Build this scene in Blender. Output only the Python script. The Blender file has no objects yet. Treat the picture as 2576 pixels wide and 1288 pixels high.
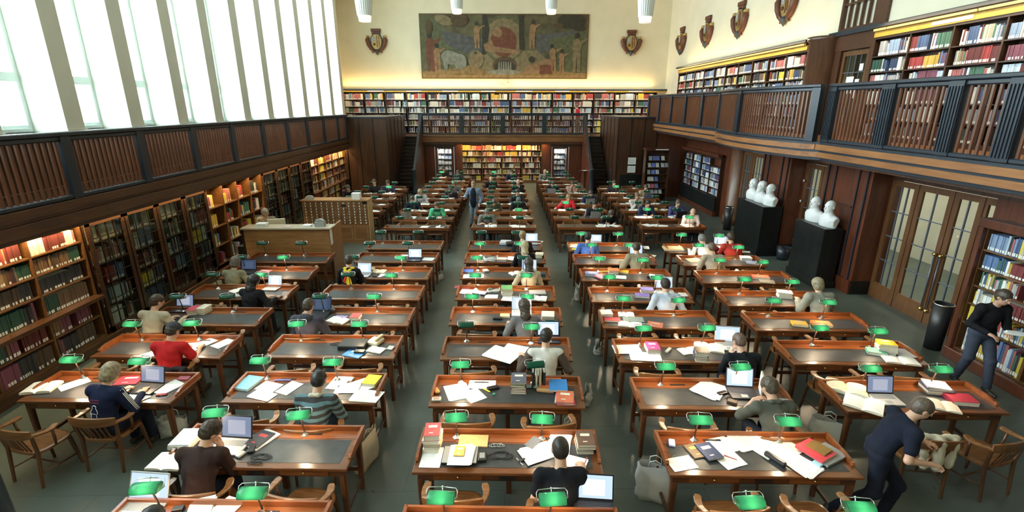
import bpy, math, random, numpy as np
from mathutils import Vector, Matrix
R = math.radians
PI = math.pi
random.seed(7)
SC = bpy.context.scene
COL = SC.collection

# ------------------------------------------------------------------ camera, world, exposure
cam_d = bpy.data.cameras.new('camera')
cam = bpy.data.objects.new('camera', cam_d)
COL.objects.link(cam)
F_PX, IMG_W = 1235.0, 2576.0
cam_d.sensor_width = 36.0
cam_d.lens = 36.0 * F_PX / IMG_W
cam_d.clip_start = 0.05
cam_d.clip_end = 300
PIT, YAW, ROLL = math.atan(380.5 / 1235), 0.018, 0.001
fw = Vector((math.sin(YAW) * math.cos(PIT), math.cos(YAW) * math.cos(PIT), -math.sin(PIT)))
rt = Vector((math.cos(YAW), -math.sin(YAW), 0))
up = rt.cross(fw)
rt2 = rt * math.cos(ROLL) + up * math.sin(ROLL)
up2 = up * math.cos(ROLL) - rt * math.sin(ROLL)
M = Matrix((rt2, up2, -fw)).transposed().to_4x4()
M.translation = Vector((0, 0, 4.42))
cam.matrix_world = M
SC.camera = cam

W = bpy.data.worlds.new('World')
SC.world = W
W.use_nodes = True
wn = W.node_tree
wbg = wn.nodes['Background']
wbg.inputs[0].default_value = (0.86, 0.95, 1.0, 1)
wbg.inputs[1].default_value = 9.0

SC.view_settings.view_transform = 'Standard'
SC.view_settings.look = 'None'
SC.view_settings.gamma = 1
SC.view_settings.use_curve_mapping = False
SC.view_settings.exposure = 1.12
SC.cycles.max_bounces = 6
SC.cycles.diffuse_bounces = 4
SC.cycles.glossy_bounces = 3
SC.cycles.transmission_bounces = 4
SC.cycles.transparent_max_bounces = 8
SC.cycles.caustics_reflective = False
SC.cycles.caustics_refractive = False
SC.cycles.use_denoising = True
SC.cycles.use_light_tree = True
SC.cycles.sample_clamp_indirect = 6.0

def light(name, kind, loc, power, color=(1, 1, 1), rot=(0, 0, 0), size=None, size_y=None, portal=False, radius=None):
    d = bpy.data.lights.new(name, kind)
    d.energy = power
    d.color = color
    if kind == 'AREA':
        d.shape = 'RECTANGLE'
        d.size = size
        d.size_y = size_y
        if portal: d.cycles.is_portal = True
    if radius is not None: d.shadow_soft_size = radius
    o = bpy.data.objects.new(name, d)
    o.location = loc
    o.rotation_euler = rot
    COL.objects.link(o)
    return o

# daylight enters through the tall windows: one portal over the window band
light('window_portal', 'AREA', (-9.75, 11.5, 7.2), 1, rot=(0, R(-90), 0), size=7.0, size_y=37.0, portal=True)
# strip lamps hidden behind the shelf cornices (they exist in the room)
WARM = (1.0, 0.60, 0.26)
GOLD = (1.0, 0.68, 0.30)
light('cornice_strip_light', 'AREA', (-7.525, 13.9, 2.455), 170, GOLD, (0, R(35), 0), 0.05, 20.6)
light('cornice_strip_light', 'AREA', (0, 28.84, 2.33), 62, GOLD, (R(-25), 0, 0), 5.0, 0.05)
light('cornice_strip_light', 'AREA', (-0.2, 30.45, 5.42), 80, (1, .78, .48), (R(8), 0, 0), 18.4, 0.06)
light('cornice_strip_light', 'AREA', (9.02, 21.8, 6.38), 90, (1, .80, .50), (0, R(8), 0), 0.06, 11.5)
light('cornice_strip_light', 'AREA', (9.02, 7.0, 6.38), 110, (1, .80, .50), (0, R(8), 0), 0.06, 12.5)
light('cove_light', 'AREA', (-0.2, 30.9, 5.45), 85, (1, .66, .27), (R(172), 0, 0), 18.4, 0.15)
light('cove_light', 'AREA', (9.55, 21.8, 6.45), 42, (1, .66, .27), (0, R(170), 0), 0.12, 11.5)
# ------------------------------------------------------------------ materials
MATS = {}
def nodes(m):
    m.use_nodes = True
    return m.node_tree.nodes, m.node_tree.links
def mat(name, col, rough=0.5, metal=0.0, spec=0.5, bump=0.0, bscale=60, vary=0.0, vscale=8, coat=0.0, emit=None, es=0.0, trans=0.0):
    if name in MATS: return MATS[name]
    m = bpy.data.materials.new(name)
    n, l = nodes(m)
    b = n['Principled BSDF']
    b.inputs['Base Color'].default_value = (*col, 1)
    b.inputs['Roughness'].default_value = rough
    b.inputs['Metallic'].default_value = metal
    b.inputs['Specular IOR Level'].default_value = spec
    b.inputs['Coat Weight'].default_value = coat
    b.inputs['Coat Roughness'].default_value = 0.12
    if trans: b.inputs['Transmission Weight'].default_value = trans
    tc = n.new('ShaderNodeTexCoord')
    if vary:
        nz = n.new('ShaderNodeTexNoise'); nz.inputs['Scale'].default_value = vscale; nz.inputs['Detail'].default_value = 4
        rp = n.new('ShaderNodeValToRGB')
        lo = tuple(max(0, c * (1 - vary)) for c in col); hi = tuple(min(1, c * (1 + vary)) for c in col)
        rp.color_ramp.elements[0].position = .3; rp.color_ramp.elements[0].color = (*lo, 1)
        rp.color_ramp.elements[1].position = .7; rp.color_ramp.elements[1].color = (*hi, 1)
        l.new(tc.outputs['Object'], nz.inputs['Vector']); l.new(nz.outputs['Fac'], rp.inputs['Fac']); l.new(rp.outputs['Color'], b.inputs['Base Color'])
    if bump:
        n2 = n.new('ShaderNodeTexNoise'); n2.inputs['Scale'].default_value = bscale
        bp = n.new('ShaderNodeBump'); bp.inputs['Strength'].default_value = bump; bp.inputs['Distance'].default_value = 0.01
        l.new(tc.outputs['Object'], n2.inputs['Vector']); l.new(n2.outputs['Fac'], bp.inputs['Height']); l.new(bp.outputs['Normal'], b.inputs['Normal'])
    if emit:
        b.inputs['Emission Color'].default_value = (*emit, 1)
        b.inputs['Emission Strength'].default_value = es
    MATS[name] = m
    return m
def wood(name, c1, c2, axis='X', rough=0.35, scale=1.0, coat=0.25):
    if name in MATS: return MATS[name]
    m = bpy.data.materials.new(name)
    n, l = nodes(m)
    b = n['Principled BSDF']
    tc = n.new('ShaderNodeTexCoord'); mp = n.new('ShaderNodeMapping')
    s = {'X': (1.2, 14, 14), 'Y': (14, 1.2, 14), 'Z': (14, 14, 1.2)}[axis]
    mp.inputs['Scale'].default_value = tuple(v * scale for v in s)
    nz = n.new('ShaderNodeTexNoise'); nz.inputs['Scale'].default_value = 1.6; nz.inputs['Detail'].default_value = 6; nz.inputs['Distortion'].default_value = 1.2
    rp = n.new('ShaderNodeValToRGB')
    rp.color_ramp.elements[0].position = .32; rp.color_ramp.elements[0].color = (*c1, 1)
    rp.color_ramp.elements[1].position = .68; rp.color_ramp.elements[1].color = (*c2, 1)
    big = n.new('ShaderNodeTexNoise'); big.inputs['Scale'].default_value = 1.1; big.inputs['Detail'].default_value = 2
    mx = n.new('ShaderNodeMixRGB'); mx.blend_type = 'MULTIPLY'; mx.inputs['Fac'].default_value = .55
    rb = n.new('ShaderNodeValToRGB'); rb.color_ramp.elements[0].position = .3; rb.color_ramp.elements[0].color = (.55, .5, .48, 1); rb.color_ramp.elements[1].position = .7; rb.color_ramp.elements[1].color = (1, 1, 1, 1)
    l.new(tc.outputs['Object'], mp.inputs['Vector']); l.new(mp.outputs['Vector'], nz.inputs['Vector']); l.new(nz.outputs['Fac'], rp.inputs['Fac'])
    l.new(tc.outputs['Object'], big.inputs['Vector']); l.new(big.outputs['Fac'], rb.inputs['Fac'])
    l.new(rp.outputs['Color'], mx.inputs['Color1']); l.new(rb.outputs['Color'], mx.inputs['Color2'])
    l.new(mx.outputs['Color'], b.inputs['Base Color'])
    b.inputs['Roughness'].default_value = rough
    b.inputs['Coat Weight'].default_value = coat; b.inputs['Coat Roughness'].default_value = .15
    bp = n.new('ShaderNodeBump'); bp.inputs['Strength'].default_value = .12; bp.inputs['Distance'].default_value = .004
    l.new(nz.outputs['Fac'], bp.inputs['Height']); l.new(bp.outputs['Normal'], b.inputs['Normal'])
    MATS[name] = m
    return m
def attr_mat(name, rough=0.6):
    m = bpy.data.materials.new(name)
    n, l = nodes(m)
    a = n.new('ShaderNodeAttribute'); a.attribute_name = 'tint'
    nz = n.new('ShaderNodeTexNoise'); nz.inputs['Scale'].default_value = 25
    hs = n.new('ShaderNodeHueSaturation')
    mr = n.new('ShaderNodeMapRange'); mr.inputs['To Min'].default_value = .8; mr.inputs['To Max'].default_value = 1.15
    tc = n.new('ShaderNodeTexCoord')
    l.new(tc.outputs['Object'], nz.inputs['Vector']); l.new(nz.outputs['Fac'], mr.inputs['Value']); l.new(mr.outputs['Result'], hs.inputs['Value'])
    l.new(a.outputs['Color'], hs.inputs['Color']); l.new(hs.outputs['Color'], n['Principled BSDF'].inputs['Base Color'])
    n['Principled BSDF'].inputs['Roughness'].default_value = rough
    MATS[name] = m
    return m
def floor_mat():
    m = bpy.data.materials.new('linoleum')
    n, l = nodes(m); b = n['Principled BSDF']
    tc = n.new('ShaderNodeTexCoord')
    nz = n.new('ShaderNodeTexNoise'); nz.inputs['Scale'].default_value = .9; nz.inputs['Detail'].default_value = 7
    rp = n.new('ShaderNodeValToRGB')
    rp.color_ramp.elements[0].position = .3; rp.color_ramp.elements[0].color = (.070, .088, .078, 1)
    rp.color_ramp.elements[1].position = .72; rp.color_ramp.elements[1].color = (.125, .150, .132, 1)
    br = n.new('ShaderNodeTexBrick'); br.inputs['Scale'].default_value = 1; br.inputs['Mortar Size'].default_value = .004
    br.inputs['Brick Width'].default_value = 2.4; br.inputs['Row Height'].default_value = 1.2
    br.inputs['Color1'].default_value = (1, 1, 1, 1); br.inputs['Color2'].default_value = (.9, .92, .9, 1); br.inputs['Mortar'].default_value = (.55, .57, .55, 1)
    mx = n.new('ShaderNodeMixRGB'); mx.blend_type = 'MULTIPLY'; mx.inputs['Fac'].default_value = 1
    l.new(tc.outputs['Object'], nz.inputs['Vector']); l.new(nz.outputs['Fac'], rp.inputs['Fac']); l.new(tc.outputs['Object'], br.inputs['Vector'])
    l.new(rp.outputs['Color'], mx.inputs['Color1']); l.new(br.outputs['Color'], mx.inputs['Color2']); l.new(mx.outputs['Color'], b.inputs['Base Color'])
    n3 = n.new('ShaderNodeTexNoise'); n3.inputs['Scale'].default_value = 3; n3.inputs['Detail'].default_value = 5
    mr = n.new('ShaderNodeMapRange'); mr.inputs['To Min'].default_value = .22; mr.inputs['To Max'].default_value = .42
    l.new(tc.outputs['Object'], n3.inputs['Vector']); l.new(n3.outputs['Fac'], mr.inputs['Value']); l.new(mr.outputs['Result'], b.inputs['Roughness'])
    bp = n.new('ShaderNodeBump'); bp.inputs['Strength'].default_value = .08; bp.inputs['Distance'].default_value = .01
    l.new(n3.outputs['Fac'], bp.inputs['Height']); l.new(bp.outputs['Normal'], b.inputs['Normal'])
    MATS['linoleum'] = m
    return m
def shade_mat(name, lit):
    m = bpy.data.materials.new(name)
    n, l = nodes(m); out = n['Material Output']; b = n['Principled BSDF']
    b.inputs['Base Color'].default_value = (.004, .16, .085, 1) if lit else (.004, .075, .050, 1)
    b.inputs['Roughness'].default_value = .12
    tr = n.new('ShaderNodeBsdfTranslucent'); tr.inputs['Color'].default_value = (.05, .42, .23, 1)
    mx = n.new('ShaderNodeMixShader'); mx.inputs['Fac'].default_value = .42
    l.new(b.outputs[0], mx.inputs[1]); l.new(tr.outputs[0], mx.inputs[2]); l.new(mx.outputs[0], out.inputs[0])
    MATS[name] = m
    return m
def glass_mat(name, tint=(.9, .95, .95), refl=.12):
    m = bpy.data.materials.new(name)
    n, l = nodes(m); out = n['Material Output']
    n.remove(n['Principled BSDF'])
    t = n.new('ShaderNodeBsdfTransparent'); t.inputs[0].default_value = (*tint, 1)
    g = n.new('ShaderNodeBsdfGlossy'); g.inputs['Roughness'].default_value = .03
    lw = n.new('ShaderNodeLayerWeight'); lw.inputs['Blend'].default_value = .5
    fr = n.new('ShaderNodeMath'); fr.operation = 'POWER'; fr.inputs[1].default_value = 4.0; l.new(lw.outputs['Facing'], fr.inputs[0])
    f2 = n.new('ShaderNodeMath'); f2.operation = 'MULTIPLY_ADD'; f2.inputs[1].default_value = .35; f2.inputs[2].default_value = .025; f2.use_clamp = True; l.new(fr.outputs[0], f2.inputs[0]); fr = f2
    mx = n.new('ShaderNodeMixShader')
    l.new(fr.outputs[0], mx.inputs[0]); l.new(t.outputs[0], mx.inputs[1]); l.new(g.outputs[0], mx.inputs[2]); l.new(mx.outputs[0], out.inputs[0])
    MATS[name] = m
    return m

DESK = wood('desk_wood', (.115, .036, .010), (.215, .078, .024), 'X', .30)
DESKD = wood('desk_dark_wood', (.050, .018, .008), (.105, .038, .014), 'X', .34)
DESKZ = wood('desk_leg_wood', (.075, .026, .010), (.150, .054, .018), 'Z', .34)
RIM = wood('desk_rim_wood', (.20, .050, .014), (.34, .105, .028), 'X', .28, 1.0, .4)
CHAIR = wood('chair_wood', (.155, .062, .020), (.27, .120, .042), 'X', .33)
CHAIRZ = wood('chair_leg_wood', (.085, .035, .013), (.150, .062, .022), 'Z', .36)
PANEL = wood('panel_wood', (.038, .014, .006), (.088, .034, .014), 'Z', .38, .45)
PANELR = wood('red_panel_wood', (.080, .022, .010), (.150, .042, .018), 'Z', .33, .45)
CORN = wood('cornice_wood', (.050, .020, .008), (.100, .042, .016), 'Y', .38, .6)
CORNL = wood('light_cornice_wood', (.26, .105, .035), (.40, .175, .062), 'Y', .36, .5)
CORNX = wood('far_cornice_wood', (.16, .066, .020), (.26, .112, .036), 'X', .4, .5)
SLAT = wood('slat_wood', (.100, .036, .016), (.165, .062, .028), 'Z', .38)
OAK = wood('oak_wood', (.27, .125, .045), (.42, .215, .080), 'X', .42, .7)
OAKD = wood('drawer_wood', (.20, .090, .026), (.30, .140, .045), 'X', .42, .7)
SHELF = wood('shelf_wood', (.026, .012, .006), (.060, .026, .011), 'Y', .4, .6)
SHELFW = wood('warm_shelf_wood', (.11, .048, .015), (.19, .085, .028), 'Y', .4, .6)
LEATHER = mat('black_leather', (.040, .044, .048), .36, bump=.25, bscale=220, vary=.25, vscale=9)
POST = mat('blue_black_paint', (.019, .027, .039), .34, vary=.2, vscale=3)
BLACKST = mat('black_stone', (.008, .010, .010), .32, vary=.4, vscale=5)
CREAM = mat('cream_plaster', (.80, .74, .56), .85, vary=.04, vscale=1.2, bump=.1, bscale=30)
PIER = mat('pier_plaster', (.60, .60, .52), .85, vary=.03, vscale=1.5)
CEIL = mat('ceiling_plaster', (.80, .76, .64), .9)
WFRAME = mat('window_paint', (.62, .72, .70), .45)
FLOOR = floor_mat()
CHROME = mat('chrome', (.75, .75, .74), .16, metal=1)
DARKMET = mat('dark_metal', (.06, .05, .05), .35, metal=.8)
BRASS = mat('brass', (.80, .56, .20), .22, metal=1)
BRONZE = mat('bronze_pole', (.16, .10, .07), .35, metal=.85)
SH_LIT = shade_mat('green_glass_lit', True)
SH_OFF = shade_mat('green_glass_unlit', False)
GLASS = glass_mat('window_glass')
GLASSD = glass_mat('cabinet_glass', (.80, .84, .80))
BULB = mat('bulb', (1, 1, 1), .5, emit=(1, .82, .55), es=14)
PAPER = mat('white_paper', (.83, .83, .82), .8, bump=.12, bscale=12)
PAGES = mat('page_edges', (.72, .67, .55), .85, vary=.1, vscale=60)
MARBLE = mat('white_marble', (.80, .80, .79), .45, vary=.05, vscale=6)
BLACKP = mat('black_plastic', (.018, .018, .020), .38)
GREYP = mat('grey_plastic', (.30, .31, .31), .45)
SILVERP = mat('silver_plastic', (.55, .55, .54), .35, metal=.3)
BEIGEP = mat('beige_plastic', (.62, .56, .40), .45)
LABELM = mat('label_white', (.86, .85, .80), .7)
WHITEM = mat('white_board', (.80, .80, .80), .6)
BOOKS = attr_mat('book_cloth')
STRIP = mat('strip_lamp', (.55, .35, .08), .6, emit=(1, .62, .12), es=.62)
LAMPW = mat('lamp_glass_white', (.85, .85, .82), .35, trans=.0, emit=(1, .93, .82), es=.35)
LAMPM = mat('lamp_silver_cone', (.66, .69, .68), .35)
PLASTIC_BAG = mat('plastic_bag_film', (.62, .64, .62), .3, bump=.6, bscale=9)
def solid(name, col, rough=.6, **k): return mat(name, col, rough, **k)
def screen_mat(name, bg, win, e):
    m = bpy.data.materials.new(name)
    n, l = nodes(m); b = n['Principled BSDF']
    b.inputs['Base Color'].default_value = (.02, .02, .02, 1); b.inputs['Roughness'].default_value = .25
    tc = n.new('ShaderNodeTexCoord'); sp = n.new('ShaderNodeSeparateXYZ'); l.new(tc.outputs['Generated'], sp.inputs[0])
    def band(src, lo, hi):
        a = n.new('ShaderNodeMath'); a.operation = 'GREATER_THAN'; a.inputs[1].default_value = lo; l.new(src, a.inputs[0])
        c = n.new('ShaderNodeMath'); c.operation = 'LESS_THAN'; c.inputs[1].default_value = hi; l.new(src, c.inputs[0])
        d = n.new('ShaderNodeMath'); d.operation = 'MULTIPLY'; l.new(a.outputs[0], d.inputs[0]); l.new(c.outputs[0], d.inputs[1]); return d.outputs[0]
    bx, bz = band(sp.outputs[0], .2, .8), band(sp.outputs[2], .12, .82)
    f = n.new('ShaderNodeMath'); f.operation = 'MULTIPLY'; l.new(bx, f.inputs[0]); l.new(bz, f.inputs[1])
    mx = n.new('ShaderNodeMixRGB'); mx.inputs[1].default_value = (*bg, 1); mx.inputs[2].default_value = (*win, 1); l.new(f.outputs[0], mx.inputs[0])
    wv = n.new('ShaderNodeTexWave'); wv.bands_direction = 'Z'; wv.inputs['Scale'].default_value = 14; l.new(tc.outputs['Generated'], wv.inputs[0])
    m2 = n.new('ShaderNodeMixRGB'); m2.blend_type = 'MULTIPLY'; l.new(mx.outputs[0], m2.inputs[1]); m2.inputs[2].default_value = (.72, .76, .82, 1)
    g = n.new('ShaderNodeMath'); g.operation = 'GREATER_THAN'; g.inputs[1].default_value = .82; l.new(wv.outputs['Fac'], g.inputs[0])
    g2 = n.new('ShaderNodeMath'); g2.operation = 'MULTIPLY'; l.new(g.outputs[0], g2.inputs[0]); l.new(f.outputs[0], g2.inputs[1]); l.new(g2.outputs[0], m2.inputs[0])
    l.new(m2.outputs[0], b.inputs['Emission Color']); b.inputs['Emission Strength'].default_value = e
    return m
SCR_W = screen_mat('screen_bright', (.40, .52, .80), (.80, .90, 1), .75)
SCR_G = screen_mat('screen_grey', (.16, .20, .30), (.36, .38, .46), .62)
SCR_D = screen_mat('screen_dark', (.03, .05, .10), (.05, .08, .14), .6)

# ------------------------------------------------------------------ mesh helpers
class MB:
    """collects shapes and links them as ONE mesh object"""
    def __init__(s): s.v = []; s.f = []; s.m = []; s.mats = []; s.sm = []; s.tint = []; s.cur = None
    def _mi(s, m):
        if m not in s.mats: s.mats.append(m)
        return s.mats.index(m)
    def add(s, vs, fs, m=None, smooth=False, tint=None):
        o = len(s.v); s.v.extend(tuple(v) for v in vs); mi = s._mi(m or s.cur)
        for f in fs:
            s.f.append(tuple(i + o for i in f)); s.m.append(mi); s.sm.append(smooth); s.tint.append(tint)
    def box(s, x0, y0, z0, x1, y1, z1, m=None, mt=None, tint=None):
        vs = [(x, y, z) for z in (z0, z1) for y in (y0, y1) for x in (x0, x1)]
        if mt is not None: vs = [mt @ Vector(v) for v in vs]
        s.add(vs, [(0, 2, 3, 1), (4, 5, 7, 6), (0, 1, 5, 4), (2, 6, 7, 3), (0, 4, 6, 2), (1, 3, 7, 5)], m, False, tint)
    def prism(s, poly, z0, z1, m=None, mt=None, smooth=False, axis='Z'):
        n = len(poly)
        def P(a, b, h): return {'Z': (a, b, h), 'Y': (a, h, b), 'X': (h, a, b)}[axis]
        vs = [P(a, b, z0) for a, b in poly] + [P(a, b, z1) for a, b in poly]
        if mt is not None: vs = [mt @ Vector(v) for v in vs]
        fs = [tuple(range(n))[::-1], tuple(range(n, 2 * n))] + [(i, (i + 1) % n, n + (i + 1) % n, n + i) for i in range(n)]
        s.add(vs, fs, m, smooth)
    def lathe(s, prof, seg=16, m=None, mt=None, smooth=True, close=True):
        vs = []; fs = []; k = len(prof)
        for i in range(seg):
            a = 2 * PI * i / seg
            for r, z in prof: vs.append((r * math.cos(a), r * math.sin(a), z))
        for i in range(seg):
            j = (i + 1) % seg
            for q in range(k - 1): fs.append((i * k + q, j * k + q, j * k + q + 1, i * k + q + 1))
        if close:
            fs.append(tuple(i * k for i in range(seg))[::-1]); fs.append(tuple(i * k + k - 1 for i in range(seg)))
        if mt is not None: vs = [mt @ Vector(v) for v in vs]
        s.add(vs, fs, m, smooth)
    def tube(s, pts, r, seg=8, m=None, smooth=True, flat=None):
        """round (or oval: flat=(rx, ry)) tube along a polyline; r number or list"""
        pts = [Vector(p) for p in pts]; n = len(pts); rs = r if isinstance(r, (list, tuple)) else [r] * n
        vs = []; fs = []; prev = None
        for i, p in enumerate(pts):
            t = (pts[min(i + 1, n - 1)] - pts[max(i - 1, 0)]).normalized()
            u = prev if prev is not None else (Vector((0, 0, 1)) if abs(t.z) < .9 else Vector((1, 0, 0)))
            u = (u - t * u.dot(t)).normalized(); w = t.cross(u); prev = u
            for k in range(seg):
                a = 2 * PI * k / seg
                vs.append(p + (u * math.cos(a) + w * math.sin(a)) * rs[i])
        for i in range(n - 1):
            for k in range(seg):
                q = (k + 1) % seg
                fs.append((i * seg + k, i * seg + q, (i + 1) * seg + q, (i + 1) * seg + k))
        fs.append(tuple(range(seg))[::-1]); fs.append(tuple((n - 1) * seg + k for k in range(seg)))
        s.add(vs, fs, m, smooth)
    def sweep(s, pts, wh, upv=(0, 0, 1), m=None, smooth=False, bev=.2):
        """rectangular bar with softened edges along a polyline; wh = list of (half width, half height)"""
        pts = [Vector(p) for p in pts]; n = len(pts); U = Vector(upv)
        if not isinstance(wh, list): wh = [wh] * n
        vs = []; fs = []
        for i, p in enumerate(pts):
            t = (pts[min(i + 1, n - 1)] - pts[max(i - 1, 0)]).normalized()
            w = t.cross(U).normalized(); u = w.cross(t)
            a, b = wh[i]; c = min(a, b) * bev * 2
            for x, y in ((a - c, -b), (a, -b + c), (a, b - c), (a - c, b), (-a + c, b), (-a, b - c), (-a, -b + c), (-a + c, -b)):
                vs.append(p + w * x + u * y)
        for i in range(n - 1):
            for k in range(8):
                q = (k + 1) % 8
                fs.append((i * 8 + k, i * 8 + q, (i + 1) * 8 + q, (i + 1) * 8 + k))
        fs.append(tuple(range(8))[::-1]); fs.append(tuple((n - 1) * 8 + k for k in range(8)))
        s.add(vs, fs, m, smooth)
    def quad(s, a, b, c, d, m=None, tint=None): s.add([a, b, c, d], [(0, 1, 2, 3)], m, False, tint)
    def build(s, name, m=None, parent=None, loc=None, rot=None, bevel=0, seg=2, smooth_angle=None):
        if m is not None:
            s.mats = [m if q is None else q for q in s.mats]
        me = bpy.data.meshes.new(name)
        me.from_pydata([tuple(v) for v in s.v], [], s.f)
        for q in s.mats: me.materials.append(q)
        me.polygons.foreach_set('material_index', s.m)
        me.polygons.foreach_set('use_smooth', s.sm)
        if any(t is not None for t in s.tint):
            a = me.color_attributes.new('tint', 'FLOAT_COLOR', 'CORNER')
            buf = []
            for p, t in zip(s.f, s.tint):
                c = t or (.5, .5, .5)
                buf.extend((c[0], c[1], c[2], 1.0) * len(p))
            a.data.foreach_set('color', buf)
        me.update()
        o = bpy.data.objects.new(name, me)
        COL.objects.link(o)
        if parent is not None: o.parent = parent
        if loc is not None: o.location = loc
        if rot is not None: o.rotation_euler = rot
        if bevel:
            bv = o.modifiers.new('edge', 'BEVEL'); bv.width = bevel; bv.segments = seg; bv.limit_method = 'ANGLE'
        return o
def tag(o, label=None, cat=None, group=None, kind=None):
    if label: o['label'] = label
    if cat: o['category'] = cat
    if group: o['group'] = group
    if kind: o['kind'] = kind
    return o
def empty(name, loc=(0, 0, 0), rz=0):
    o = bpy.data.objects.new(name, None)
    o.empty_display_size = .1
    COL.objects.link(o); o.location = loc; o.rotation_euler = (0, 0, rz)
    return o
def structure(o): o['kind'] = 'structure'; return o
def sbox(name, x0, y0, z0, x1, y1, z1, m):
    b = MB(); b.box(x0, y0, z0, x1, y1, z1); return structure(b.build(name, m))
def copy_tree(o, parent=None):
    c = o.copy(); COL.objects.link(c)
    if parent is not None: c.parent = parent
    for ch in list(o.children): copy_tree(ch, c)
    return c
def TM(loc=(0, 0, 0), rot=(0, 0, 0), sc=(1, 1, 1)):
    from mathutils import Euler
    return Matrix.Translation(loc) @ Euler(rot).to_matrix().to_4x4() @ Matrix.Diagonal((*sc, 1))
ORD = 'zero first second third fourth fifth sixth seventh eighth ninth tenth eleventh twelfth thirteenth fourteenth fifteenth sixteenth seventeenth eighteenth nineteenth twentieth'.split()
def ordn(i):
    if i <= 20: return ORD[i]
    t = {2: 'twenty', 3: 'thirty', 4: 'forty', 5: 'fifty'}[i // 10]
    return t + '-' + ORD[i % 10] if i % 10 else {3: 'thirtieth', 4: 'fortieth', 5: 'fiftieth'}[i // 10]
# ------------------------------------------------------------------ the room
YN, YF = -3.0, 31.15            # near and far walls
XL, XR = -9.5, 9.8
ZC = 10.6
sbox('floor', XL - .3, YN - .3, -.12, XR + 3.5, YF + .3, 0, FLOOR)
sbox('ceiling', XL - .3, YN - .3, ZC, XR + .3, YF + .3, ZC + .15, CEIL)
sbox('wall_far', XL - .3, YF, 0, XR + .3, YF + .25, ZC, CREAM)
sbox('wall_near', XL - .3, YN - .25, 0, XR + .3, YN, ZC, CREAM)
# window wall: dado below the sills, piers between tall windows
sbox('wall_left', XL - .25, YN, 0, XL, YF, 3.86, CREAM)
sbox('trim_1', XL, YN, 2.75, XL + .06, 28.75, 3.80, PANEL)
sbox('trim_2', XL - .2, YN, 3.80, XL + .72, 28.70, 3.86, POST)
PY = [10.40 + 1.79 * k for k in range(-8, 11)]
for y in PY:
    b = MB(); w_ = .44
    b.box(XL - .25, y, 3.86, XL + .70, y + w_, ZC)
    b.box(XL - .25, y - .03, 3.86, XL + .73, y + w_ + .03, 3.93)
    structure(b.build('wall_pier', PIER))
sbox('wall_left_end', XL - .25, 28.75, 3.86, XL, YF, ZC, CREAM)
sbox('wall_left_top', XL - .25, YN, 10.35, XL + .70, 28.75, ZC, PIER)
n_w = 0
for y in PY[:-1]:
    y0, y1 = y + .44, y + 1.79
    n_w += 1
    fr = MB()
    x0, x1 = XL - .12, XL + .02
    t = .085
    fr.box(x0, y0, 3.86, x1, y1, 4.02); fr.box(x0, y0, 10.25, x1, y1, 10.35)
    fr.box(x0, y0, 4.02, x1, y0 + t, 10.25); fr.box(x0, y1 - t, 4.02, x1, y1, 10.25)
    for zt in (4.98, 7.9):
        fr.box(x0, y0 + t, zt - .11, x1, y1 - t, zt + .03); fr.box(x0, y0 + t, zt - .14, x1 + .03, y1 - t, zt - .09)
    fr.box(x1, y0 + t, 3.90, x1 + .06, y1 - t, 3.96)
    o = structure(fr.build('window_%d' % n_w, WFRAME))
    p = MB(); p.box(XL - .062, y0 + t, 4.0, XL - .056, y1 - t, 10.3)
    structure(p.build('window_pane', GLASS, o))

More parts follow.
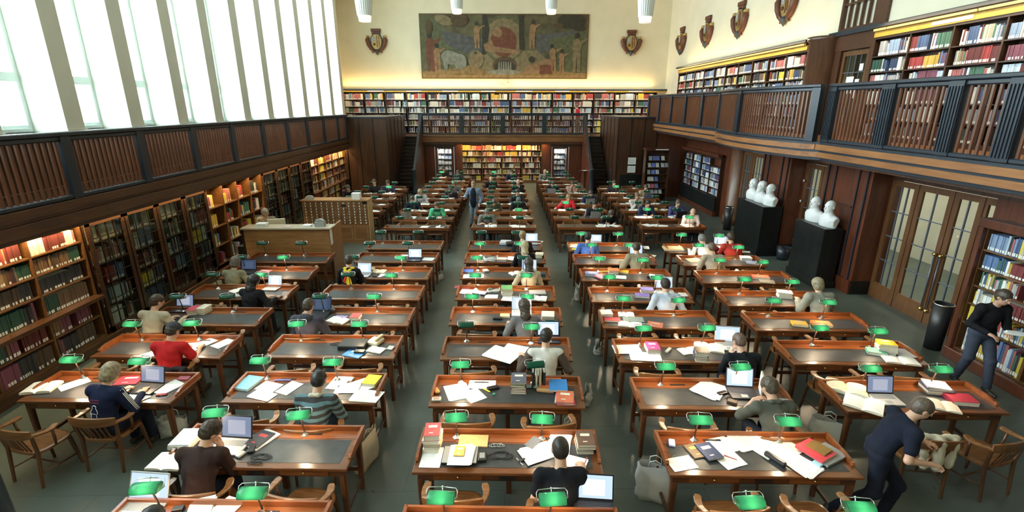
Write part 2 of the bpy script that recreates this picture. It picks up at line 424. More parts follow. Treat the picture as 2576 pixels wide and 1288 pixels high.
# galleries
def slab(name, x0, y0, z0, x1, y1, z1, m=PANEL): return sbox(name, x0, y0, z0, x1, y1, z1, m)
slab('floor_gallery_left', XL, YN, 2.55, -7.46, YF, 2.72, DESKD)
slab('floor_gallery_far', -7.46, 28.62, 2.5, 7.4, YF, 2.72, DESKD)
def cornice(name, x, s, y0, y1, tiers, m):
    """stepped wooden fascia along Y; x = face, s = +1 when the hall lies on the +X side"""
    b = MB()
    for (z1, z0, proud) in tiers:
        b.box(min(x + s * proud, x - s * .01), y0, z0, max(x + s * proud, x - s * .01), y1, z1)
    return structure(b.build(name, m, bevel=.008))
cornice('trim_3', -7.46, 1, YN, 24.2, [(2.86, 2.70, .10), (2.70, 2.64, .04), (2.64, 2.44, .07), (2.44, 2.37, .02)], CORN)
def railing(name, label, posts, pw, z0, z1, xf, group=None, nsl=15, mp=POST, ms=SLAT, inv=1, thick=.10, grp='gallery railings'):
    """posts: list of Y (start of each post) or X for the far one; xf(t) -> (x, y, nx, ny)"""
    r = empty(name, (0, 0, 0)); tag(r, label, 'railing', grp)
    T0, T1 = posts[0][0], posts[-1][1]
    def strip(nm, za, zb, half, m):
        b = MB(); n = max(2, int((T1 - T0) / .35))
        pts = [(*xf(T0 + (T1 - T0) * i / n), (za + zb) / 2) for i in range(n + 1)]
        b.sweep(pts, (half, (zb - za) / 2), m=m); return b.build(nm, m, r)
    strip('handrail', z1 - .07, z1, thick * .75, mp); strip('top_rail', z1 - .15, z1 - .07, thick * .42, mp); strip('bottom_rail', z0, z0 + .07, thick * .5, mp)
    for (a, c) in posts:
        b = MB(); m_ = (a + c) / 2; w = (c - a)
        x0, y0 = xf(a); x1, y1 = xf(c)
        b.sweep([(x0, y0, (z0 + z1 - .07) / 2), (x1, y1, (z0 + z1 - .07) / 2)], (thick * .62, (z1 - .07 - z0) / 2), bev=.05)
        if w > .2:
            for q in range(5):
                t = a + w * (q + .5) / 5; x, y = xf(t)
                b.tube([(x, y, z0 + .05), (x, y, z1 - .12)], .0, 3)
                dx, dy = x1 - x0, y1 - y0; L = math.hypot(dx, dy); nx, ny = dy / L, -dx / L
                for sg in (1, -1):
                    cx, cy = x + sg * nx * thick * .66, y + sg * ny * thick * .66
                    b.box(cx - .012, cy - .012, z0 + .06, cx + .012, cy + .012, z1 - .16)
        b.build('post', mp, r)
    for (a0, a1), (c0, c1) in zip(posts[:-1], posts[1:]):
        b = MB(); n = max(3, int(round((c0 - a1) / .112)))
        for q in range(n):
            t = a1 + (c0 - a1) * (q + .5) / n
            x, y = xf(t); xa, ya = xf(t + .01); ang = math.atan2(ya - y, xa - x)
            b.box(-.021, -.016, z0 + .05, .021, .016, z1 - .12, mt=TM((x, y, 0), (0, 0, ang)))
        b.build('slat_panel', ms, r)
    return r
lp = [(8.50 - 1.78 * 5 + 1.78 * k, 8.50 - 1.78 * 5 + 1.78 * k + .19) for k in range(14)]
lp = [(a, c) for a, c in lp if a > -2.9] + [(24.0, 24.18)]
railing('gallery_railing', 'dark slatted railing of the gallery below the tall windows', lp, 0, 2.87, 3.98, lambda t: (-7.42, t), nsl=15)
fp = [(-4.74, -4.47), (-2.46, -2.19), (-.14, .13), (2.20, 2.47), (4.50, 4.77)]
railing('gallery_railing', 'dark slatted railing across the end gallery under the painting', fp, 0, 2.80, 3.98, lambda t: (t, 28.60))
b = MB()
for (z1, z0, pr) in ((2.78, 2.70, .10), (2.70, 2.46, .05), (2.46, 2.40, .08)): b.box(-4.6, 28.55 - pr, z0, 4.6, 28.7, z1)
structure(b.build('trim_4', CORNX, bevel=.008))
sbox('trim_5', -4.6, 28.62, 2.26, 4.6, 28.70, 2.45, PANELR)
# right gallery with its bow
BY0, BY1, GX = 11.40, 16.75, 7.30
def bow(t):
    if BY0 <= t <= BY1:
        u = (t - (BY0 + BY1) / 2) / ((BY1 - BY0) / 2)
        return (GX - .15 - .42 * max(0.0, 1 - u * u), t)
    return (GX, t)
rp = [(-2.9 + 1.65 * k, -2.9 + 1.65 * k + .28) for k in range(7)]
rp += [(8.0, 8.28), (9.42, 9.74), (11.08, 11.34)]
RZ0, RZ1 = 3.62, 4.87
railing('gallery_railing', 'blue grey railing of the door side gallery, nearer straight stretch', rp, 0, RZ0, RZ1, lambda t: (GX, t), thick=.13)
railing('gallery_railing', 'curved railing of the bow on the door side gallery', [(11.42, 11.62), (14.3, 14.52), (16.55, 16.73)], 0, RZ0, RZ1, bow, thick=.13)
railing('gallery_railing', 'blue grey railing of the door side gallery, stretch beyond the bow', [(16.78, 16.9), (18.5, 18.68), (20.2, 20.38), (21.9, 22.08), (23.6, 23.78), (25.3, 25.5)], 0, RZ0, RZ1, lambda t: (GX, t), thick=.13)
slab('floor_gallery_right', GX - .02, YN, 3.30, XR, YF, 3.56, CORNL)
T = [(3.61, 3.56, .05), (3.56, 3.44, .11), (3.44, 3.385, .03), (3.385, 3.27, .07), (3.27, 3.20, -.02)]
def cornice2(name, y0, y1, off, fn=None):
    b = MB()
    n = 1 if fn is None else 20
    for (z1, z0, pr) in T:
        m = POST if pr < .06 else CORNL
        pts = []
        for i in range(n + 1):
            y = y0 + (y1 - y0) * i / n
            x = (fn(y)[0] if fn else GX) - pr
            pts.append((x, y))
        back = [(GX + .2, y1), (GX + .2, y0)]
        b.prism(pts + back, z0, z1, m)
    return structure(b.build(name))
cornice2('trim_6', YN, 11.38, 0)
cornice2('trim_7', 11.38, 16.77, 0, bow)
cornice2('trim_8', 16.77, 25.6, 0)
sbox('trim_9', GX + .12, YN, 3.14, GX + .4, 25.6, 3.30, PANEL)
b = MB(); b.prism([bow(BY0 + (BY1 - BY0) * i / 20) for i in range(21)] + [(GX + .1, BY1), (GX + .1, BY0)], 3.45, 3.56, CORNL); structure(b.build('floor_gallery_bow'))

# upper right wall and its openings
sbox('wall_right_upper', XR, YN, 3.5, XR + .25, 13.55, ZC, CREAM)
sbox('wall_right_far', XR, 15.35, 3.5, XR + .25, YF, ZC, CREAM)
sbox('wall_right_over', XR, 13.55, 9.6, XR + .25, 15.35, ZC, CREAM)
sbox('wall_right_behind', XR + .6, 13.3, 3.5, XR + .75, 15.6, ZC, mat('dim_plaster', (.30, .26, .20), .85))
sbox('wall_right_reveal', XR + .25, 13.3, 3.5, XR + .6, 13.55, ZC, CREAM)
sbox('wall_right_reveal', XR + .25, 15.35, 3.5, XR + .6, 15.6, ZC, CREAM)
# stair boxes at the far corners (panelled)
def panelled(name, x0, y0, x1, y1, z1, side, m=PANEL):
    b = MB()
    b.box(x0, y0, 0, x1, y1, z1, m)
    n = 3
    for k in range(n + 1):
        x = x0 + (x1 - x0) * k / n
        b.box(x - .02, y0 - .02, .12, x + .02, y0, z1, BLACKST)
    sx = x1 if side > 0 else x0
    for k in range(6):
        y = y0 + (y1 - y0) * k / 5
        b.box(sx - .02, y - .015, .1, sx + .02, y + .015, z1, BLACKST)
    b.box(x0 - .02, y0 - .05, z1, x1 + .02, y1, z1 + .07, POST)
    b.box(x0 - .01, y0 - .04, 0, x1 + .01, y0, .22, m)
    return structure(b.build(name))
panelled('wall_stair_left', -7.5, 24.2, -5.53, 28.6, 3.80, 1)
panelled('wall_stair_right', 5.54, 24.2, 7.42, 28.6, 3.80, -1)
sbox('wall_stair_left_back', -9.5, 24.2, 0, -7.45, 24.35, 2.6, PANEL)
sbox('wall_stair_right_back', 7.4, 24.2, 0, 9.8, 24.35, 3.4, PANELR)
b = MB(); b.box(5.75, 24.14, .2, 7.3, 24.19, 1.15); structure(b.build('trim_10', BLACKST))
for (x, s) in ((-5.5, 1), (5.5, -1)):
    st = empty('staircase', (0, 0, 0))
    tag(st, 'dark staircase rising to the end gallery beside the %s corner panelling' % ('window side' if s > 0 else 'notice'), 'staircase', 'staircases at the end of the hall')
    xa, xb = (x, x + s * .88)
    xa, xb = min(xa, xb), max(xa, xb)
    b = MB(); n = 15
    for k in range(n):
        y = 25.4 + 3.2 * k / n; z = 2.72 * (k + 1) / n
        b.box(xa, y, 0, xb, 28.6, z, BLACKST) if k == 0 else b.box(xa, y, 2.72 * k / n, xb, 28.6, z - .035, BLACKST)
        b.box(xa, y - .03, z - .035, xb, y + 3.2 / n, z, DESKD)
    b.build('steps', None, st)
    xs = x + s * .93
    b = MB(); b.prism([(25.5, 0), (28.6, 0), (28.6, 3.86), (25.5, 1.18)], xs - .04, xs + .04, axis='X'); b.build('side_panel', PANELR if s < 0 else PANEL, st)
    b = MB(); b.sweep([(xs, 25.45, 1.2), (xs, 28.6, 3.92)], (.07, .04)); b.build('handrail', POST, st)
    for q, (xx, hh) in enumerate(((xs, 1.28), (x - s * .12, 1.28))):
        b = MB(); b.lathe([(.0, 0), (.15, 0), (.15, .12), (.125, .16), (.125, hh - .06), (.14, hh - .03), (.10, hh), (0, hh + .02)], 12, mt=TM((xx, 25.32, 0))); b.build('newel_post', POST, st)
# wall under the far gallery
WY = 29.0
STORE = []
sbox('wall_far_lower', -5.5, WY + .75, 0, 5.5, WY + .9, 2.5, PANEL)
for (x0, x1) in ((-4.6, -3.98), (-2.82, -2.40), (2.30, 2.82), (3.84, 4.6)): 
    b = MB(); b.box(x0, WY, 0, x1, WY + .3, 2.45); b.box(x0 + .08, WY - .02, .2, x1 - .08, WY, 2.3); structure(b.build('wall_panel', PANELR))
for (x0, x1) in ((-3.98, -2.82), (2.82, 3.84)):
    b = MB(); b.box(x0, WY, 2.12, x1, WY + .3, 2.45, PANELR); b.box(x0 - .1, WY - .08, 2.10, x1 + .1, WY, 2.17, POST)
    structure(b.build('wall_panel'))
for i, (x0, x1) in enumerate(((-3.92, -2.88), (2.86, 3.80))):
    d = MB()
    d.box(x0, WY + .02, 0, x0 + .12, WY + .08, 2.1); d.box(x1 - .12, WY + .02, 0, x1, WY + .08, 2.1); d.box(x0 + .12, WY + .02, 2.0, x1 - .12, WY + .08, 2.1); d.box(x0 + .12, WY + .02, 0, x1 - .12, WY + .08, .28)
    for q in range(1, 4):
        x = x0 + .12 + (x1 - x0 - .24) * q / 4; d.box(x - .01, WY + .03, .28, x + .01, WY + .06, 2.0, DARKMET)
    for z in (.7, 1.15, 1.6): d.box(x0 + .12, WY + .03, z - .01, x1 - .12, WY + .06, z + .01, DARKMET)
    o = structure(d.build('door_%d' % (i + 1), PANELR))
    # magazine shelves seen through the glass
    STORE.append((x0 + .1, (x1 - x0 - .2)))
    bk = MB(); bk.box(x0 - .1, WY + .70, 0, x1 + .1, WY + .705, 2.2, mat('glowing_store_wall', (.35, .36, .34), .8, emit=(.8, .85, .8), es=.10)); structure(bk.build('wall_store'))  # faint emission stands in for the white light on this wall

# ------------------------------------------------------------------ right-hand lower wall: doors, pilasters, column
DX = 8.90
for (y0, y1, nm) in ((11.05, 12.72, 'a'), (14.35, 15.95, 'b')):
    b = MB(); b.box(8.42, y0, 0, DX + .25, y1, 3.1, PANELR)
    for yy in (y0 + .12, y0 + .42, y1 - .42, y1 - .12): b.box(8.385, yy - .018, .35, 8.42, yy + .018, 3.0, POST)
    b.box(8.37, y0 + .0, 0, 8.42, y1, .34, PANELR); b.box(8.36, y0 + .44, 2.05, 8.42, y1 - .44, 2.09, DESKD)
    b.box(8.44, y0 - .02, 0, DX, y0, .34, BLACKST)
    structure(b.build('wall_pilaster'))
b = MB(); b.lathe([(.42, 0), (.42, .3), (.36, .34), (.36, 3.1), (.40, 3.2)], 28, mt=TM((8.95, 18.55, 0))); structure(b.build('wall_column', wood('column_wood', (.11, .042, .016), (.18, .070, .026), 'Z', .42)))
sbox('wall_right_lintel', DX - .05, YN, 2.82, DX + .2, 24.3, 3.35, PANEL)
sbox('wall_right_a', DX + .02, 18.5, 0, DX + .2, 24.3, 2.9, PANELR)
sbox('wall_right_b', DX - .04, YN, 0, DX + .2, 8.55, 2.9, PANELR)
LEADS = mat('leaded_bar', (.12, .14, .18), .35, metal=.4)
DOORW = wood('door_wood', (.10, .042, .016), (.17, .075, .028), 'Z', .34)
def leaf(name, y0, y1, x=DX, rz=0.0, hinge=None, parent=None, cols=3, panel=.38, st=.11, ztop=2.80, kind=True, z0=.0):
    w = y1 - y0
    mt = TM((x, y0, 0), (0, 0, rz)) if hinge is None else TM((x, hinge, 0), (0, 0, rz)) @ TM((0, y0 - hinge, 0))
    b = MB()
    b.box(-.025, 0, z0, .025, st, ztop, mt=mt); b.box(-.025, w - st, z0, .025, w, ztop, mt=mt)
    b.box(-.025, st, ztop - .12, .025, w - st, ztop, mt=mt); b.box(-.025, st, z0, .025, w - st, z0 + panel, mt=mt)
    for q in range(1, cols): 
        y = st + (w - 2 * st) * q / cols; b.box(-.016, y - .011, z0 + panel, .016, y + .011, ztop - .12, LEADS, mt)
    for q in range(1, 4):
        z = z0 + panel + (ztop - .12 - z0 - panel) * q / 4; b.box(-.014, st, z - .011, .014, w - st, z + .011, LEADS, mt)
    o = b.build(name, DOORW, parent)
    g = MB(); g.box(-.003, st, z0 + panel, .003, w - st, ztop - .12, mt=mt); g.build('glass_pane', GLASSD, o)
    return o, mt
dn = 3
def door(y0, y1, **k):
    global dn
    o, mt = leaf('door_%d' % dn, y0, y1, **k); dn += 1; structure(o)
    return o, mt
door(10.28, 11.02, cols=3); 
d1, m1 = door(9.42, 10.26, cols=2); d2, m2 = door(8.78, 9.40, cols=2); door(8.5, 8.76, cols=1, st=.06)
for d, mt, w in ((d1, m1, .06), (d2, m2, .56)):
    b = MB()
    for z in (.30, 1.50): b.lathe([(0, 0), (.035, .0), (.045, .03), (.03, .06), (0, .065)], 14, mt=mt @ TM((-.03, w, z), (0, R(-90), 0)))
    b.build('brass_knob', BRASS, d)
    b = MB(); b.tube([mt @ Vector((-.06, w, .34)), mt @ Vector((-.06, w, 1.46))], .014, 8); b.build('pull_bar', LEADS, d)
door(12.78, 13.5, cols=2); o, mt_ = door(13.52, 14.3, cols=3)
b = MB()
for z in (.5, 1.1, 1.7, 2.3): b.lathe([(0, 0), (.04, 0), (.04, .02), (0, .03)], 12, mt=TM((8.83, 14.26, z), (0, R(-90), 0)))
b.build('bolt_plate', SILVERP, o)
door(16.0, 16.7, cols=2); o, mt_ = door(16.72, 17.5, cols=3); door(17.52, 18.2, cols=3)
b = MB(); b.lathe([(0, 0), (.05, .0), (.06, .04), (.04, .08), (0, .085)], 14, mt=TM((8.86, 16.80, 1.45), (0, R(-90), 0))); b.build('brass_knob', BRASS, o)
o_ = o
# passage behind the doors
CORR = mat('passage_plaster', (.70, .66, .56), .85)
sbox('wall_passage', 12.4, YN, 0, 12.6, 24.3, 3.3, CORR)
sbox('ceiling_passage', DX + .2, YN, 3.16, 12.4, 24.3, 3.25, CEIL)
sbox('wall_passage_end', DX + .2, 18.4, 0, 12.4, 18.5, 3.3, CORR)
sbox('wall_passage_near', DX + .2, 4.0, 0, 12.4, 4.1, 3.3, CORR)
light('passage_lamp', 'AREA', (10.7, 9.5, 3.1), 75, (1, .93, .80), (0, 0, 0), 1.2, 6)
light('passage_lamp', 'AREA', (10.7, 15.2, 3.1), 55, (1, .93, .80), (0, 0, 0), 1.2, 4)
b = MB(); b.box(11.4, 8.3, 0, 12.2, 10.4, 1.0, DESKD); b.box(11.35, 8.2, 1.0, 12.25, 10.5, 1.06, DESKD)
tag(b.build('sideboard'), 'dark wooden sideboard standing in the passage behind the glazed doors', 'sideboard')

# ------------------------------------------------------------------ bookcases and their books
FAB = [(.10, .018, .018), (.18, .03, .03), (.30, .04, .04), (.03, .05, .11), (.05, .09, .20), (.10, .17, .33), (.02, .07, .05), (.05, .13, .09), (.25, .17, .09), (.14, .08, .045), (.07, .045, .03),
       (.45, .41, .32), (.60, .58, .52), (.70, .70, .68), (.03, .03, .035), (.16, .16, .17), (.34, .34, .35), (.50, .33, .06), (.62, .48, .06), (.30, .30, .24), (.36, .12, .12), (.20, .28, .42), (.45, .55, .66), (.16, .05, .08)]
NAMES = ['wine red', 'dark red', 'red', 'navy', 'deep blue', 'blue', 'bottle green', 'green', 'tan', 'brown', 'dark brown', 'cream', 'off white', 'white', 'black', 'dark grey', 'grey', 'ochre', 'yellow', 'olive', 'brick', 'slate blue', 'pale blue', 'maroon']
PAL = {
 'mixed': list(range(24)),
 'cool': [3, 4, 5, 13, 12, 16, 21, 22, 7, 1, 0, 15, 13, 12, 11, 23, 20, 4, 21, 16],
 'bright': [2, 5, 13, 12, 17, 21, 7, 4, 11, 13, 16, 20, 1, 14, 22, 7, 4, 18],
 'warm': [1, 2, 8, 9, 11, 12, 17, 18, 0, 10, 11, 20, 14, 12],
 'old': [10, 9, 0, 14, 9, 10, 6, 23, 10, 9, 8, 0],
 'pale': [13, 12, 22, 16, 13, 11, 15, 21, 13],
 'dark': [3, 4, 14, 10, 0, 15, 6, 19, 16, 12, 23],
 'fun': [2, 2, 18, 17, 13, 5, 12, 14, 20, 7, 11],
}
STUFF = MB(); STUFF.cur = BOOKS
BK = {}
def book_geo(b, p, along, out, w, h, d, tint, lab=True, lean=0.0):
    """one upright book: p = base point of its spine at the shelf front, along = unit vector along the shelf, out = unit vector out of the shelf"""
    a, o, z = Vector((*along, 0)), Vector((*out, 0)), Vector((0, 0, 1))
    mt = Matrix((a, o, z)).transposed().to_4x4(); mt.translation = Vector(p)
    if lean: mt = mt @ Matrix.Rotation(lean, 4, 'Y')
    g = w * .45
    b.add([mt @ Vector(v) for v in ((0, 0, 0), (w, 0, 0), (w, 0, h), (0, 0, h), (0, -d, 0), (w, -d, 0), (w, -d, h), (0, -d, h))],
          [(0, 1, 2, 3), (3, 2, 6, 7), (0, 3, 7, 4), (1, 5, 6, 2)], BOOKS, False, tint)
    if lab:
        q = .003
        b.add([mt @ Vector(v) for v in ((w * .12, q, h * .05), (w * .88, q, h * .05), (w * .88, q, h * .22), (w * .12, q, h * .22))], [(0, 1, 2, 3)], BOOKS, False, (.78, .77, .72))
def run_books(p0, along, out, L, hmax, pal='mixed', fill=.97, indiv=None, lab=.75, wr=(.018, .045), hr=(.72, .97), cluster=6, depth=.20, sets=.35):
    t = 0.006; P = PAL[pal]; c = random.choice(P); left = 0; same = False; hh = hmax * .85; ww = .03
    k = 0
    while t < L * fill:
        if left <= 0:
            same = random.random() < sets; left = random.randint(3, cluster * 2) if same else random.randint(1, 3); c = random.choice(P)
            hh = hmax * random.uniform(*hr); ww = random.uniform(*wr)
            if random.random() < .05: t += random.uniform(.03, .14); continue
        w = ww if same else random.uniform(*wr); h = hh if same else hmax * random.uniform(*hr)
        if not same: c = random.choice(P)
        left -= 1
        if t + w > L: break
        j = random.uniform(.85, 1.2); tint = tuple(min(1, x * j) for x in FAB[c])
        dpt = random.uniform(-.012, .004)
        pt = (p0[0] + along[0] * t + out[0] * dpt, p0[1] + along[1] * t + out[1] * dpt, p0[2])
        k += 1
        if indiv is not None and BK.get(indiv[2], 0) < 60:
            b = MB(); book_geo(b, (0, 0, 0), along, out, w - .0015, h, depth, tint, random.random() < lab)
            # page block seen from above
            a_, o_ = Vector((*along, 0)), Vector((*out, 0))
            pv = [a_ * (w * .12) - o_ * .012, a_ * (w * .88) - o_ * .012, a_ * (w * .88) - o_ * (depth - .004), a_ * (w * .12) - o_ * (depth - .004)]
            b.add([v + Vector((0, 0, h - .004)) for v in pv] + [v + Vector((0, 0, h + .0005)) for v in pv], [(4, 5, 6, 7)], BOOKS, False, (.72, .67, .55))
            o = b.build('book', loc=pt)
            tag(o, '%s book, %s from the %s, %s' % (NAMES[c], ordn(k), indiv[1], indiv[0]), 'book', indiv[2])
            BK[indiv[2]] = BK.get(indiv[2], 0) + 1
        else:
            book_geo(STUFF, pt, along, out, w - .0015, h, depth, tint, random.random() < lab)
        t += w
def bookcase(name, label, p0, along, out, bays, bw, rows, ztop, depth, m=SHELF, mb=None, pal='mixed', base=.12, indiv=None, fill=(.8, 1.0), group=None, hr=(.72, .97), lab=.75, frame_top=.10, cat='bookcase', skip=(), wr=(.018, .045), sets=.35, pals=None):
    """p0 = front corner on the floor (or gallery), rows = z of each shelf board (top surface), ascending"""
    r = empty(name, p0); tag(r, label, cat, group)
    A, O = Vector((*along, 0)), Vector((*out, 0)); L = bays * bw
    mt = Matrix((A, O, Vector((0, 0, 1)))).transposed().to_4x4()
    def bx(nm, x0, y0, z0, x1, y1, z1, mm):
        b = MB(); b.box(x0, y0, z0, x1, y1, z1, mt=mt); return b.build(nm, mm, r)
    z0 = p0[2]
    bx('back_panel', 0, -depth, 0, L, -depth + .02, ztop - z0, mb or m)
    b = MB()
    for k in range(bays + 1): b.box(k * bw - .018, -depth, 0, k * bw + .018, 0, ztop - z0, mt=mt)
    b.build('upright', m, r)
    for z in rows:
        bx('shelf_board', 0, -depth, z - z0 - .025, L, -.004, z - z0, m)
    bx('top_board', -.02, -depth, ztop - z0, L + .02, .02, ztop - z0 + frame_top, m)
    if base: bx('plinth', 0, -depth, 0, L, .015, base, m)
    zs = list(rows) + [ztop]
    for i, z in enumerate(rows):
        hmax = zs[i + 1] - z - .04
        for k in range(bays):
            if (i, k) in skip: continue
            q = (p0[0] + along[0] * (k * bw + .02) - out[0] * .03, p0[1] + along[1] * (k * bw + .02) - out[1] * .03, z + .001)
            pp = pals[i] if pals else pal
            ind = None
            if indiv: 
                ind = (indiv[0] % ordn(len(rows) - i), indiv[1], indiv[2]) if indiv[3](i, k) else None
            run_books(q, along, out, bw - .04, hmax, pp, random.uniform(*fill), ind, lab, depth=min(.22, depth - .06), hr=hr, wr=wr, sets=sets)
    return r
# left wall under the gallery (front plane X = -7.62), along +Y, out = +X
sbox('wall_left_lower', -8.2, YN, 0, -8.02, 24.3, 2.6, PANEL)
LX = -7.62
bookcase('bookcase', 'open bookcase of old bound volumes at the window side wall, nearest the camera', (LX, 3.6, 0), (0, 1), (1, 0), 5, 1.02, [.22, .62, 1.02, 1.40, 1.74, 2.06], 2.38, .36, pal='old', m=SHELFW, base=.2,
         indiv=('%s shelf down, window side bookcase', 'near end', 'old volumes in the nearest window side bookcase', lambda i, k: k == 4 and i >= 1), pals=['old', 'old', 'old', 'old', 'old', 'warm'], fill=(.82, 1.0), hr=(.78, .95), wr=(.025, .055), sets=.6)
sbox('trim_11', LX + .0, 3.4, .96, LX + .16, 8.70, 1.02, CORN)
sbox('trim_12', LX + .0, YN, 0, LX + .10, 24.2, .18, CORN)
def glazed(y0, n, w, label, grp):
    global dn
    bookcase('bookcase', label, (LX - .02, y0, 0), (0, 1), (1, 0), n, w, [.25, .68, 1.10, 1.52, 1.94], 2.38, .34, pal='mixed', base=.2, fill=(.75, 1), group=grp, m=SHELF)
    for k in range(n):
        b = MB(); ya, yb = y0 + k * w + .02, y0 + (k + 1) * w - .02; x = LX + .02
        b.box(x - .02, ya, .2, x + .02, ya + .07, 2.36); b.box(x - .02, yb - .07, .2, x + .02, yb, 2.36); b.box(x - .02, ya, .2, x + .02, yb, .30); b.box(x - .02, ya, 2.28, x + .02, yb, 2.36)
        for q in range(1, 4): y = ya + .07 + (yb - ya - .14) * q / 4; b.box(x - .01, y - .008, .3, x + .01, y + .008, 2.28, DARKMET)
        for q in range(1, 8): z = .3 + 1.98 * q / 8; b.box(x - .01, ya + .07, z - .008, x + .01, yb - .07, z + .008, DARKMET)
        o = b.build('glazed_door', SHELF); o.parent = par_of; o.matrix_parent_inverse = Matrix.Translation(par_of.location).inverted()
        g = MB(); g.box(x - .002, ya + .07, .3, x + .002, yb - .07, 2.28); gp = g.build('glass_pane', GLASSD, o)
_bc = bookcase
def bookcase(*a, **k):
    global par_of
    par_of = _bc(*a, **k); return par_of
glazed(8.80, 4, .95, 'glazed bookcase with leaded doors between the two open bookcases at the window side', None)
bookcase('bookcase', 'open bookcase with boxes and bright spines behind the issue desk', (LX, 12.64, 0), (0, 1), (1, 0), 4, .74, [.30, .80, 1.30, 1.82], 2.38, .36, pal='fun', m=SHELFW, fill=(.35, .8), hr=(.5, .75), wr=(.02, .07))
glazed(15.62, 4, 1.02, 'glazed bookcase with leaded doors behind the card catalogue', None)
bookcase('bookcase', 'open bookcase with a ledge at the window side, farthest along the wall', (LX, 19.74, 0), (0, 1), (1, 0), 5, .88, [.25, .62, 1.02, 1.38, 1.72, 2.05], 2.38, .36, pal='warm', m=SHELFW, fill=(.7, 1))
sbox('trim_13', LX, 19.7, .97, LX + .14, 24.1, 1.02, CORN)
# far wall, lower
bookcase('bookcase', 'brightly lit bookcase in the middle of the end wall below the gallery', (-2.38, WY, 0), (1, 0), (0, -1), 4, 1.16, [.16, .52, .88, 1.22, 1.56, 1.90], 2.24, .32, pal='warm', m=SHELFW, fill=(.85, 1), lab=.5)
for x, w in ((-1.62, .95), (.42, .27)):
    b = MB(); b.box(x, WY - .05, 2.30, x + w, WY - .035, 2.36, LABELM)
    for q in range(int(w / .055)): b.box(x + .03 + q * .055, WY - .052, 2.318, x + .065 + q * .055, WY - .05, 2.342, BLACKP)
    tag(b.build('shelf_sign'), 'narrow white subject sign above the middle bookcase, %s one' % ('longer' if w > .5 else 'shorter'), 'sign')
for i, (x0, w) in enumerate(STORE):
    bookcase('bookcase', 'pale journal shelves seen through the %s glazed door of the end wall' % ('window side' if i == 0 else 'door side'), (x0 - .02, WY + .42, 0), (1, 0), (0, -1), 1, w + .04, [.1, .42, .74, 1.06, 1.38, 1.70], 2.0, .25, pal='pale', m=GREYP, base=0, fill=(.8, 1), hr=(.5, .9), wr=(.02, .09))
light('store_lamp', 'AREA', (-3.4, WY + .2, 2.1), 12, (.95, 1, .98), (0, 0, 0), .8, .1); light('store_lamp', 'AREA', (3.33, WY + .2, 2.1), 12, (.95, 1, .98), (0, 0, 0), .8, .1)
# far wall, gallery level
bookcase('bookcase', 'long bookcase along the end gallery below the painting', (-9.45, 30.8, 2.72), (1, 0), (0, -1), 15, 1.245, [2.80, 3.18, 3.56, 3.94, 4.30, 4.70], 5.12, .33, pal='cool', fill=(.85, 1), base=.06, lab=.8, pals=['mixed', 'mixed', 'cool', 'bright', 'cool', 'bright'], m=SHELF)
b = MB(); b.box(-9.5, 30.72, 5.22, 9.8, 30.82, 5.32, POST); b.box(-9.5, 30.76, 5.14, 9.8, 30.80, 5.22, wood('gold_lit_cornice', (.52, .27, .03), (.66, .38, .06), 'X', .35))  # gold glow of the strip lamps is put into this cornice's wood colour
for k in range(8): b.box(-8.0 + 2.2 * k + (.1 * (k % 2)), 30.745, 5.165, -7.05 + 2.2 * k, 30.76, 5.205, LABELM)
structure(b.build('trim_14'))
GOLDLIT = MATS['gold_lit_cornice']
# upper right bookcases, front plane X = 9.45, along +Y, out = -X
UX = 9.45
for (y0, n, w, lb, pal) in ((16.22, 10, 1.17, 'long bookcase on the door side gallery beyond the bow', 'cool'), (-1.6, 13, 1.15, 'tall bookcase on the door side gallery nearest the camera', 'cool')):
    bookcase('bookcase', lb, (UX, y0, 3.56), (0, 1), (-1, 0), n, w, [3.66, 4.05, 4.44, 4.83, 5.22, 5.60], 6.0, .33, pal=pal, fill=(.85, 1), base=.08, lab=.9, pals=['dark', 'cool', 'cool', 'cool', 'mixed', 'cool'], wr=(.022, .05))
    y1 = y0 + n * w
    b = MB(); b.box(UX - .16, y0 - .05, 6.26, UX + .35, y1 + .05, 6.34, POST); b.box(UX - .10, y0, 6.18, UX - .04, y1, 6.26, CORN); b.box(UX - .045, y0, 6.05, UX + .02, y1, 6.19, GOLDLIT)
    q = y0 + .1
    while q < y1 - .3:
        e_ = min(q + 2.35, y1 - .05); b.box(UX - .125, q, 6.19, UX - .10, e_, 6.235, STRIP); q += 2.4
    structure(b.build('trim_%d' % (15 if n == 10 else 16)))
b = MB(); b.box(UX - .06, 10.6, 6.08, UX - .048, 11.6, 6.15, LABELM); tag(b.build('shelf_sign'), 'pale sign on the lit cornice of the nearest upper bookcase', 'sign')
# curved pilaster, door and grille on the upper right
b = MB(); b.lathe([(.46, 3.5), (.46, 6.2), (.52, 6.24), (.52, 6.34)], 28, mt=TM((9.62, 15.62, 0))); structure(b.build('wall_round_pilaster', wood('round_wood', (.085, .045, .028), (.14, .075, .045), 'Z', .3)))
o, mt = leaf('door_%d' % dn, 13.75, 14.85, x=9.7, cols=4, z0=3.56, ztop=5.85); structure(o); dn += 1
b = MB(); b.box(9.62, 13.45, 3.56, XR, 13.73, 6.3); b.box(9.62, 14.88, 3.56, XR, 15.2, 6.3); b.box(9.60, 13.45, 5.88, XR, 15.2, 6.3); b.box(9.5, 13.36, 6.28, XR, 15.4, 6.40, POST); structure(b.build('trim_17', DESKD))
for (y, z, h, w) in ((14.35, 4.95, .45, .30), (14.05, 4.85, .5, .16), (13.98, 5.4, .18, .14)):
    b = MB(); b.box(9.66, y - w / 2, z - h / 2, 9.672, y + w / 2, z + h / 2); tag(b.build('notice', WHITEM), 'white notice taped to the upper gallery door, %s' % {.45: 'largest one', .5: 'tall narrow one', .18: 'small square one'}[h], 'notice')
b = MB()
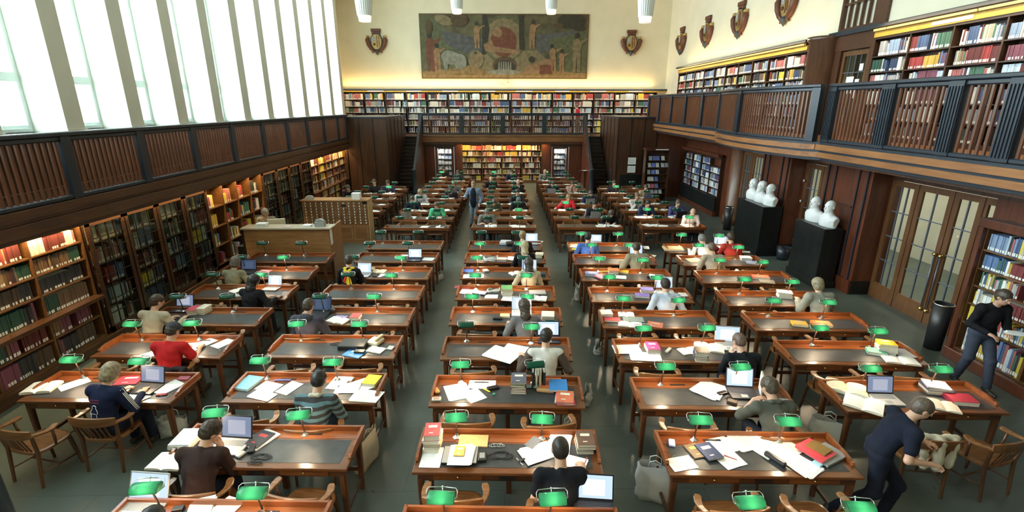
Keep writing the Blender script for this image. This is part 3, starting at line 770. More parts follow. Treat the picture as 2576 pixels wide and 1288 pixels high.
b.box(9.72, 13.5, 6.4, 9.84, 13.95, 9.6, DESKD); b.box(9.72, 15.25, 6.4, 9.84, 15.35, 9.6, DESKD)
for q in range(5): y = 13.95 + 1.3 * q / 5; b.box(9.74, y, 6.4, 9.80, y + .05, 9.6, DESKD)
for z in (6.45, 7.1, 8.3, 9.4): b.box(9.73, 13.95, z, 9.81, 15.25, z + .05, DESKD)
gr = structure(b.build('window_30'))
b = MB(); b.box(9.83, 13.95, 6.4, 9.85, 15.25, 9.6); structure(b.build('window_backing', mat('cream_pane', (.66, .60, .46), .8), gr))  # even cream panes behind the grille bars
# lower right bookcase, nearest
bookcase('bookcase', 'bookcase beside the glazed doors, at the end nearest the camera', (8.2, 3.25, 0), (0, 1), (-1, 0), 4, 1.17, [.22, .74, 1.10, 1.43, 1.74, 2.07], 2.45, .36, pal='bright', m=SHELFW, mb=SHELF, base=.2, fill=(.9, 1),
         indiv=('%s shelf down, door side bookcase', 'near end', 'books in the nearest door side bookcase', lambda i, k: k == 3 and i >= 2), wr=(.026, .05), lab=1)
b = MB(); b.box(8.12, 7.93, 0, 8.62, 8.02, 2.55); b.box(8.10, 3.2, 2.45, 8.3, 8.02, 2.60); b.box(8.10, 3.2, 0, 8.22, 8.02, .2); structure(b.build('trim_18', PANELR, bevel=.01))
b = MB(); b.box(8.06, 5.2, .22, 8.19, 6.3, .72, BLACKST); b.box(8.05, 3.3, .70, 8.2, 6.35, .76, PANELR); structure(b.build('trim_19'))
bookcase('bookcase', 'bookcase of blue journals in the door side wall beside the round column', (8.75, 19.8, .0), (0, 1), (-1, 0), 4, 1.03, [.82, 1.12, 1.42, 1.72, 2.0], 2.32, .30, pal='cool', m=SHELF, base=.0, fill=(.8, 1), hr=(.8, .97), wr=(.02, .05), skip=((4, 0),))
b = MB(); b.box(8.66, 19.75, .2, 8.76, 23.95, .78, BLACKST); b.box(8.62, 19.75, 0, 8.76, 23.95, .2, PANELR); b.box(8.60, 19.75, 2.42, 8.78, 23.95, 2.52, PANELR); structure(b.build('trim_20'))
tag(STUFF.build('shelved_books'), 'thousands of bound volumes filling all the shelves of the reading hall', 'books', kind='stuff')
# ------------------------------------------------------------------ reading desk (origin: front edge centre on the floor, reader sits at -Y)
DW, DD, DH = 1.99, .66, .77
def make_desk():
    r = empty('reading_desk')
    b = MB(); b.box(-DW / 2, 0, DH - .035, DW / 2, DD, DH); b.build('desk_top', DESK, r, bevel=.008)
    b = MB(); b.box(-DW / 2 + .10, .085, DH, DW / 2 - .10, .465, DH + .0025); b.build('leather_inlay', LEATHER, r)
    b = MB(); b.box(-DW / 2 + .015, DD - .03, DH, DW / 2 - .015, DD, DH + .062); b.build('back_rail', RIM, r, bevel=.006)
    b = MB(); b.box(-DW / 2 + .06, .49, DH, DW / 2 - .06, DD - .03, DH + .003); b.build('back_strip', RIM, r)
    for s in (-1, 1):
        x = s * (DW / 2 - .018)
        b = MB(); b.prism([(.17, DH), (.15, DH + .02), (.17, DH + .045), (.20, DH + .035), (.24, DH + .05), (.30, DH + .062), (DD, DH + .062), (DD, DH)], x - .016, x + .016, axis='X'); b.build('side_rail', RIM, r)
    b = MB(); b.box(-DW / 2 + .05, .045, .635, DW / 2 - .05, .065, DH - .035); b.box(-DW / 2 + .05, DD - .065, .635, DW / 2 - .05, DD - .045, DH - .035)
    for s in (-1, 1): b.box(s * (DW / 2 - .06) - .01, .05, .635, s * (DW / 2 - .06) + .01, DD - .05, DH - .035)
    b.build('apron', DESKD, r)
    for s in (-1, 1):
        b = MB(); b.box(s * .52 - .26, .034, .65, s * .52 + .26, .046, DH - .05); d = b.build('drawer', DESK, r, bevel=.003)
        b = MB(); b.lathe([(0, 0), (.012, 0), (.014, .012), (0, .018)], 8, mt=TM((s * .52, .034, .695), (R(90), 0, 0))); b.build('knob', BRASS, d)
    b = MB(); b.box(-.09, .036, .645, .09, .046, DH - .05); b.build('socket_plate', DARKMET, r)
    for s in (-.36, .42):
        b = MB(); b.box(s - .10, .545, DH + .003, s + .10, .575, DH + .008, BLACKP); b.box(s + .02, .553, DH + .008, s + .035, .567, DH + .011, CHROME); b.build('inkwell_slot', None, r)
    for sx in (-1, 1):
        for sy in (0, 1):
            x, y = sx * (DW / 2 - .075), (.075 if sy == 0 else DD - .075)
            b = MB(); b.sweep([(x, y, 0), (x, y, .64)], [(.026, .026), (.036, .036)], upv=(0, 1, 0)); b.build('leg', DESKZ, r)
        b = MB(); b.box(sx * (DW / 2 - .075) - .014, .10, .13, sx * (DW / 2 - .075) + .014, DD - .10, .17); b.build('side_stretcher', DESKD, r)
    b = MB(); b.box(-DW / 2 + .09, DD - .115, .28, DW / 2 - .09, DD - .09, .33); b.build('footrest', DESKD, r)
    b = MB(); b.box(-.03, DD - .11, 0, .03, DD - .05, .64); b.build('leg', DESKZ, r)
    return r
# ------------------------------------------------------------------ armchair (origin: floor under the seat, faces +Y)
def make_chair():
    r = empty('armchair')
    b = MB()
    n = 20; poly = []
    for i in range(n):
        a = 2 * PI * i / n; ca, sa = math.cos(a), math.sin(a)
        poly.append((.245 * math.copysign(abs(ca) ** .55, ca), .225 * math.copysign(abs(sa) ** .6, sa)))
    top = [(x * .97, y * .97) for x, y in poly]
    vs = [(x, y, .425) for x, y in poly] + [(x, y, .452) for x, y in poly] + [(x * .9, y * .9, .458) for x, y in poly] + [(x * .45, y * .45, .440) for x, y in poly] + [(0, -.01, .437)]
    fs = [tuple(range(n))[::-1]]
    for k in range(3): fs += [(k * n + i, k * n + (i + 1) % n, (k + 1) * n + (i + 1) % n, (k + 1) * n + i) for i in range(n)]
    fs += [(3 * n + i, 3 * n + (i + 1) % n, 4 * n) for i in range(n)]
    b.add(vs, fs, None, False); b.build('seat', CHAIR, r)
    # crest rail: broad, curved, slightly raked
    b = MB(); pts = []; wh = []
    for i in range(13):
        u = -1 + 2 * i / 12
        pts.append((.275 * math.sin(u * 1.15) / math.sin(1.15), -.245 - .075 * math.cos(u * 1.4) + .03, .735)); wh.append((.0125, .062 - .018 * abs(u) ** 3))
    b.sweep(pts, wh); b.build('backrest', CHAIR, r)
    for s in (-1, 1):
        b = MB()
        pts = [(s * .262, -.240, .715), (s * .282, -.16, .700), (s * .292, -.09, .690), (s * .290, -.03, .690), (s * .276, .02, .700), (s * .268, .045, .705)]
        b.sweep(pts, [(.020, .016), (.024, .014), (.028, .013), (.034, .013), (.036, .013), (.024, .011)]); b.build('armrest', CHAIR, r)
        b = MB(); b.tube([(s * .285, -.03, .680), (s * .275, -.02, .56), (s * .232, .0, .44)], [.014, .017, .014], 6); b.build('arm_post', CHAIRZ, r)
        b = MB(); b.sweep([(s * .262, -.225, .73), (s * .225, -.19, .44), (s * .215, -.24, 0)], [(.016, .016), (.019, .019), (.014, .014)], upv=(0, 1, 0)); b.build('leg', CHAIRZ, r)
        b = MB(); b.sweep([(s * .195, .17, .43), (s * .225, .215, 0)], [(.021, .021), (.014, .014)], upv=(0, 1, 0)); b.build('leg', CHAIRZ, r)
        b = MB(); b.tube([(s * .215, -.215, .18), (s * .215, .195, .16)], .011, 6); b.build('stretcher', CHAIRZ, r)
    for q in range(6):
        x = -.15 + .06 * q
        b = MB(); b.sweep([(x * .88, -.185 - .012 * math.cos(x * 9), .445), (x, -.265 - .018 * math.cos(x * 9), .69)], (.0135, .006), upv=(0, 1, 0)); b.build('slat', CHAIRZ, r)
    b = MB(); b.tube([(-.215, -.01, .17), (.215, -.01, .17)], .011, 6); b.build('stretcher', CHAIRZ, r)
    return r
SH_IN = mat('opal_lining', (.75, .76, .72), .5)
_b = SH_IN.node_tree.nodes['Principled BSDF']; _t = SH_IN.node_tree.nodes.new('ShaderNodeBsdfTranslucent'); _t.inputs[0].default_value = (.75, .78, .72, 1); _m = SH_IN.node_tree.nodes.new('ShaderNodeMixShader'); _m.inputs[0].default_value = .5
SH_IN.node_tree.links.new(_b.outputs[0], _m.inputs[1]); SH_IN.node_tree.links.new(_t.outputs[0], _m.inputs[2]); SH_IN.node_tree.links.new(_m.outputs[0], SH_IN.node_tree.nodes['Material Output'].inputs[0])
# ------------------------------------------------------------------ banker's lamp (origin: base on the desk strip; shade leans toward -Y)
def make_lamp(lit):
    r = empty('desk_lamp')
    b = MB(); b.lathe([(0, 0), (.048, 0), (.046, .010), (.030, .022), (.016, .034), (.013, .05), (0, .052)], 6, smooth=False); b.build('base', CHROME, r)
    b = MB(); b.tube([(0, 0, .04), (0, -.025, .16), (0, -.06, .315)], [.0095, .009, .008], 8); b.build('stem', BRONZE, r)
    c = (0, -.095, .335)
    prof = []
    for i in range(11):
        a = R(200 - 190 * i / 10)
        prof.append((.062 * math.cos(a) * (1.08 if i > 5 else 1), .050 * math.sin(a)))
    prof = [(-.066, -.030), (-.066, -.005), (-.055, .026), (-.030, .043), (0, .046), (.030, .040), (.052, .022), (.064, -.004), (.068, -.030)]
    til = TM(c, (R(-14), 0, 0))
    vs = []; fs = []; N = len(prof); L = .118
    xs = [-L, -L * .94, -L * .5, 0, L * .5, L * .94, L]
    for i, x in enumerate(xs):
        k = .90 if i in (0, len(xs) - 1) else 1
        for (y, z) in prof: vs.append(til @ Vector((x, y * k, -.030 + (z + .030) * k)))
    for i in range(len(xs) - 1):
        for q in range(N - 1): fs.append((i * N + q, i * N + q + 1, (i + 1) * N + q + 1, (i + 1) * N + q))
    fs.append(tuple(range(N))); fs.append(tuple((len(xs) - 1) * N + q for q in range(N))[::-1])
    b = MB(); b.add(vs, fs, None, True)
    sh = b.build('lamp_shade', SH_IN, r)
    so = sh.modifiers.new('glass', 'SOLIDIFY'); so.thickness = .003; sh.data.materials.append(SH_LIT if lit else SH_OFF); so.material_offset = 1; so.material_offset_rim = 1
    b = MB()
    for s in (-1, 1):
        b.tube([til @ Vector(p) for p in ((s * .122, 0, -.005), (s * .138, .0, .0), (s * .138, .03, .045), (s * .120, .05, .060), (0, .055, .064))], .0042, 6)
        b.lathe([(0, 0), (.009, 0), (.009, .012), (0, .014)], 8, mt=til @ TM((s * .118, 0, -.005), (0, R(90 * s), 0)))
    b.lathe([(0, -.006), (.010, -.004), (.010, .006), (0, .010)], 8, mt=til @ TM((0, .055, .066)))
    b.tube([til @ Vector((0, .055, .062)), (0, -.055, .31)], .005, 6)
    b.build('bracket', CHROME, r)
    b = MB(); b.tube([til @ Vector((-.05, 0, .004)), til @ Vector((.05, 0, .004))], .009, 8); b.build('bulb', BULB if lit else LABELM, r)
    return r
LP = [0]
def put_lamp(proto, x, y, z, rz, label, lit, group=None):
    o = copy_tree(proto); o.location = (x, y, z); o.rotation_euler = (0, 0, rz)
    tag(o, label, 'lamp', group)
    if lit:
        off = Matrix.Rotation(rz, 3, 'Z') @ Vector((0, -.098, .318))
        light('desk_lamp_light', 'POINT', (x + off.x, y + off.y, z + off.z), 5.2 * lit, (1, .76, .50), radius=.022)
    return o
# ------------------------------------------------------------------ things on the desks (origin at the underside centre)
CV = {}
def cmat(c, rough=.55):
    key = tuple(round(v, 3) for v in c)
    if key not in CV: CV[key] = mat('cover_%d' % len(CV), key, rough, vary=.12, vscale=22)
    return CV[key]
def sheet(x, y, z, rz, label, w=.21, h=.297, col=None, n=1, group=None, name='paper_sheet', cat='paper'):
    b = MB(); g = 5
    for q in range(n):
        a = random.uniform(-.12, .12) if q else 0; dx, dy = (random.uniform(-.02, .02), random.uniform(-.02, .02)) if q else (0, 0)
        zz = q * .0022; vs = []
        for i in range(g):
            for j in range(g):
                u, v = (i / (g - 1) - .5) * w, (j / (g - 1) - .5) * h
                lift = .0012 + .006 * max(0, abs(u) / w * 2 - .75) * (i > 2) + .003 * max(0, v / h * 2 - .6)
                vs.append((u * math.cos(a) - v * math.sin(a) + dx, u * math.sin(a) + v * math.cos(a) + dy, zz + lift))
        m_ = len(vs); fs = []
        for i in range(g - 1):
            for j in range(g - 1): k = i * g + j; fs.append((k, k + g, k + g + 1, k + 1))
        b.add(vs, fs, PAPER if col is None else cmat(col, .8), True)
        # lines of writing
        if q == n - 1:
            for t in range(9):
                v = (.38 - t * .088) * h; L_ = w * (.36 if t % 4 != 3 else .15)
                zz2 = zz + .0022
                c_, s_ = math.cos(a), math.sin(a)
                P_ = lambda u, vv: (u * c_ - vv * s_ + dx, u * s_ + vv * c_ + dy, zz2 + (.004 * (vv / h * 2 > .6)))
                b.add([P_(-w * .38, v), P_(L_, v), P_(L_, v - .0028), P_(-w * .38, v - .0028)], [(0, 1, 2, 3)], GREYINK)
    o = b.build(name, None, None, (x, y, z), (0, 0, rz)); tag(o, label, cat, group); return o
GREYINK = mat('grey_writing', (.46, .46, .48), .8)
def book(x, y, z, rz, label, w=.17, h=.24, t=.03, col=(.3, .05, .05), group=None, mark=None, stand=False, tiltx=0, cat='book'):
    r = empty('book', (x, y, z), rz); tag(r, label, cat, group)
    mt = TM((0, 0, 0), (tiltx, 0, 0)) if not stand else TM((0, 0, h / 2), (R(90), 0, 0)) @ TM((0, 0, -t / 2))
    b = MB(); c = .003
    b.box(-w / 2, -h / 2, 0, w / 2, h / 2, c, mt=mt); b.box(-w / 2, -h / 2, t - c, w / 2, h / 2, t, mt=mt); b.box(-w / 2, -h / 2, c, -w / 2 + c, h / 2, t - c, mt=mt)
    b.build('cover', cmat(col), r)
    b = MB(); b.box(-w / 2 + c, -h / 2 + .004, c, w / 2 - .005, h / 2 - .004, t - c, mt=mt); b.build('page_block', PAGES, r)
    if mark:
        b = MB(); b.box(-w * .28, h * .12, t, w * .28, h * .30, t + .0006, mt=mt); b.box(-w * .2, -h * .3, t, w * .05, -h * .24, t + .0006, mt=mt); b.build('title_block', cmat(mark), r)
    return r
def open_book(x, y, z, rz, label, w=.34, h=.24, t=.03, col=(.25, .2, .15), page=None, arch=.4, group=None):
    r = empty('open_book', (x, y, z), rz); tag(r, label, 'book', group)
    pg = PAPER if page is None else cmat(page, .8)
    b = MB(); b.box(-w / 2 - .004, -h / 2 - .004, 0, w / 2 + .004, h / 2 + .004, .004); b.build('cover', cmat(col), r)
    b = MB(); n = 16; prof = []
    for i in range(n + 1):
        u = -1 + 2 * i / n; a = abs(u)
        prof.append((u * w / 2, .006 + t * (a ** .35) * (1 - .55 * a ** 2.5) if a > .01 else .006))
    vs = [(x_, -h / 2, z_) for x_, z_ in prof] + [(x_, h / 2, z_) for x_, z_ in prof] + [(x_, -h / 2, .004) for x_, z_ in prof] + [(x_, h / 2, .004) for x_, z_ in prof]
    k = n + 1; fs = [(i, i + 1, k + i + 1, k + i) for i in range(n)]
    b.add(vs, fs, pg, True)
    b.add(vs, [(2 * k + i, 2 * k + i + 1, i + 1, i) for i in range(n)] + [(k + i, k + i + 1, 3 * k + i + 1, 3 * k + i) for i in range(n)] + [(0, k, 3 * k, 2 * k), (n, k + n, 3 * k + n, 2 * k + n)], PAGES)
    for s in (-1, 1):
        for q in range(8):
            v = h * (.38 - q * .1); xa, xb = s * w * .10, s * w * .42; f = lambda a: .006 + t * (a ** .35) * (1 - .55 * a ** 2.5) + .0012
            xs_ = [xa + (xb - xa) * j / 3 for j in range(4)]
            for j in range(3):
                b.add([(xs_[j], v, f(abs(xs_[j]) / (w / 2))), (xs_[j + 1], v, f(abs(xs_[j + 1]) / (w / 2))), (xs_[j + 1], v - .003, f(abs(xs_[j + 1]) / (w / 2))), (xs_[j], v - .003, f(abs(xs_[j]) / (w / 2)))], [(0, 1, 2, 3)], GREYINK)
    b.build('pages', None, r)
    return r
def laptop(x, y, z, rz, label, body=BLACKP, scr=None, w=.33, d=.24, open_=105, group=None, lidm=None):
    r = empty('laptop', (x, y, z), rz); tag(r, label, 'laptop', group)
    b = MB(); b.box(-w / 2, -d / 2, .004, w / 2, d / 2, .024); b.build('base', body, r, bevel=.004)
    if open_ > 5:
        b = MB()
        for i in range(12):
            for j in range(5):
                kx, ky = -w * .42 + i * w * .84 / 12, d * .02 + j * d * .36 / 5
                b.box(kx, ky, .024, kx + w * .06, ky + d * .055, .0265)
        b.build('keyboard', GREYP if body is not BLACKP else mat('key_black', (.035, .035, .04), .5), r)
        b = MB(); b.box(-w * .12, -d * .40, .024, w * .12, -d * .14, .0246); b.build('touchpad', GREYP, r)
        lm = TM((0, d / 2, .022), (R(open_ - 90) * -1, 0, 0))
        b = MB(); b.box(-w / 2, -.004, 0, w / 2, .006, d * .98, mt=lm); b.build('lid', lidm or body, r, bevel=.003)
        b = MB(); b.box(-w / 2 + .014, -.0055, .022, w / 2 - .014, -.0042, d * .98 - .014, mt=lm); b.build('screen', scr or SCR_W, r)
    else:
        b = MB(); b.box(-w / 2, -d / 2, .024, w / 2, d / 2, .033); b.build('lid', lidm or body, r, bevel=.003)
    return r
def small_box(name, x, y, z, rz, label, cat, sx, sy, sz, m, top=None, bevel=.006, group=None):
    b = MB(); b.box(-sx / 2, -sy / 2, 0, sx / 2, sy / 2, sz)
    o = b.build(name, m, None, (x, y, z), (0, 0, rz), bevel=bevel); tag(o, label, cat, group)
    if top is not None:
        t = MB(); t.box(-sx * .32, -sy * .28, sz, sx * .32, sy * .28, sz + .0008); t.build('label_patch', top, o)
    return o
def pen(x, y, z, rz, label, col=(.05, .05, .05)):
    b = MB(); b.tube([(-.07, 0, .005), (.05, 0, .005), (.066, 0, .005)], [.0045, .0045, .002], 8); b.box(-.07, -.001, .009, -.03, .001, .011)
    o = b.build('pen', cmat(col, .3), None, (x, y, z), (0, 0, rz)); tag(o, label, 'pen'); return o
def cable(pts, label, m=BLACKP, r=.004, name='cable'):
    P = [Vector(p) for p in pts]; out = []
    for i in range(len(P) - 1):
        p0, p1, p2, p3 = P[max(i - 1, 0)], P[i], P[i + 1], P[min(i + 2, len(P) - 1)]
        for k in range(6):
            t = k / 6; out.append(.5 * ((2 * p1) + (p2 - p0) * t + (2 * p0 - 5 * p1 + 4 * p2 - p3) * t * t + (3 * p1 - p0 - 3 * p2 + p3) * t ** 3))
    out.append(P[-1]); b = MB(); b.tube(out, r, 6); o = b.build(name, m); tag(o, label, 'cable'); return o
def coil(x, y, z, label, m=BLACKP, r=.07, n=3):
    pts = []
    for i in range(n * 8 + 4):
        a = i * PI / 4; rr = r * (1 + .25 * math.sin(i * 1.7)); pts.append((x + rr * math.cos(a) + .01 * i / n, y + rr * .6 * math.sin(a), z + .005 + .003 * (i % 3)))
    return cable(pts, label, m)
def bag(x, y, rz, label, w=.38, h=.42, d=.14, m=PLASTIC_BAG, z=0, name='plastic_bag', cat='bag', handles=True):
    r = empty(name, (x, y, z), rz); tag(r, label, cat)
    b = MB(); nx, nz = 10, 7; ring = []
    for k in range(nz + 1):
        zz = h * k / nz; row = []
        for i in range(2 * nx):
            u = 2 * PI * i / (2 * nx); pinch = 1 - .45 * (k / nz) ** 2
            rx = w / 2 * (1 + .06 * math.sin(3 * u + k)) * (1 + .04 * math.sin(k * 1.9)); ry = d / 2 * pinch * (1 + .25 * math.sin(5 * u + 2 * k))
            cu, su = math.cos(u), math.sin(u)
            row.append((rx * math.copysign(abs(cu) ** .6, cu), ry * math.copysign(abs(su) ** .7, su), zz + (.03 * math.sin(4 * u) if k == nz else 0)))
        ring.append(row)
    vs = [p for row in ring for p in row]; m_ = 2 * nx; fs = [tuple(range(m_))[::-1]]
    for k in range(nz):
        for i in range(m_): fs.append((k * m_ + i, k * m_ + (i + 1) % m_, (k + 1) * m_ + (i + 1) % m_, (k + 1) * m_ + i))
    b.add(vs, fs, None, True); b.build('sack', m, r)
    if handles:
        for s in (-1, 1):
            q = MB(); q.tube([(-.07, s * d * .25, h - .01), (-.06, s * d * .3, h + .07), (0, s * d * .3, h + .10), (.06, s * d * .3, h + .07), (.07, s * d * .25, h - .01)], .006, 6); q.build('handle', m, r)
    return r
# ------------------------------------------------------------------ people: distance-field bodies turned into one continuous surface each
def smin(a, b, k):
    h = np.clip(.5 + .5 * (b - a) / k, 0, 1)
    return b + (a - b) * h - k * h * (1 - h)
def prim_d(X, Y, Z, p):
    if p[0] == 'c':
        a, b, ra, rb = np.array(p[1]), np.array(p[2]), p[3], p[4]
        ba = b - a; L2 = max(1e-9, float(ba @ ba))
        px, py, pz = X - a[0], Y - a[1], Z - a[2]
        t = np.clip((px * ba[0] + py * ba[1] + pz * ba[2]) / L2, 0, 1)
        return np.sqrt((px - t * ba[0]) ** 2 + (py - t * ba[1]) ** 2 + (pz - t * ba[2]) ** 2) - (ra + (rb - ra) * t)
    c, r, Rm = p[1], p[2], p[3]
    px, py, pz = X - c[0], Y - c[1], Z - c[2]
    if Rm is not None:
        qx = px * Rm[0][0] + py * Rm[1][0] + pz * Rm[2][0]; qy = px * Rm[0][1] + py * Rm[1][1] + pz * Rm[2][1]; qz = px * Rm[0][2] + py * Rm[1][2] + pz * Rm[2][2]
        px, py, pz = qx, qy, qz
    k0 = np.sqrt((px / r[0]) ** 2 + (py / r[1]) ** 2 + (pz / r[2]) ** 2)
    k1 = np.sqrt((px / r[0] ** 2) ** 2 + (py / r[1] ** 2) ** 2 + (pz / r[2] ** 2) ** 2)
    return k0 * (k0 - 1) / np.maximum(k1, 1e-6)
def pbox(p):
    if p[0] == 'c':
        a, b, r = np.array(p[1]), np.array(p[2]), max(p[3], p[4]); return np.minimum(a, b) - r, np.maximum(a, b) + r
    c, r = np.array(p[1]), max(p[2]); return c - r, c + r
def sdf_mesh(name, prims, h, m, parent, sub=(), noise=0, nf=1.0, ksub=.01, smooth=True):
    lo = np.min([pbox(p)[0] for p in prims], 0) - 3 * h; hi = np.max([pbox(p)[1] for p in prims], 0) + 3 * h
    n = np.ceil((hi - lo) / h).astype(int) + 1
    D = np.full(n, 1.0, np.float32)
    ax = [lo[i] + h * np.arange(n[i], dtype=np.float32) for i in range(3)]
    def region(p, pad):
        a, b = pbox(p); i0 = np.clip(((a - pad - lo) / h).astype(int), 0, n - 1); i1 = np.clip(((b + pad - lo) / h).astype(int) + 2, 1, n)
        return tuple(slice(int(u), int(v)) for u, v in zip(i0, i1))
    for p in prims:
        k = p[-1]; s = region(p, k + 3 * h)
        X, Y, Z = np.meshgrid(ax[0][s[0]], ax[1][s[1]], ax[2][s[2]], indexing='ij', sparse=True)
        D[s] = smin(D[s], prim_d(X, Y, Z, p), k)
    for p in sub:
        s = region(p, ksub + 3 * h)
        X, Y, Z = np.meshgrid(ax[0][s[0]], ax[1][s[1]], ax[2][s[2]], indexing='ij', sparse=True)
        D[s] = -smin(-D[s], prim_d(X, Y, Z, p), ksub)
    if noise:
        X, Y, Z = np.meshgrid(*ax, indexing='ij', sparse=True)
        f = nf
        D += noise * (np.sin(31 * f * X + 17 * f * Z + 2 * np.sin(19 * f * Y)) * np.sin(26 * f * Z - 13 * f * Y + 1.7 * np.sin(23 * f * X)) + .5 * np.sin(57 * f * Z + 21 * f * X + 11 * f * Y))
    ins = D < 0
    c = np.zeros(n - 1, np.uint8)
    cor = [(i, j, k) for i in (0, 1) for j in (0, 1) for k in (0, 1)]
    for (i, j, k) in cor: c += ins[i:n[0] - 1 + i, j:n[1] - 1 + j, k:n[2] - 1 + k]
    act = (c > 0) & (c < 8)
    idx = np.argwhere(act)
    if not len(idx): return None
    vals = np.stack([D[idx[:, 0] + i, idx[:, 1] + j, idx[:, 2] + k] for (i, j, k) in cor], 1)
    P = np.array(cor, np.float32); acc = np.zeros((len(idx), 3), np.float32); cnt = np.zeros(len(idx), np.float32)
    for a in range(8):
        for b in range(a + 1, 8):
            if np.abs(P[a] - P[b]).sum() != 1: continue
            va, vb = vals[:, a], vals[:, b]; mk = (va < 0) != (vb < 0)
            t = np.where(mk, va / np.where(mk, va - vb, 1), 0)[:, None]
            acc += np.where(mk[:, None], P[a] + t * (P[b] - P[a]), 0); cnt += mk
    V = (idx + acc / cnt[:, None]) * h + lo
    vid = np.full(n - 1, -1, np.int32); vid[act] = np.arange(len(idx))
    F = []
    for axn in range(3):
        u, v = (axn + 1) % 3, (axn + 2) % 3
        sl0 = [slice(1, n[i] - 1) for i in range(3)]; sl1 = list(sl0); sl0[axn] = slice(0, n[axn] - 1); sl1[axn] = slice(1, n[axn])
        A_, B_ = ins[tuple(sl0)], ins[tuple(sl1)]; e = np.argwhere(A_ != B_)
        if not len(e): continue
        flip = A_[tuple(e.T)]
        off = np.array([1, 1, 1]); off[axn] = 0; e = e + off
        def cell(du, dv):
            q = e.copy(); q[:, u] -= du; q[:, v] -= dv; return vid[q[:, 0], q[:, 1], q[:, 2]]
        q = np.stack([cell(1, 1), cell(0, 1), cell(0, 0), cell(1, 0)], 1)
        q[~flip] = q[~flip][:, ::-1]
        F.append(q[(q >= 0).all(1)])
    F = np.concatenate(F)
    me = bpy.data.meshes.new(name)
    me.vertices.add(len(V)); me.vertices.foreach_set('co', V.astype(np.float32).ravel())
    me.loops.add(F.size); me.loops.foreach_set('vertex_index', F.astype(np.int32).ravel())
    me.polygons.add(len(F)); me.polygons.foreach_set('loop_start', np.arange(0, F.size, 4, dtype=np.int32))
    me.polygons.foreach_set('use_smooth', np.ones(len(F), bool))
    me.materials.append(m); me.update(calc_edges=True); me.validate()
    o = bpy.data.objects.new(name, me); COL.objects.link(o)
    if parent is not None: o.parent = parent
    return o
def rotx(a): c, s = math.cos(a), math.sin(a); return np.array([[1, 0, 0], [0, c, -s], [0, s, c]])
def roty(a): c, s = math.cos(a), math.sin(a); return np.array([[c, 0, s], [0, 1, 0], [-s, 0, c]])
def rotz(a): c, s = math.cos(a), math.sin(a); return np.array([[c, -s, 0], [s, c, 0], [0, 0, 1]])
def unit(v): return v / max(1e-9, np.linalg.norm(v))
def ik(S, H, l1, l2, hint):
    d = H - S; L = min(np.linalg.norm(d), l1 + l2 - .005); u = unit(d); H = S + u * L
    a = (l1 * l1 - l2 * l2 + L * L) / (2 * L); hh = math.sqrt(max(0, l1 * l1 - a * a))
    w = hint - u * (hint @ u); return S + u * a + unit(w) * hh, H
SKINS = {}
def skin_mat(c):
    if c not in SKINS:
        m = mat('skin_%d' % len(SKINS), c, .5, vary=.08, vscale=14); SKINS[c] = m
        m.node_tree.nodes['Principled BSDF'].inputs['Subsurface Weight'].default_value = .08
        m.node_tree.nodes['Principled BSDF'].inputs['Subsurface Radius'].default_value = (.02, .008, .004)
    return SKINS[c]
HAIRS = {}
def hair_mat(c):
    if c not in HAIRS:
        m = bpy.data.materials.new('hair_%d' % len(HAIRS)); n, l = nodes(m); b = n['Principled BSDF']
        tc = n.new('ShaderNodeTexCoord'); mp = n.new('ShaderNodeMapping'); mp.inputs['Scale'].default_value = (70, 70, 9)
        nz = n.new('ShaderNodeTexNoise'); nz.inputs['Scale'].default_value = 1; nz.inputs['Detail'].default_value = 3
        rp = n.new('ShaderNodeValToRGB'); rp.color_ramp.elements[0].position = .35; rp.color_ramp.elements[0].color = (*[v * .55 for v in c], 1); rp.color_ramp.elements[1].position = .68; rp.color_ramp.elements[1].color = (*[min(1, v * 1.35) for v in c], 1)
        bp = n.new('ShaderNodeBump'); bp.inputs['Strength'].default_value = .5; bp.inputs['Distance'].default_value = .006
        l.new(tc.outputs['Object'], mp.inputs[0]); l.new(mp.outputs[0], nz.inputs[0]); l.new(nz.outputs[0], rp.inputs[0]); l.new(rp.outputs[0], b.inputs['Base Color']); l.new(nz.outputs[0], bp.inputs['Height']); l.new(bp.outputs[0], b.inputs['Normal'])
        b.inputs['Roughness'].default_value = .45; HAIRS[c] = m
    return HAIRS[c]
def cloth_mat(c, rough=.85):
    key = ('cl',) + tuple(c)
    if key not in CV: CV[key] = mat('cloth_%d' % len(CV), tuple(c), rough, spec=.2, vary=.10, vscale=9, bump=.25, bscale=160)
    return CV[key]
def stripe_mat(c1, c2, n_=13.0):
    m = bpy.data.materials.new('striped_cloth'); n, l = nodes(m); b = n['Principled BSDF']; b.inputs['Roughness'].default_value = .9
    tc = n.new('ShaderNodeTexCoord'); w = n.new('ShaderNodeTexWave'); w.bands_direction = 'Z'; w.inputs['Scale'].default_value = n_ / 3.14; w.inputs['Distortion'].default_value = .5; w.inputs['Detail Scale'].default_value = 1
    rp = n.new('ShaderNodeValToRGB'); rp.color_ramp.interpolation = 'CONSTANT'; rp.color_ramp.elements[0].color = (*c1, 1); rp.color_ramp.elements[1].position = .5; rp.color_ramp.elements[1].color = (*c2, 1)
    l.new(tc.outputs['Object'], w.inputs[0]); l.new(w.outputs['Fac'], rp.inputs[0]); l.new(rp.outputs[0], b.inputs['Base Color']); return m
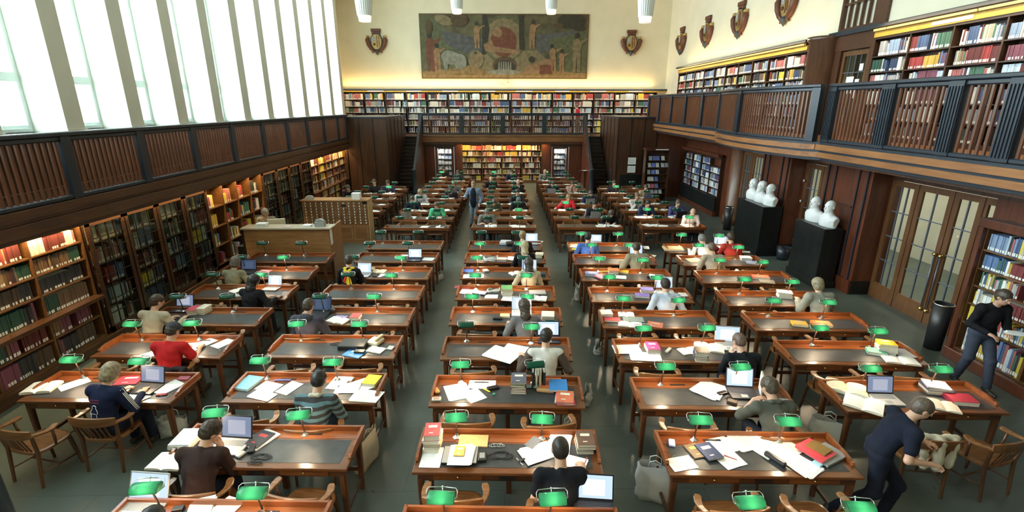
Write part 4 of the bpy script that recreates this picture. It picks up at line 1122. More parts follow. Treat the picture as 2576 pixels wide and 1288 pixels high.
def person(x, y, rz, label, res=.012, pose='sit', s=1.04, fem=False, lean=16, head=(20, 0, 0), hl=(-.17, .40, .80), hr=(.17, .40, .80), twist=0,
           shirt=(.1, .1, .1), sleeve='long', sleevec=None, pants=(.03, .035, .05), shoes=(.03, .025, .02), hair='short', hairc=(.05, .035, .025), skin=(.62, .36, .25),
           shirtm=None, extras=(), face=True, curl=35, z=0.0, jacket=False, legs=None, coat=0, group=None):
    r = empty('person', (x, y, z), R(rz)); tag(r, label, 'person', group)
    A = lambda *v: np.array(v, float)
    sit = pose == 'sit'
    wsh = (.165 if fem else .185)
    P = A(0, 0, .55) if sit else A(0, 0, .93)
    th = R(lean)
    dr = lambda a: A(0, math.sin(a), math.cos(a))
    tw = rotz(R(twist))
    def T(v): return P + tw @ (v - P)
    Cb = T(P + .14 * dr(th * .6)); Ch = T(P + .29 * dr(th * .85)); U = T(P + .43 * dr(th)); N = U + tw @ (.07 * dr(th + .15))
    Rs = tw @ rotx(-th)
    hd = rotz(R(head[1])) @ rotx(-(th * .5 + R(head[0]))) @ roty(R(head[2])) if True else None
    Hc = N + tw @ (.055 * dr(th + R(head[0]) * .5)) + hd @ A(0, .022, .095)
    SL, SR = U + tw @ (A(-wsh, 0, 0)) - Rs @ A(0, 0, .015), U + tw @ (A(wsh, 0, 0)) - Rs @ A(0, 0, .015)
    hl, hr = A(*hl) / s, A(*hr) / s
    up_, fo_ = .285, .255
    EL, WL = ik(SL, hl, up_, fo_, A(-.55, -.5, -.9)); ER, WR = ik(SR, hr, up_, fo_, A(.55, -.5, -.9))
    if sit:
        lg = legs or ((-.10, .42, .50, -.11, .40, .075), (.10, .42, .50, .12, .44, .075))
    else:
        lg = legs or ((-.10, .06, .49, -.11, -.04, .075), (.10, .0, .49, .11, .06, .075))
    HP = [P + A(-.085, 0, -.02), P + A(.085, 0, -.02)]
    KN = [A(*q[:3]) for q in lg]; AN = [A(*q[3:]) for q in lg]
    fz = .92 if fem else 1.0
    body = [('e', P, (.150, .112, .105), Rs, .04), ('e', Cb, (.130 * fz, .095, .13), Rs, .05), ('e', Ch, (.158 * fz, .108, .165), Rs, .05), ('c', SL, SR, .055, .055, .05),
            ('c', U - Rs @ A(0, .01, .02), N + .4 * (Hc - N), .060 * fz, .052 * fz, .035)]
    for S, E, Wr in ((SL, EL, WL), (SR, ER, WR)):
        body += [('c', S, E, .048 * fz, .038 * fz, .025), ('c', E, Wr, .038 * fz, .026 * fz, .02)]
    for h_, k_, a_ in zip(HP, KN, AN):
        body += [('c', h_, k_, .080, .056, .04), ('c', k_, a_, .052, .036, .03), ('c', a_ - A(0, .03, .03), a_ + A(0, .14, -.045), .034, .026, .02)]
    hp = lambda *v: Hc + hd @ A(*v)
    body += [('e', hp(0, -.012, .015), (.075, .092, .092), hd, .02), ('e', hp(0, .018, -.045), (.056, .066, .072), hd, .03), ('e', hp(0, .052, -.082), (.024, .022, .020), hd, .02),
             ('c', hp(0, .086, .006), hp(0, .103, -.026), .008, .013, .010), ('c', hp(-.020, .078, -.058), hp(.020, .078, -.058), .008, .008, .008),
             ('c', hp(-.036, .074, .022), hp(.036, .074, .022), .011, .011, .012),
             ('e', hp(-.076, -.005, -.012), (.010, .020, .030), hd, .006), ('e', hp(.076, -.005, -.012), (.010, .020, .030), hd, .006)]
    # hands: palm, four fingers of two segments, thumb from the side of the palm
    for sd, E, Wr in ((-1, EL, WL), (1, ER, WR)):
        d = unit(Wr - E); flat = unit(A(d[0], d[1], 0) + A(0, 1e-3, 0)) if abs(d[2]) < .9 else d
        f = unit(d * .45 + flat * .55) if Wr[2] < .95 and sit else d
        upn = A(0, 0, 1) - f * f[2]; upn = unit(upn) if np.linalg.norm(upn) > .2 else A(0, 1, 0)
        sdv = unit(np.cross(f, upn))           # to the right of the hand direction
        Rm = np.array([sdv, f, upn]).T
        pc = Wr + f * .050
        body += [('e', pc, (.040, .050, .017), Rm, .016), ('c', Wr, pc, .024, .020, .012)]
        cu = R(curl)
        for q in range(4):
            o_ = (-.0315 + .021 * q); ln = (.068, .078, .073, .056)[q if sd < 0 else 3 - q]
            if sd > 0: pass
            b0 = pc + sdv * o_ + f * .040
            d1 = f * math.cos(cu * .5) - upn * math.sin(cu * .5); d2 = f * math.cos(cu * 1.5) - upn * math.sin(cu * 1.5)
            m1 = b0 + d1 * ln * .55; e1 = m1 + d2 * ln * .5
            body += [('c', b0, m1, .0092, .0084, .004), ('c', m1, e1, .0084, .0072, .003)]
        ts = -sd
        t0 = Wr + f * .022 + sdv * ts * .026; t1 = t0 + unit(f * .75 + sdv * ts * .65 - upn * .25) * .045; t2 = t1 + unit(f * .95 + sdv * ts * .2 - upn * .3) * .032
        body += [('c', t0, t1, .0135, .0105, .010), ('c', t1, t2, .0105, .008, .004)]
    sockets = [('e', hp(s_ * .031, .088, .004), (.013, .010, .009), hd) for s_ in (-1, 1)] if face else []
    sdf_mesh('body', body, res, skin_mat(tuple(skin)), r, sub=[q + (0,) for q in sockets], ksub=.006)
    if face:
        b = MB()
        for s_ in (-1, 1): b.lathe([(0, -.0105), (.0075, -.0075), (.0105, 0), (.0075, .0075), (0, .0105)], 10, m=LABELM, mt=Matrix.Translation(hp(s_ * .031, .073, .004).tolist()))
        for s_ in (-1, 1): b.lathe([(0, -.0055), (.0055, 0), (0, .0055)], 8, m=BLACKP, mt=Matrix.Translation(hp(s_ * .031, .0805, .004).tolist()))
        b.build('eyes', None, r)
    # clothes
    rc = max(res, .009); g = .014 + (.012 if jacket else 0)
    sh = [('e', P + A(0, 0, .045), (.152 + g, .115 + g, .085), Rs, .04), ('e', Cb, (.134 * fz + g, .098 + g, .13), Rs, .05), ('e', Ch, (.158 * fz + g, .108 + g, .165 + g * .5), Rs, .05), ('c', SL, SR, .056 + g, .056 + g, .05),
          ('c', U, U + .35 * (N - U) + Rs @ A(0, -.012, 0), .066, .062, .02)]
    if coat: sh += [('e', P + A(0, -.01, -coat * .5), (.165 + g, .125 + g, coat * .5 + .1), None, .06)]
    slv = []
    for S, E, Wr in ((SL, EL, WL), (SR, ER, WR)):
        if sleeve == 'long': slv += [('c', S, E, .050 + g, .040 + g, .03), ('c', E, E + (Wr - E) * .93, .040 + g, .028 + g, .02)]
        elif sleeve == 'half': slv += [('c', S, E, .050 + g, .044 + g, .03), ('c', E, E + (Wr - E) * .25, .046 + g, .042 + g, .02)]
        elif sleeve == 'short': slv += [('c', S, S + (E - S) * .62, .052 + g, .052 + g, .03)]
        else: slv += [('c', S, S + (E - S) * .1, .05 + g, .05 + g, .03)]
    cut = [('e', N + .25 * (Hc - N) + Rs @ A(0, .035, .0), (.058, .062, .052), Rs, 0)]
    sm = shirtm or cloth_mat(shirt)
    if sleevec is None: sdf_mesh('shirt', sh + slv, rc, sm, r, sub=cut, noise=.0035, ksub=.012)
    else:
        sdf_mesh('shirt', sh, rc, sm, r, sub=cut, noise=.003, ksub=.012)
        sdf_mesh('sleeves', [tuple(list(q[:3]) + [q[3] + .003, q[4] + .003, q[5]]) for q in slv], rc, cloth_mat(sleevec), r, noise=.003)
    pt = [('e', P + A(0, 0, -.02), (.165, .128, .095), Rs, .05)]
    for h_, k_, a_ in zip(HP, KN, AN): pt += [('c', h_, k_, .094, .071, .04), ('c', k_, a_ + (k_ - a_) * .08, .070, .056, .03)]
    sdf_mesh('trousers', pt, max(rc, .012), cloth_mat(pants), r, noise=.003)
    for a_ in AN:
        sdf_mesh('shoe', [('c', a_ + A(0, -.045, -.035), a_ + A(0, .10, -.040), .038, .036, .02), ('c', a_ + A(0, .08, -.045), a_ + A(0, .17, -.047), .037, .027, .02), ('c', a_, a_ + A(0, 0, .03), .042, .046, .02)], max(rc, .012), cmat(shoes, .45), r)
    # hair
    hm = hair_mat(tuple(hairc)); fc = [('e', hp(0, .105, -.045), (.074, .080, .098), hd, 0), ('e', hp(-.088, .02, -.03), (.030, .034, .035), hd, 0), ('e', hp(.088, .02, -.03), (.030, .034, .035), hd, 0)]
    cap_ = [('e', hp(0, -.016, .022), (.086, .103, .099), hd, .02), ('e', hp(0, -.045, -.030), (.072, .064, .062), hd, .03)]
    hres = max(.006, res * .8)
    if hair == 'short': sdf_mesh('hair', cap_, hres, hm, r, sub=fc, noise=.0025, nf=2.2)
    elif hair == 'crop': sdf_mesh('hair', [('e', hp(0, -.014, .018), (.0805, .098, .096), hd, .02), ('e', hp(0, -.045, -.030), (.068, .058, .055), hd, .03)], hres, hm, r, sub=fc, noise=.001, nf=2)
    elif hair == 'fringe': sdf_mesh('hair', [('e', hp(0, -.035, -.018), (.083, .078, .050), hd, .02)], hres, hm, r, sub=fc + [('e', hp(0, .01, .075), (.09, .12, .06), hd, 0)], noise=.001, nf=2)
    elif hair == 'bob': sdf_mesh('hair', [('e', hp(0, -.014, .022), (.092, .106, .102), hd, .02), ('e', hp(0, -.030, -.055), (.092, .080, .085), hd, .04)], hres, hm, r, sub=[('e', hp(0, .115, -.060), (.066, .088, .110), hd, 0), ('e', hp(0, .02, -.16), (.10, .12, .05), hd, 0)], noise=.003, nf=2)
    elif hair in ('long', 'wavy'):
        down = A(0, 0, -1) * .6 + (hd @ A(0, -.25, -1)) * .4
        e1 = hp(0, -.055, -.04) + down * .13; e2 = e1 + down * (.12 if hair == 'long' else .09)
        e1[1] -= .02; e2[1] -= .045
        sdf_mesh('hair', [('e', hp(0, -.016, .022), (.090, .106, .102), hd, .02), ('c', hp(0, -.045, -.01), e1, .082, .078, .04), ('c', e1, e2, .074, .045, .04)], hres, hm, r, sub=[fc[0]], noise=.0045 if hair == 'wavy' else .003, nf=2)
    elif hair == 'bun':
        sdf_mesh('hair', cap_ + [('e', hp(0, -.115, .01), (.040, .035, .040), hd, .02)], hres, hm, r, sub=fc, noise=.002, nf=2)
    for q in extras: q(dict(r=r, P=P, Cb=Cb, Ch=Ch, U=U, N=N, Hc=Hc, hp=hp, hd=hd, Rs=Rs, SL=SL, SR=SR, EL=EL, ER=ER, WL=WL, WR=WR, res=res, g=g))
    if s != 1.0: r.scale = (s, s, s)
    return r
def ex_cap(c):
    def f(k):
        hp, hd = k['hp'], k['hd']
        sdf_mesh('cap', [('e', hp(0, -.012, .040), (.090, .106, .085), hd, .01), ('e', hp(0, .10, .045), (.060, .050, .012), hd, .02)], .008, cloth_mat(c), k['r'], sub=[('e', hp(0, .03, -.06), (.13, .16, .075), hd, 0)])
    return f
def ex_hood(c):
    def f(k):
        U = k['U']; Rs = k['Rs']
        sdf_mesh('hood', [('e', U + Rs @ np.array([0, -.085, .02]), (.115, .055, .085), Rs, .03), ('c', U + Rs @ np.array([-.09, -.02, .04]), U + Rs @ np.array([.09, -.02, .04]), .035, .035, .03)], .010, cloth_mat(c), k['r'], sub=[('e', U + Rs @ np.array([0, -.02, .09]), (.07, .06, .07), Rs, 0)], noise=.003)
    return f
def ex_scarf(c1, c2):
    def f(k):
        U = k['U']; Rs = k['Rs']; V = lambda *a: U + Rs @ np.array(a)
        sdf_mesh('scarf', [('c', V(-.085, .0, .045), V(.085, .0, .045), .04, .04, .03), ('c', V(-.05, -.10, .02), V(.0, -.125, -.04), .034, .028, .02), ('c', V(.05, -.10, .02), V(.0, -.125, -.04), .034, .028, .02), ('c', V(0, -.125, -.06), V(.05, -.145, -.26), .028, .050, .02), ('c', V(0, -.125, -.06), V(-.03, -.14, -.20), .026, .036, .02)], .009, cloth_mat(c1), k['r'], noise=.004)
        sdf_mesh('scarf_knot', [('e', V(0, -.148, -.055), (.042, .034, .045), Rs, .01), ('c', V(0, -.15, -.08), V(-.045, -.165, -.19), .020, .030, .01)], .009, cloth_mat(c2), k['r'], noise=.003)
    return f
def ex_stripes(c):
    def f(k):
        b = MB()
        for S, E, Wr, sd in ((k['SL'], k['EL'], k['WL'], -1), (k['SR'], k['ER'], k['WR'], 1)):
            for q in (-.016, 0, .016):
                o1 = np.array([sd * .060, q, .045]); o2 = np.array([sd * .056, q, .012]); b.tube([Vector((S + o1 * 1.0).tolist()), Vector((S * .5 + E * .5 + o2 * 1.08).tolist()), Vector((E + o2).tolist())], .0045, 5)
        b.build('stripe', cmat(c), k['r'])
    return f
def ex_print(k):
    U = k['U']; Rs = k['Rs']; b = MB(); red = cmat((.45, .04, .06)); wh = LABELM
    V = lambda x, z: Vector((U + Rs @ np.array([x, -.138 - .03 * (1 - (x / .1) ** 2) * 0 - .012 * min(1, max(0, (-.05 - z) / .2)), z])).tolist())
    for i, x in enumerate((-.055, -.03, -.005, .02, .045)):
        for dz in (0, -.030): b.tube([V(x - .008, -.08 + dz), V(x, -.070 + dz), V(x + .008, -.08 + dz)], .003, 4, red)
    pts = [(-.03, -.15), (0, -.135), (.022, -.15), (.016, -.17), (.03, -.19), (.045, -.22), (.03, -.25), (.036, -.285), (.02, -.32)]
    b.tube([V(*p) for p in pts], .0028, 5, wh); b.tube([V(-p[0] * .8 - .012, p[1]) for p in pts], .0028, 5, wh); b.tube([V(-.05, -.24), V(-.02, -.235), V(.02, -.24)], .0028, 5, wh)
    b.build('printed_emblem', None, k['r'])
def ex_collar(c):
    def f(k):
        U = k['U']; Rs = k['Rs']; V = lambda *a: U + Rs @ np.array(a)
        sdf_mesh('collar', [('c', V(-.045, -.055, .055), V(.045, -.055, .055), .024, .024, .02), ('c', V(-.045, -.055, .055), V(-.06, .02, .045), .022, .02, .02), ('c', V(.045, -.055, .055), V(.06, .02, .045), .022, .02, .02)], .009, cloth_mat(c), k['r'])
    return f
def marble_bust(x, y, z, rz, label, beard=False, s=1.0, hairv=0):
    r = empty('marble_bust', (x, y, z), R(rz)); tag(r, label, 'bust', 'marble busts along the door side wall')
    A = lambda *v: np.array(v, float)
    I = None
    h0 = -.075
    pr = [('e', A(0, 0, .10), (.27, .13, .22), I, .05), ('c', A(-.19, -.02, .19), A(.19, -.02, .19), .085, .085, .06), ('e', A(0, .05, .16), (.19, .10, .17), I, .05), ('c', A(0, -.015, .24), A(0, .03, .40), .115, .088, .06),
          ('e', A(0, .005, .585 + h0), (.106, .128, .130), I, .03), ('e', A(0, .052, .500 + h0), (.084, .086, .095), I, .03), ('e', A(0, .105, .438 + h0), (.034, .030, .026), I, .02), ('c', A(0, .132, .565 + h0), A(0, .160, .520 + h0), .011, .018, .010),
          ('c', A(-.050, .116, .595 + h0), A(.050, .116, .595 + h0), .016, .016, .012), ('e', A(-.108, .0, .545 + h0), (.012, .026, .038), I, .006), ('e', A(.108, .0, .545 + h0), (.012, .026, .038), I, .006), ('c', A(-.026, .130, .478 + h0), A(.026, .130, .478 + h0), .010, .010, .008)]
    if beard: pr += [('e', A(0, .10, .430 + h0), (.074, .060, .095), I, .03)]
    if hairv: pr += [('e', A(0, -.015, .615 + h0), (.122, .132, .110), I, .015), ('e', A(0, -.07, .53 + h0), (.110, .07, .10), I, .02), ('e', A(-.09, .02, .60 + h0), (.037, .06, .07), I, .01), ('e', A(.09, .02, .60 + h0), (.037, .06, .07), I, .01)]
    sub = [('e', A(-.042, .142, .552 + h0), (.020, .016, .013), I, 0), ('e', A(.042, .142, .552 + h0), (.020, .016, .013), I, 0), ('c', A(-.60, -.5, .10), A(-.60, .5, .10), .36, .36, 0), ('c', A(.60, -.5, .10), A(.60, .5, .10), .36, .36, 0), ('e', A(0, 0, -.12), (.6, .6, .12), I, 0)]
    sdf_mesh('bust', pr, .011, MARBLE, r, sub=sub, noise=.0012, nf=1.5, ksub=.01)
    r.scale = (s, s, s)
    return r

LAMPS = [(0, -3.241, 3.776, 1), (0, -2.246, 3.702, 1), (0, -0.551, 3.622, 1), (0, 0.414, 3.588, 1), (0, 2.132, 3.523, 1), (0, 3.056, 3.44, 0.7), (1, -3.258, 4.91, 1), (1, -2.304, 4.849, 0.8), (1, -0.543, 4.777, 0.6), (1, 0.427, 4.732, 1), (1, 2.159, 4.689, 1), (1, 3.109, 4.645, 0.8), (2, -5.866, 6.147, 1), (2, -4.91, 6.088, 1), (2, -3.291, 6.084, 0.9), (2, -2.3, 6.025, 0.9), (2, -0.587, 5.934, 1.2), (2, 0.408, 5.918, 0), (2, 2.134, 5.838, 1), (2, 3.112, 5.812, 0.9), (2, 4.812, 5.743, 0.8), (2, 5.725, 5.708, 1), (3, -5.847, 7.278, 1), (3, -4.934, 7.293, 1), (3, -3.271, 7.237, 1), (3, -2.27, 7.222, 1), (3, -0.596, 7.166, 0), (3, 0.43, 7.077, 0.7), (3, 2.149, 6.993, 1), (3, 3.139, 6.992, 1), (3, 4.897, 6.964, 0.9), (3, 5.728, 6.838, 0.8), (4, -5.874, 8.425, 0), (4, -4.982, 8.412, 0), (4, -3.304, 8.386, 0), (4, -2.326, 8.371, 0.9), (4, -0.567, 8.344, 1), (4, 0.428, 8.329, 1.2), (4, 2.146, 8.207, 0.5), (4, 3.078, 8.118, 0.9), (4, 4.779, 8.073, 0.5), (4, 5.696, 7.985, 1), (5, -5.906, 9.622, 0), (5, -4.923, 9.607, 1), (5, -3.165, 9.581, 0), (5, -2.267, 9.519, 1), (5, -0.571, 9.493, 1), (5, 0.467, 9.478, 1), (5, 2.122, 9.356, 1), (5, 3.081, 9.294, 0.4), (5, 4.763, 9.175, 1), (5, 5.639, 9.024, 1), (6, -5.924, 10.798, 0), (6, -4.983, 10.784, 1), (6, -3.403, 10.761, 0), (6, -2.311, 10.715, 1), (6, -0.59, 10.69, 1), (6, 0.451, 10.675, 0), (6, 2.163, 10.589, 1), (6, 3.096, 10.457, 1), (6, 4.822, 10.431, 1), (6, 5.688, 10.273, 1), (7, -5.997, 11.971, 0), (7, -5.039, 11.958, 0), (7, -3.33, 11.933, 0), (7, -2.371, 11.92, 0), (7, -0.569, 11.857, 1), (7, 0.409, 11.843, 1), (7, 2.159, 11.709, 1), (7, 3.101, 11.659, 1), (7, 4.794, 11.635, 1), (7, 5.711, 11.445, 1), (8, -3.32, 13.058, 0), (8, -2.309, 13.043, 0), (8, -0.596, 12.976, 0), (8, 0.371, 12.962, 0), (8, 2.092, 12.809, 1), (8, 3.063, 12.753, 1), (8, 4.745, 12.645, 1), (8, 5.704, 12.548, 1)]
FARLIT = [(-3.105, 25.66), (-2.227, 23.451), (-2.157, 21.702), (-4.839, 20.949), (-0.442, 25.162), (0.567, 25.947), (2.272, 25.605), (2.301, 17.102), (4.846, 20.729), (4.92, 15.695), (5.866, 14.339), (0.608, 16.141), (-2.382, 16.313)]
NEAR_DESKS = {('B', 0): 3.179, ('C', 0): 3.045, ('D', 0): 2.921, ('B', 1): 4.319, ('C', 1): 4.194, ('D', 1): 4.107, ('A', 2): 5.557, ('B', 2): 5.495, ('C', 2): 5.366, ('D', 2): 5.265, ('E', 2): 5.165, ('A', 3): 6.726, ('B', 3): 6.669, ('C', 3): 6.562, ('D', 3): 6.432, ('E', 3): 6.341, ('A', 4): 7.859, ('B', 4): 7.818, ('C', 4): 7.777, ('D', 4): 7.603, ('E', 4): 7.469, ('A', 5): 9.054, ('B', 5): 8.99, ('C', 5): 8.925, ('D', 5): 8.765, ('E', 5): 8.539, ('A', 6): 10.231, ('B', 6): 10.178, ('C', 6): 10.123, ('D', 6): 9.963, ('E', 6): 9.792, ('A', 7): 11.405, ('B', 7): 11.367, ('C', 7): 11.29, ('D', 7): 11.124, ('E', 7): 10.98, ('B', 8): 12.49, ('C', 8): 12.409, ('D', 8): 12.221, ('E', 8): 12.036}
PEOPLE = [(-4.995, 5.363, -8, 'person with a blond bob in a navy tracksuit top with white sleeve stripes, reading', {'shirt': (0.01, 0.016, 0.05), 'hairc': (0.3, 0.24, 0.15), 'hair': 'bob', 'fem': True, 'pants': (0.012, 0.018, 0.035), 'extras': 'STRIPES,PRINT', 'lean': 12, 'head': (28, -10, 0), 'hl': (-0.1, 0.34, 0.82), 'hr': (0.2, 0.38, 0.8), 'res': 0.007}),
(-4.958, 6.545, 0, 'person in a red T-shirt and grey cap bent over notes', {'shirt': (0.5, 0.018, 0.022), 'sleeve': 'short', 'hairc': (0.05, 0.04, 0.03), 'extras': 'CAP', 'lean': 14, 'head': (26, -14, 0), 'hl': (-0.05, 0.38, 0.8), 'hr': (0.24, 0.4, 0.8), 'res': 0.007, 'pants': (0.1, 0.08, 0.06)}),
(-5.983, 7.692, -6, 'person in a cream jumper with short brown hair using a laptop', {'shirt': (0.46, 0.42, 0.32), 'hairc': (0.05, 0.03, 0.018), 'lean': 16, 'head': (14, -30, 0), 'hl': (0.02, 0.4, 0.8), 'hr': (0.28, 0.4, 0.8), 'res': 0.009}),
(-4.833, 8.705, -8, 'person with long black hair in a black top typing on a white laptop', {'shirt': (0.01, 0.01, 0.014), 'hairc': (0.012, 0.01, 0.012), 'hair': 'long', 'fem': True, 'lean': 18, 'head': (12, -20, 0), 'hl': (0.12, 0.38, 0.8), 'hr': (0.34, 0.36, 0.8), 'res': 0.009}),
(-5.754, 9.858, 0, 'person with a grey bob in an olive jumper at a dark laptop', {'shirt': (0.2, 0.19, 0.125), 'hairc': (0.11, 0.095, 0.085), 'hair': 'bob', 'fem': True, 'lean': 18, 'head': (14, -20, 0), 'hl': (0.1, 0.38, 0.8), 'hr': (0.3, 0.36, 0.8), 'res': 0.009}),
(-3.121, 4.124, 0, 'person in a dark brown shirt with glasses propping the head over a laptop', {'shirt': (0.035, 0.018, 0.016), 'hairc': (0.045, 0.028, 0.018), 'lean': 24, 'head': (22, -40, 8), 'hl': (-0.05, 0.36, 0.8), 'hr': (0.13, 0.3, 0.93), 'res': 0.006, 'pants': (0.015, 0.02, 0.035), 'curl': 60}),
(-2.291, 5.093, 0, 'person in a teal and grey striped jumper bent over the desk', {'hairc': (0.014, 0.012, 0.012), 'lean': 20, 'head': (24, -6, 0), 'hl': (-0.06, 0.38, 0.8), 'hr': (0.16, 0.4, 0.8), 'res': 0.007, 'shirtm': 'STRIPED', 'extras': 'COLLARW'}),
(-3.281, 7.45, 0, 'person in a dark grey hooded top at a large dark laptop', {'shirt': (0.06, 0.06, 0.085), 'hairc': (0.065, 0.045, 0.03), 'lean': 16, 'head': (14, -14, 0), 'hl': (-0.1, 0.4, 0.8), 'hr': (0.16, 0.4, 0.8), 'res': 0.008, 'extras': 'HOOD', 'jacket': True}),
(-3.319, 9.933, 0, 'person in black with a yellow and red scarf tied behind the neck', {'shirt': (0.008, 0.008, 0.01), 'hairc': (0.045, 0.028, 0.018), 'lean': 14, 'head': (12, 20, 0), 'res': 0.009, 'extras': 'SCARF', 'fem': True}),
(-2.813, 3.024, 0, 'person with black hair whose head only just shows, closest to the camera', {'shirt': (0.05, 0.05, 0.06), 'hairc': (0.012, 0.01, 0.01), 'res': 0.009, 'lean': 10, 'head': (10, 10, 0), 'hair': 'bob'}),
(0.66, 2.853, 0, 'person with short dark hair at the closest middle desk, before a blue screen', {'shirt': (0.04, 0.05, 0.06), 'hairc': (0.04, 0.03, 0.022), 'res': 0.009, 'lean': 8, 'head': (18, 0, 0)}),
(0.548, 3.786, 0, 'person in a black T-shirt with cropped hair writing with a pen', {'shirt': (0.008, 0.009, 0.013), 'sleeve': 'short', 'hair': 'crop', 'hairc': (0.02, 0.015, 0.012), 'lean': 18, 'head': (14, 0, 0), 'hl': (-0.1, 0.34, 0.8), 'hr': (0.27, 0.38, 0.82), 'res': 0.006, 'extras': 'PEN', 'skin': (0.6, 0.36, 0.25), 'curl': 60}),
(0.597, 6.249, 0, 'person in a white T-shirt with grey brown raglan sleeves, dark wavy hair', {'shirt': (0.62, 0.6, 0.56), 'sleevec': (0.075, 0.055, 0.045), 'hairc': (0.022, 0.015, 0.012), 'lean': 16, 'head': (12, -26, 0), 'hl': (-0.34, 0.34, 0.8), 'hr': (0.3, 0.3, 0.8), 'res': 0.007}),
(0.363, 7.375, 4, 'person with long wavy brown hair in a grey jumper', {'shirt': (0.17, 0.16, 0.165), 'hair': 'wavy', 'hairc': (0.06, 0.04, 0.03), 'fem': True, 'lean': 16, 'head': (12, 10, 0), 'hl': (-0.26, 0.38, 0.8), 'hr': (0.12, 0.38, 0.8), 'res': 0.008}),
(0.535, 9.715, 0, 'person with long dark hair in a cream blouse holding a paperback', {'shirt': (0.5, 0.44, 0.31), 'hair': 'long', 'hairc': (0.04, 0.026, 0.018), 'fem': True, 'lean': 8, 'head': (8, 8, 0), 'hl': (-0.22, 0.38, 0.84), 'res': 0.009}),
(0.503, 11.033, 0, 'person with long pale blond hair in a black jumper', {'shirt': (0.01, 0.01, 0.012), 'hair': 'long', 'hairc': (0.46, 0.38, 0.24), 'fem': True, 'lean': 10, 'head': (12, 0, 0), 'res': 0.009}),
(0.483, 12.003, 0, 'person in black with tied blond hair, last desk of the nearer block', {'shirt': (0.012, 0.013, 0.016), 'hair': 'bun', 'hairc': (0.3, 0.22, 0.12), 'fem': True, 'lean': 14, 'head': (14, -10, 0), 'res': 0.01}),
(3.219, 4.857, 0, 'person in an olive shirt leaning on one hand before a black laptop', {'shirt': (0.085, 0.088, 0.072), 'sleeve': 'half', 'hairc': (0.085, 0.065, 0.045), 'lean': 22, 'head': (14, 24, 0), 'hl': (-0.17, 0.3, 0.98), 'hr': (0.14, 0.42, 0.8), 'res': 0.006, 'curl': 75, 'extras': 'COLLARD'}),
(3.401, 6.045, 0, 'bald person in a dark jumper resting the head on a hand', {'shirt': (0.01, 0.012, 0.016), 'hair': 'crop', 'hairc': (0.16, 0.1, 0.075), 'lean': 22, 'head': (18, 16, 0), 'hl': (-0.12, 0.3, 0.97), 'hr': (0.16, 0.4, 0.8), 'res': 0.007, 'curl': 70}),
(3.042, 8.363, 0, 'person in a pale blue shirt before a white laptop', {'shirt': (0.5, 0.56, 0.68), 'sleeve': 'half', 'hairc': (0.03, 0.022, 0.018), 'lean': 18, 'head': (14, 6, 0), 'hl': (-0.18, 0.34, 0.8), 'hr': (0.26, 0.34, 0.8), 'res': 0.008}),
(3.16, 10.877, 0, 'person in a beige jacket leaning out towards the aisle desk', {'shirt': (0.3, 0.25, 0.17), 'hairc': (0.06, 0.042, 0.03), 'lean': 20, 'head': (14, 12, 0), 'hl': (-0.3, 0.36, 0.8), 'hr': (0.12, 0.4, 0.8), 'res': 0.009, 'jacket': True}),
(2.144, 11.85, 0, 'person in a bright blue shirt with black hair, white laptop beside', {'shirt': (0.06, 0.13, 0.42), 'hairc': (0.018, 0.015, 0.014), 'lean': 18, 'head': (12, -14, 0), 'hl': (-0.24, 0.36, 0.8), 'res': 0.01}),
(5.919, 8.347, 0, 'grey blond person in a light grey jacket next to white books', {'shirt': (0.3, 0.29, 0.24), 'hair': 'bob', 'hairc': (0.34, 0.28, 0.18), 'lean': 16, 'head': (16, 10, 0), 'hl': (-0.24, 0.36, 0.82), 'hr': (0.12, 0.4, 0.8), 'res': 0.008, 'jacket': True}),
(4.928, 10.822, 0, 'person with curly brown hair in a beige jumper close to the busts', {'shirt': (0.42, 0.34, 0.26), 'hairc': (0.16, 0.095, 0.055), 'lean': 18, 'head': (14, 0, 0), 'res': 0.01}),
(5.114, 11.742, 0, 'grey haired person in a white shirt leaning over the buff drawing board', {'shirt': (0.6, 0.62, 0.64), 'hairc': (0.2, 0.19, 0.18), 'lean': 30, 'head': (22, 8, 0), 'hl': (-0.3, 0.36, 0.82), 'hr': (-0.02, 0.44, 0.8), 'res': 0.01}),
(5.785, 11.758, 0, 'person in a red jumper holding a hand to the ear, near the pedestals', {'shirt': (0.48, 0.045, 0.035), 'hairc': (0.07, 0.045, 0.03), 'lean': 16, 'head': (12, 20, 0), 'hl': (-0.12, 0.26, 1.0), 'res': 0.01, 'curl': 70}),
(-2.261, 16.722, 180, 'person in a bright green T-shirt facing the camera over a dark lamp', {'shirt': (0.1, 0.55, 0.3), 'sleeve': 'short', 'hairc': (0.12, 0.07, 0.04), 'fem': True, 'lean': 24, 'head': (20, 0, 0), 'res': 0.014}),
(-3.274, 17.822, 180, 'person hunched behind a grey laptop, dark clothes, second column', {'shirt': (0.02, 0.03, 0.05), 'hairc': (0.07, 0.05, 0.04), 'lean': 22, 'head': (18, 0, 0), 'res': 0.014}),
(-3.226, 19.255, 180, 'blond person in a white blouse looking down at books', {'shirt': (0.58, 0.56, 0.6), 'hair': 'bob', 'hairc': (0.34, 0.26, 0.15), 'fem': True, 'lean': 18, 'head': (26, 0, 0), 'res': 0.02}),
(-2.126, 20.152, 180, 'person in a dark jumper bent low over books, second column', {'shirt': (0.03, 0.035, 0.05), 'hairc': (0.04, 0.03, 0.025), 'lean': 30, 'head': (30, 0, 0), 'res': 0.02}),
(-2.107, 21.586, 180, 'person in a grey top beside a lit green lamp, second column', {'shirt': (0.2, 0.2, 0.2), 'hairc': (0.12, 0.08, 0.05), 'lean': 26, 'head': (26, 0, 0), 'res': 0.02}),
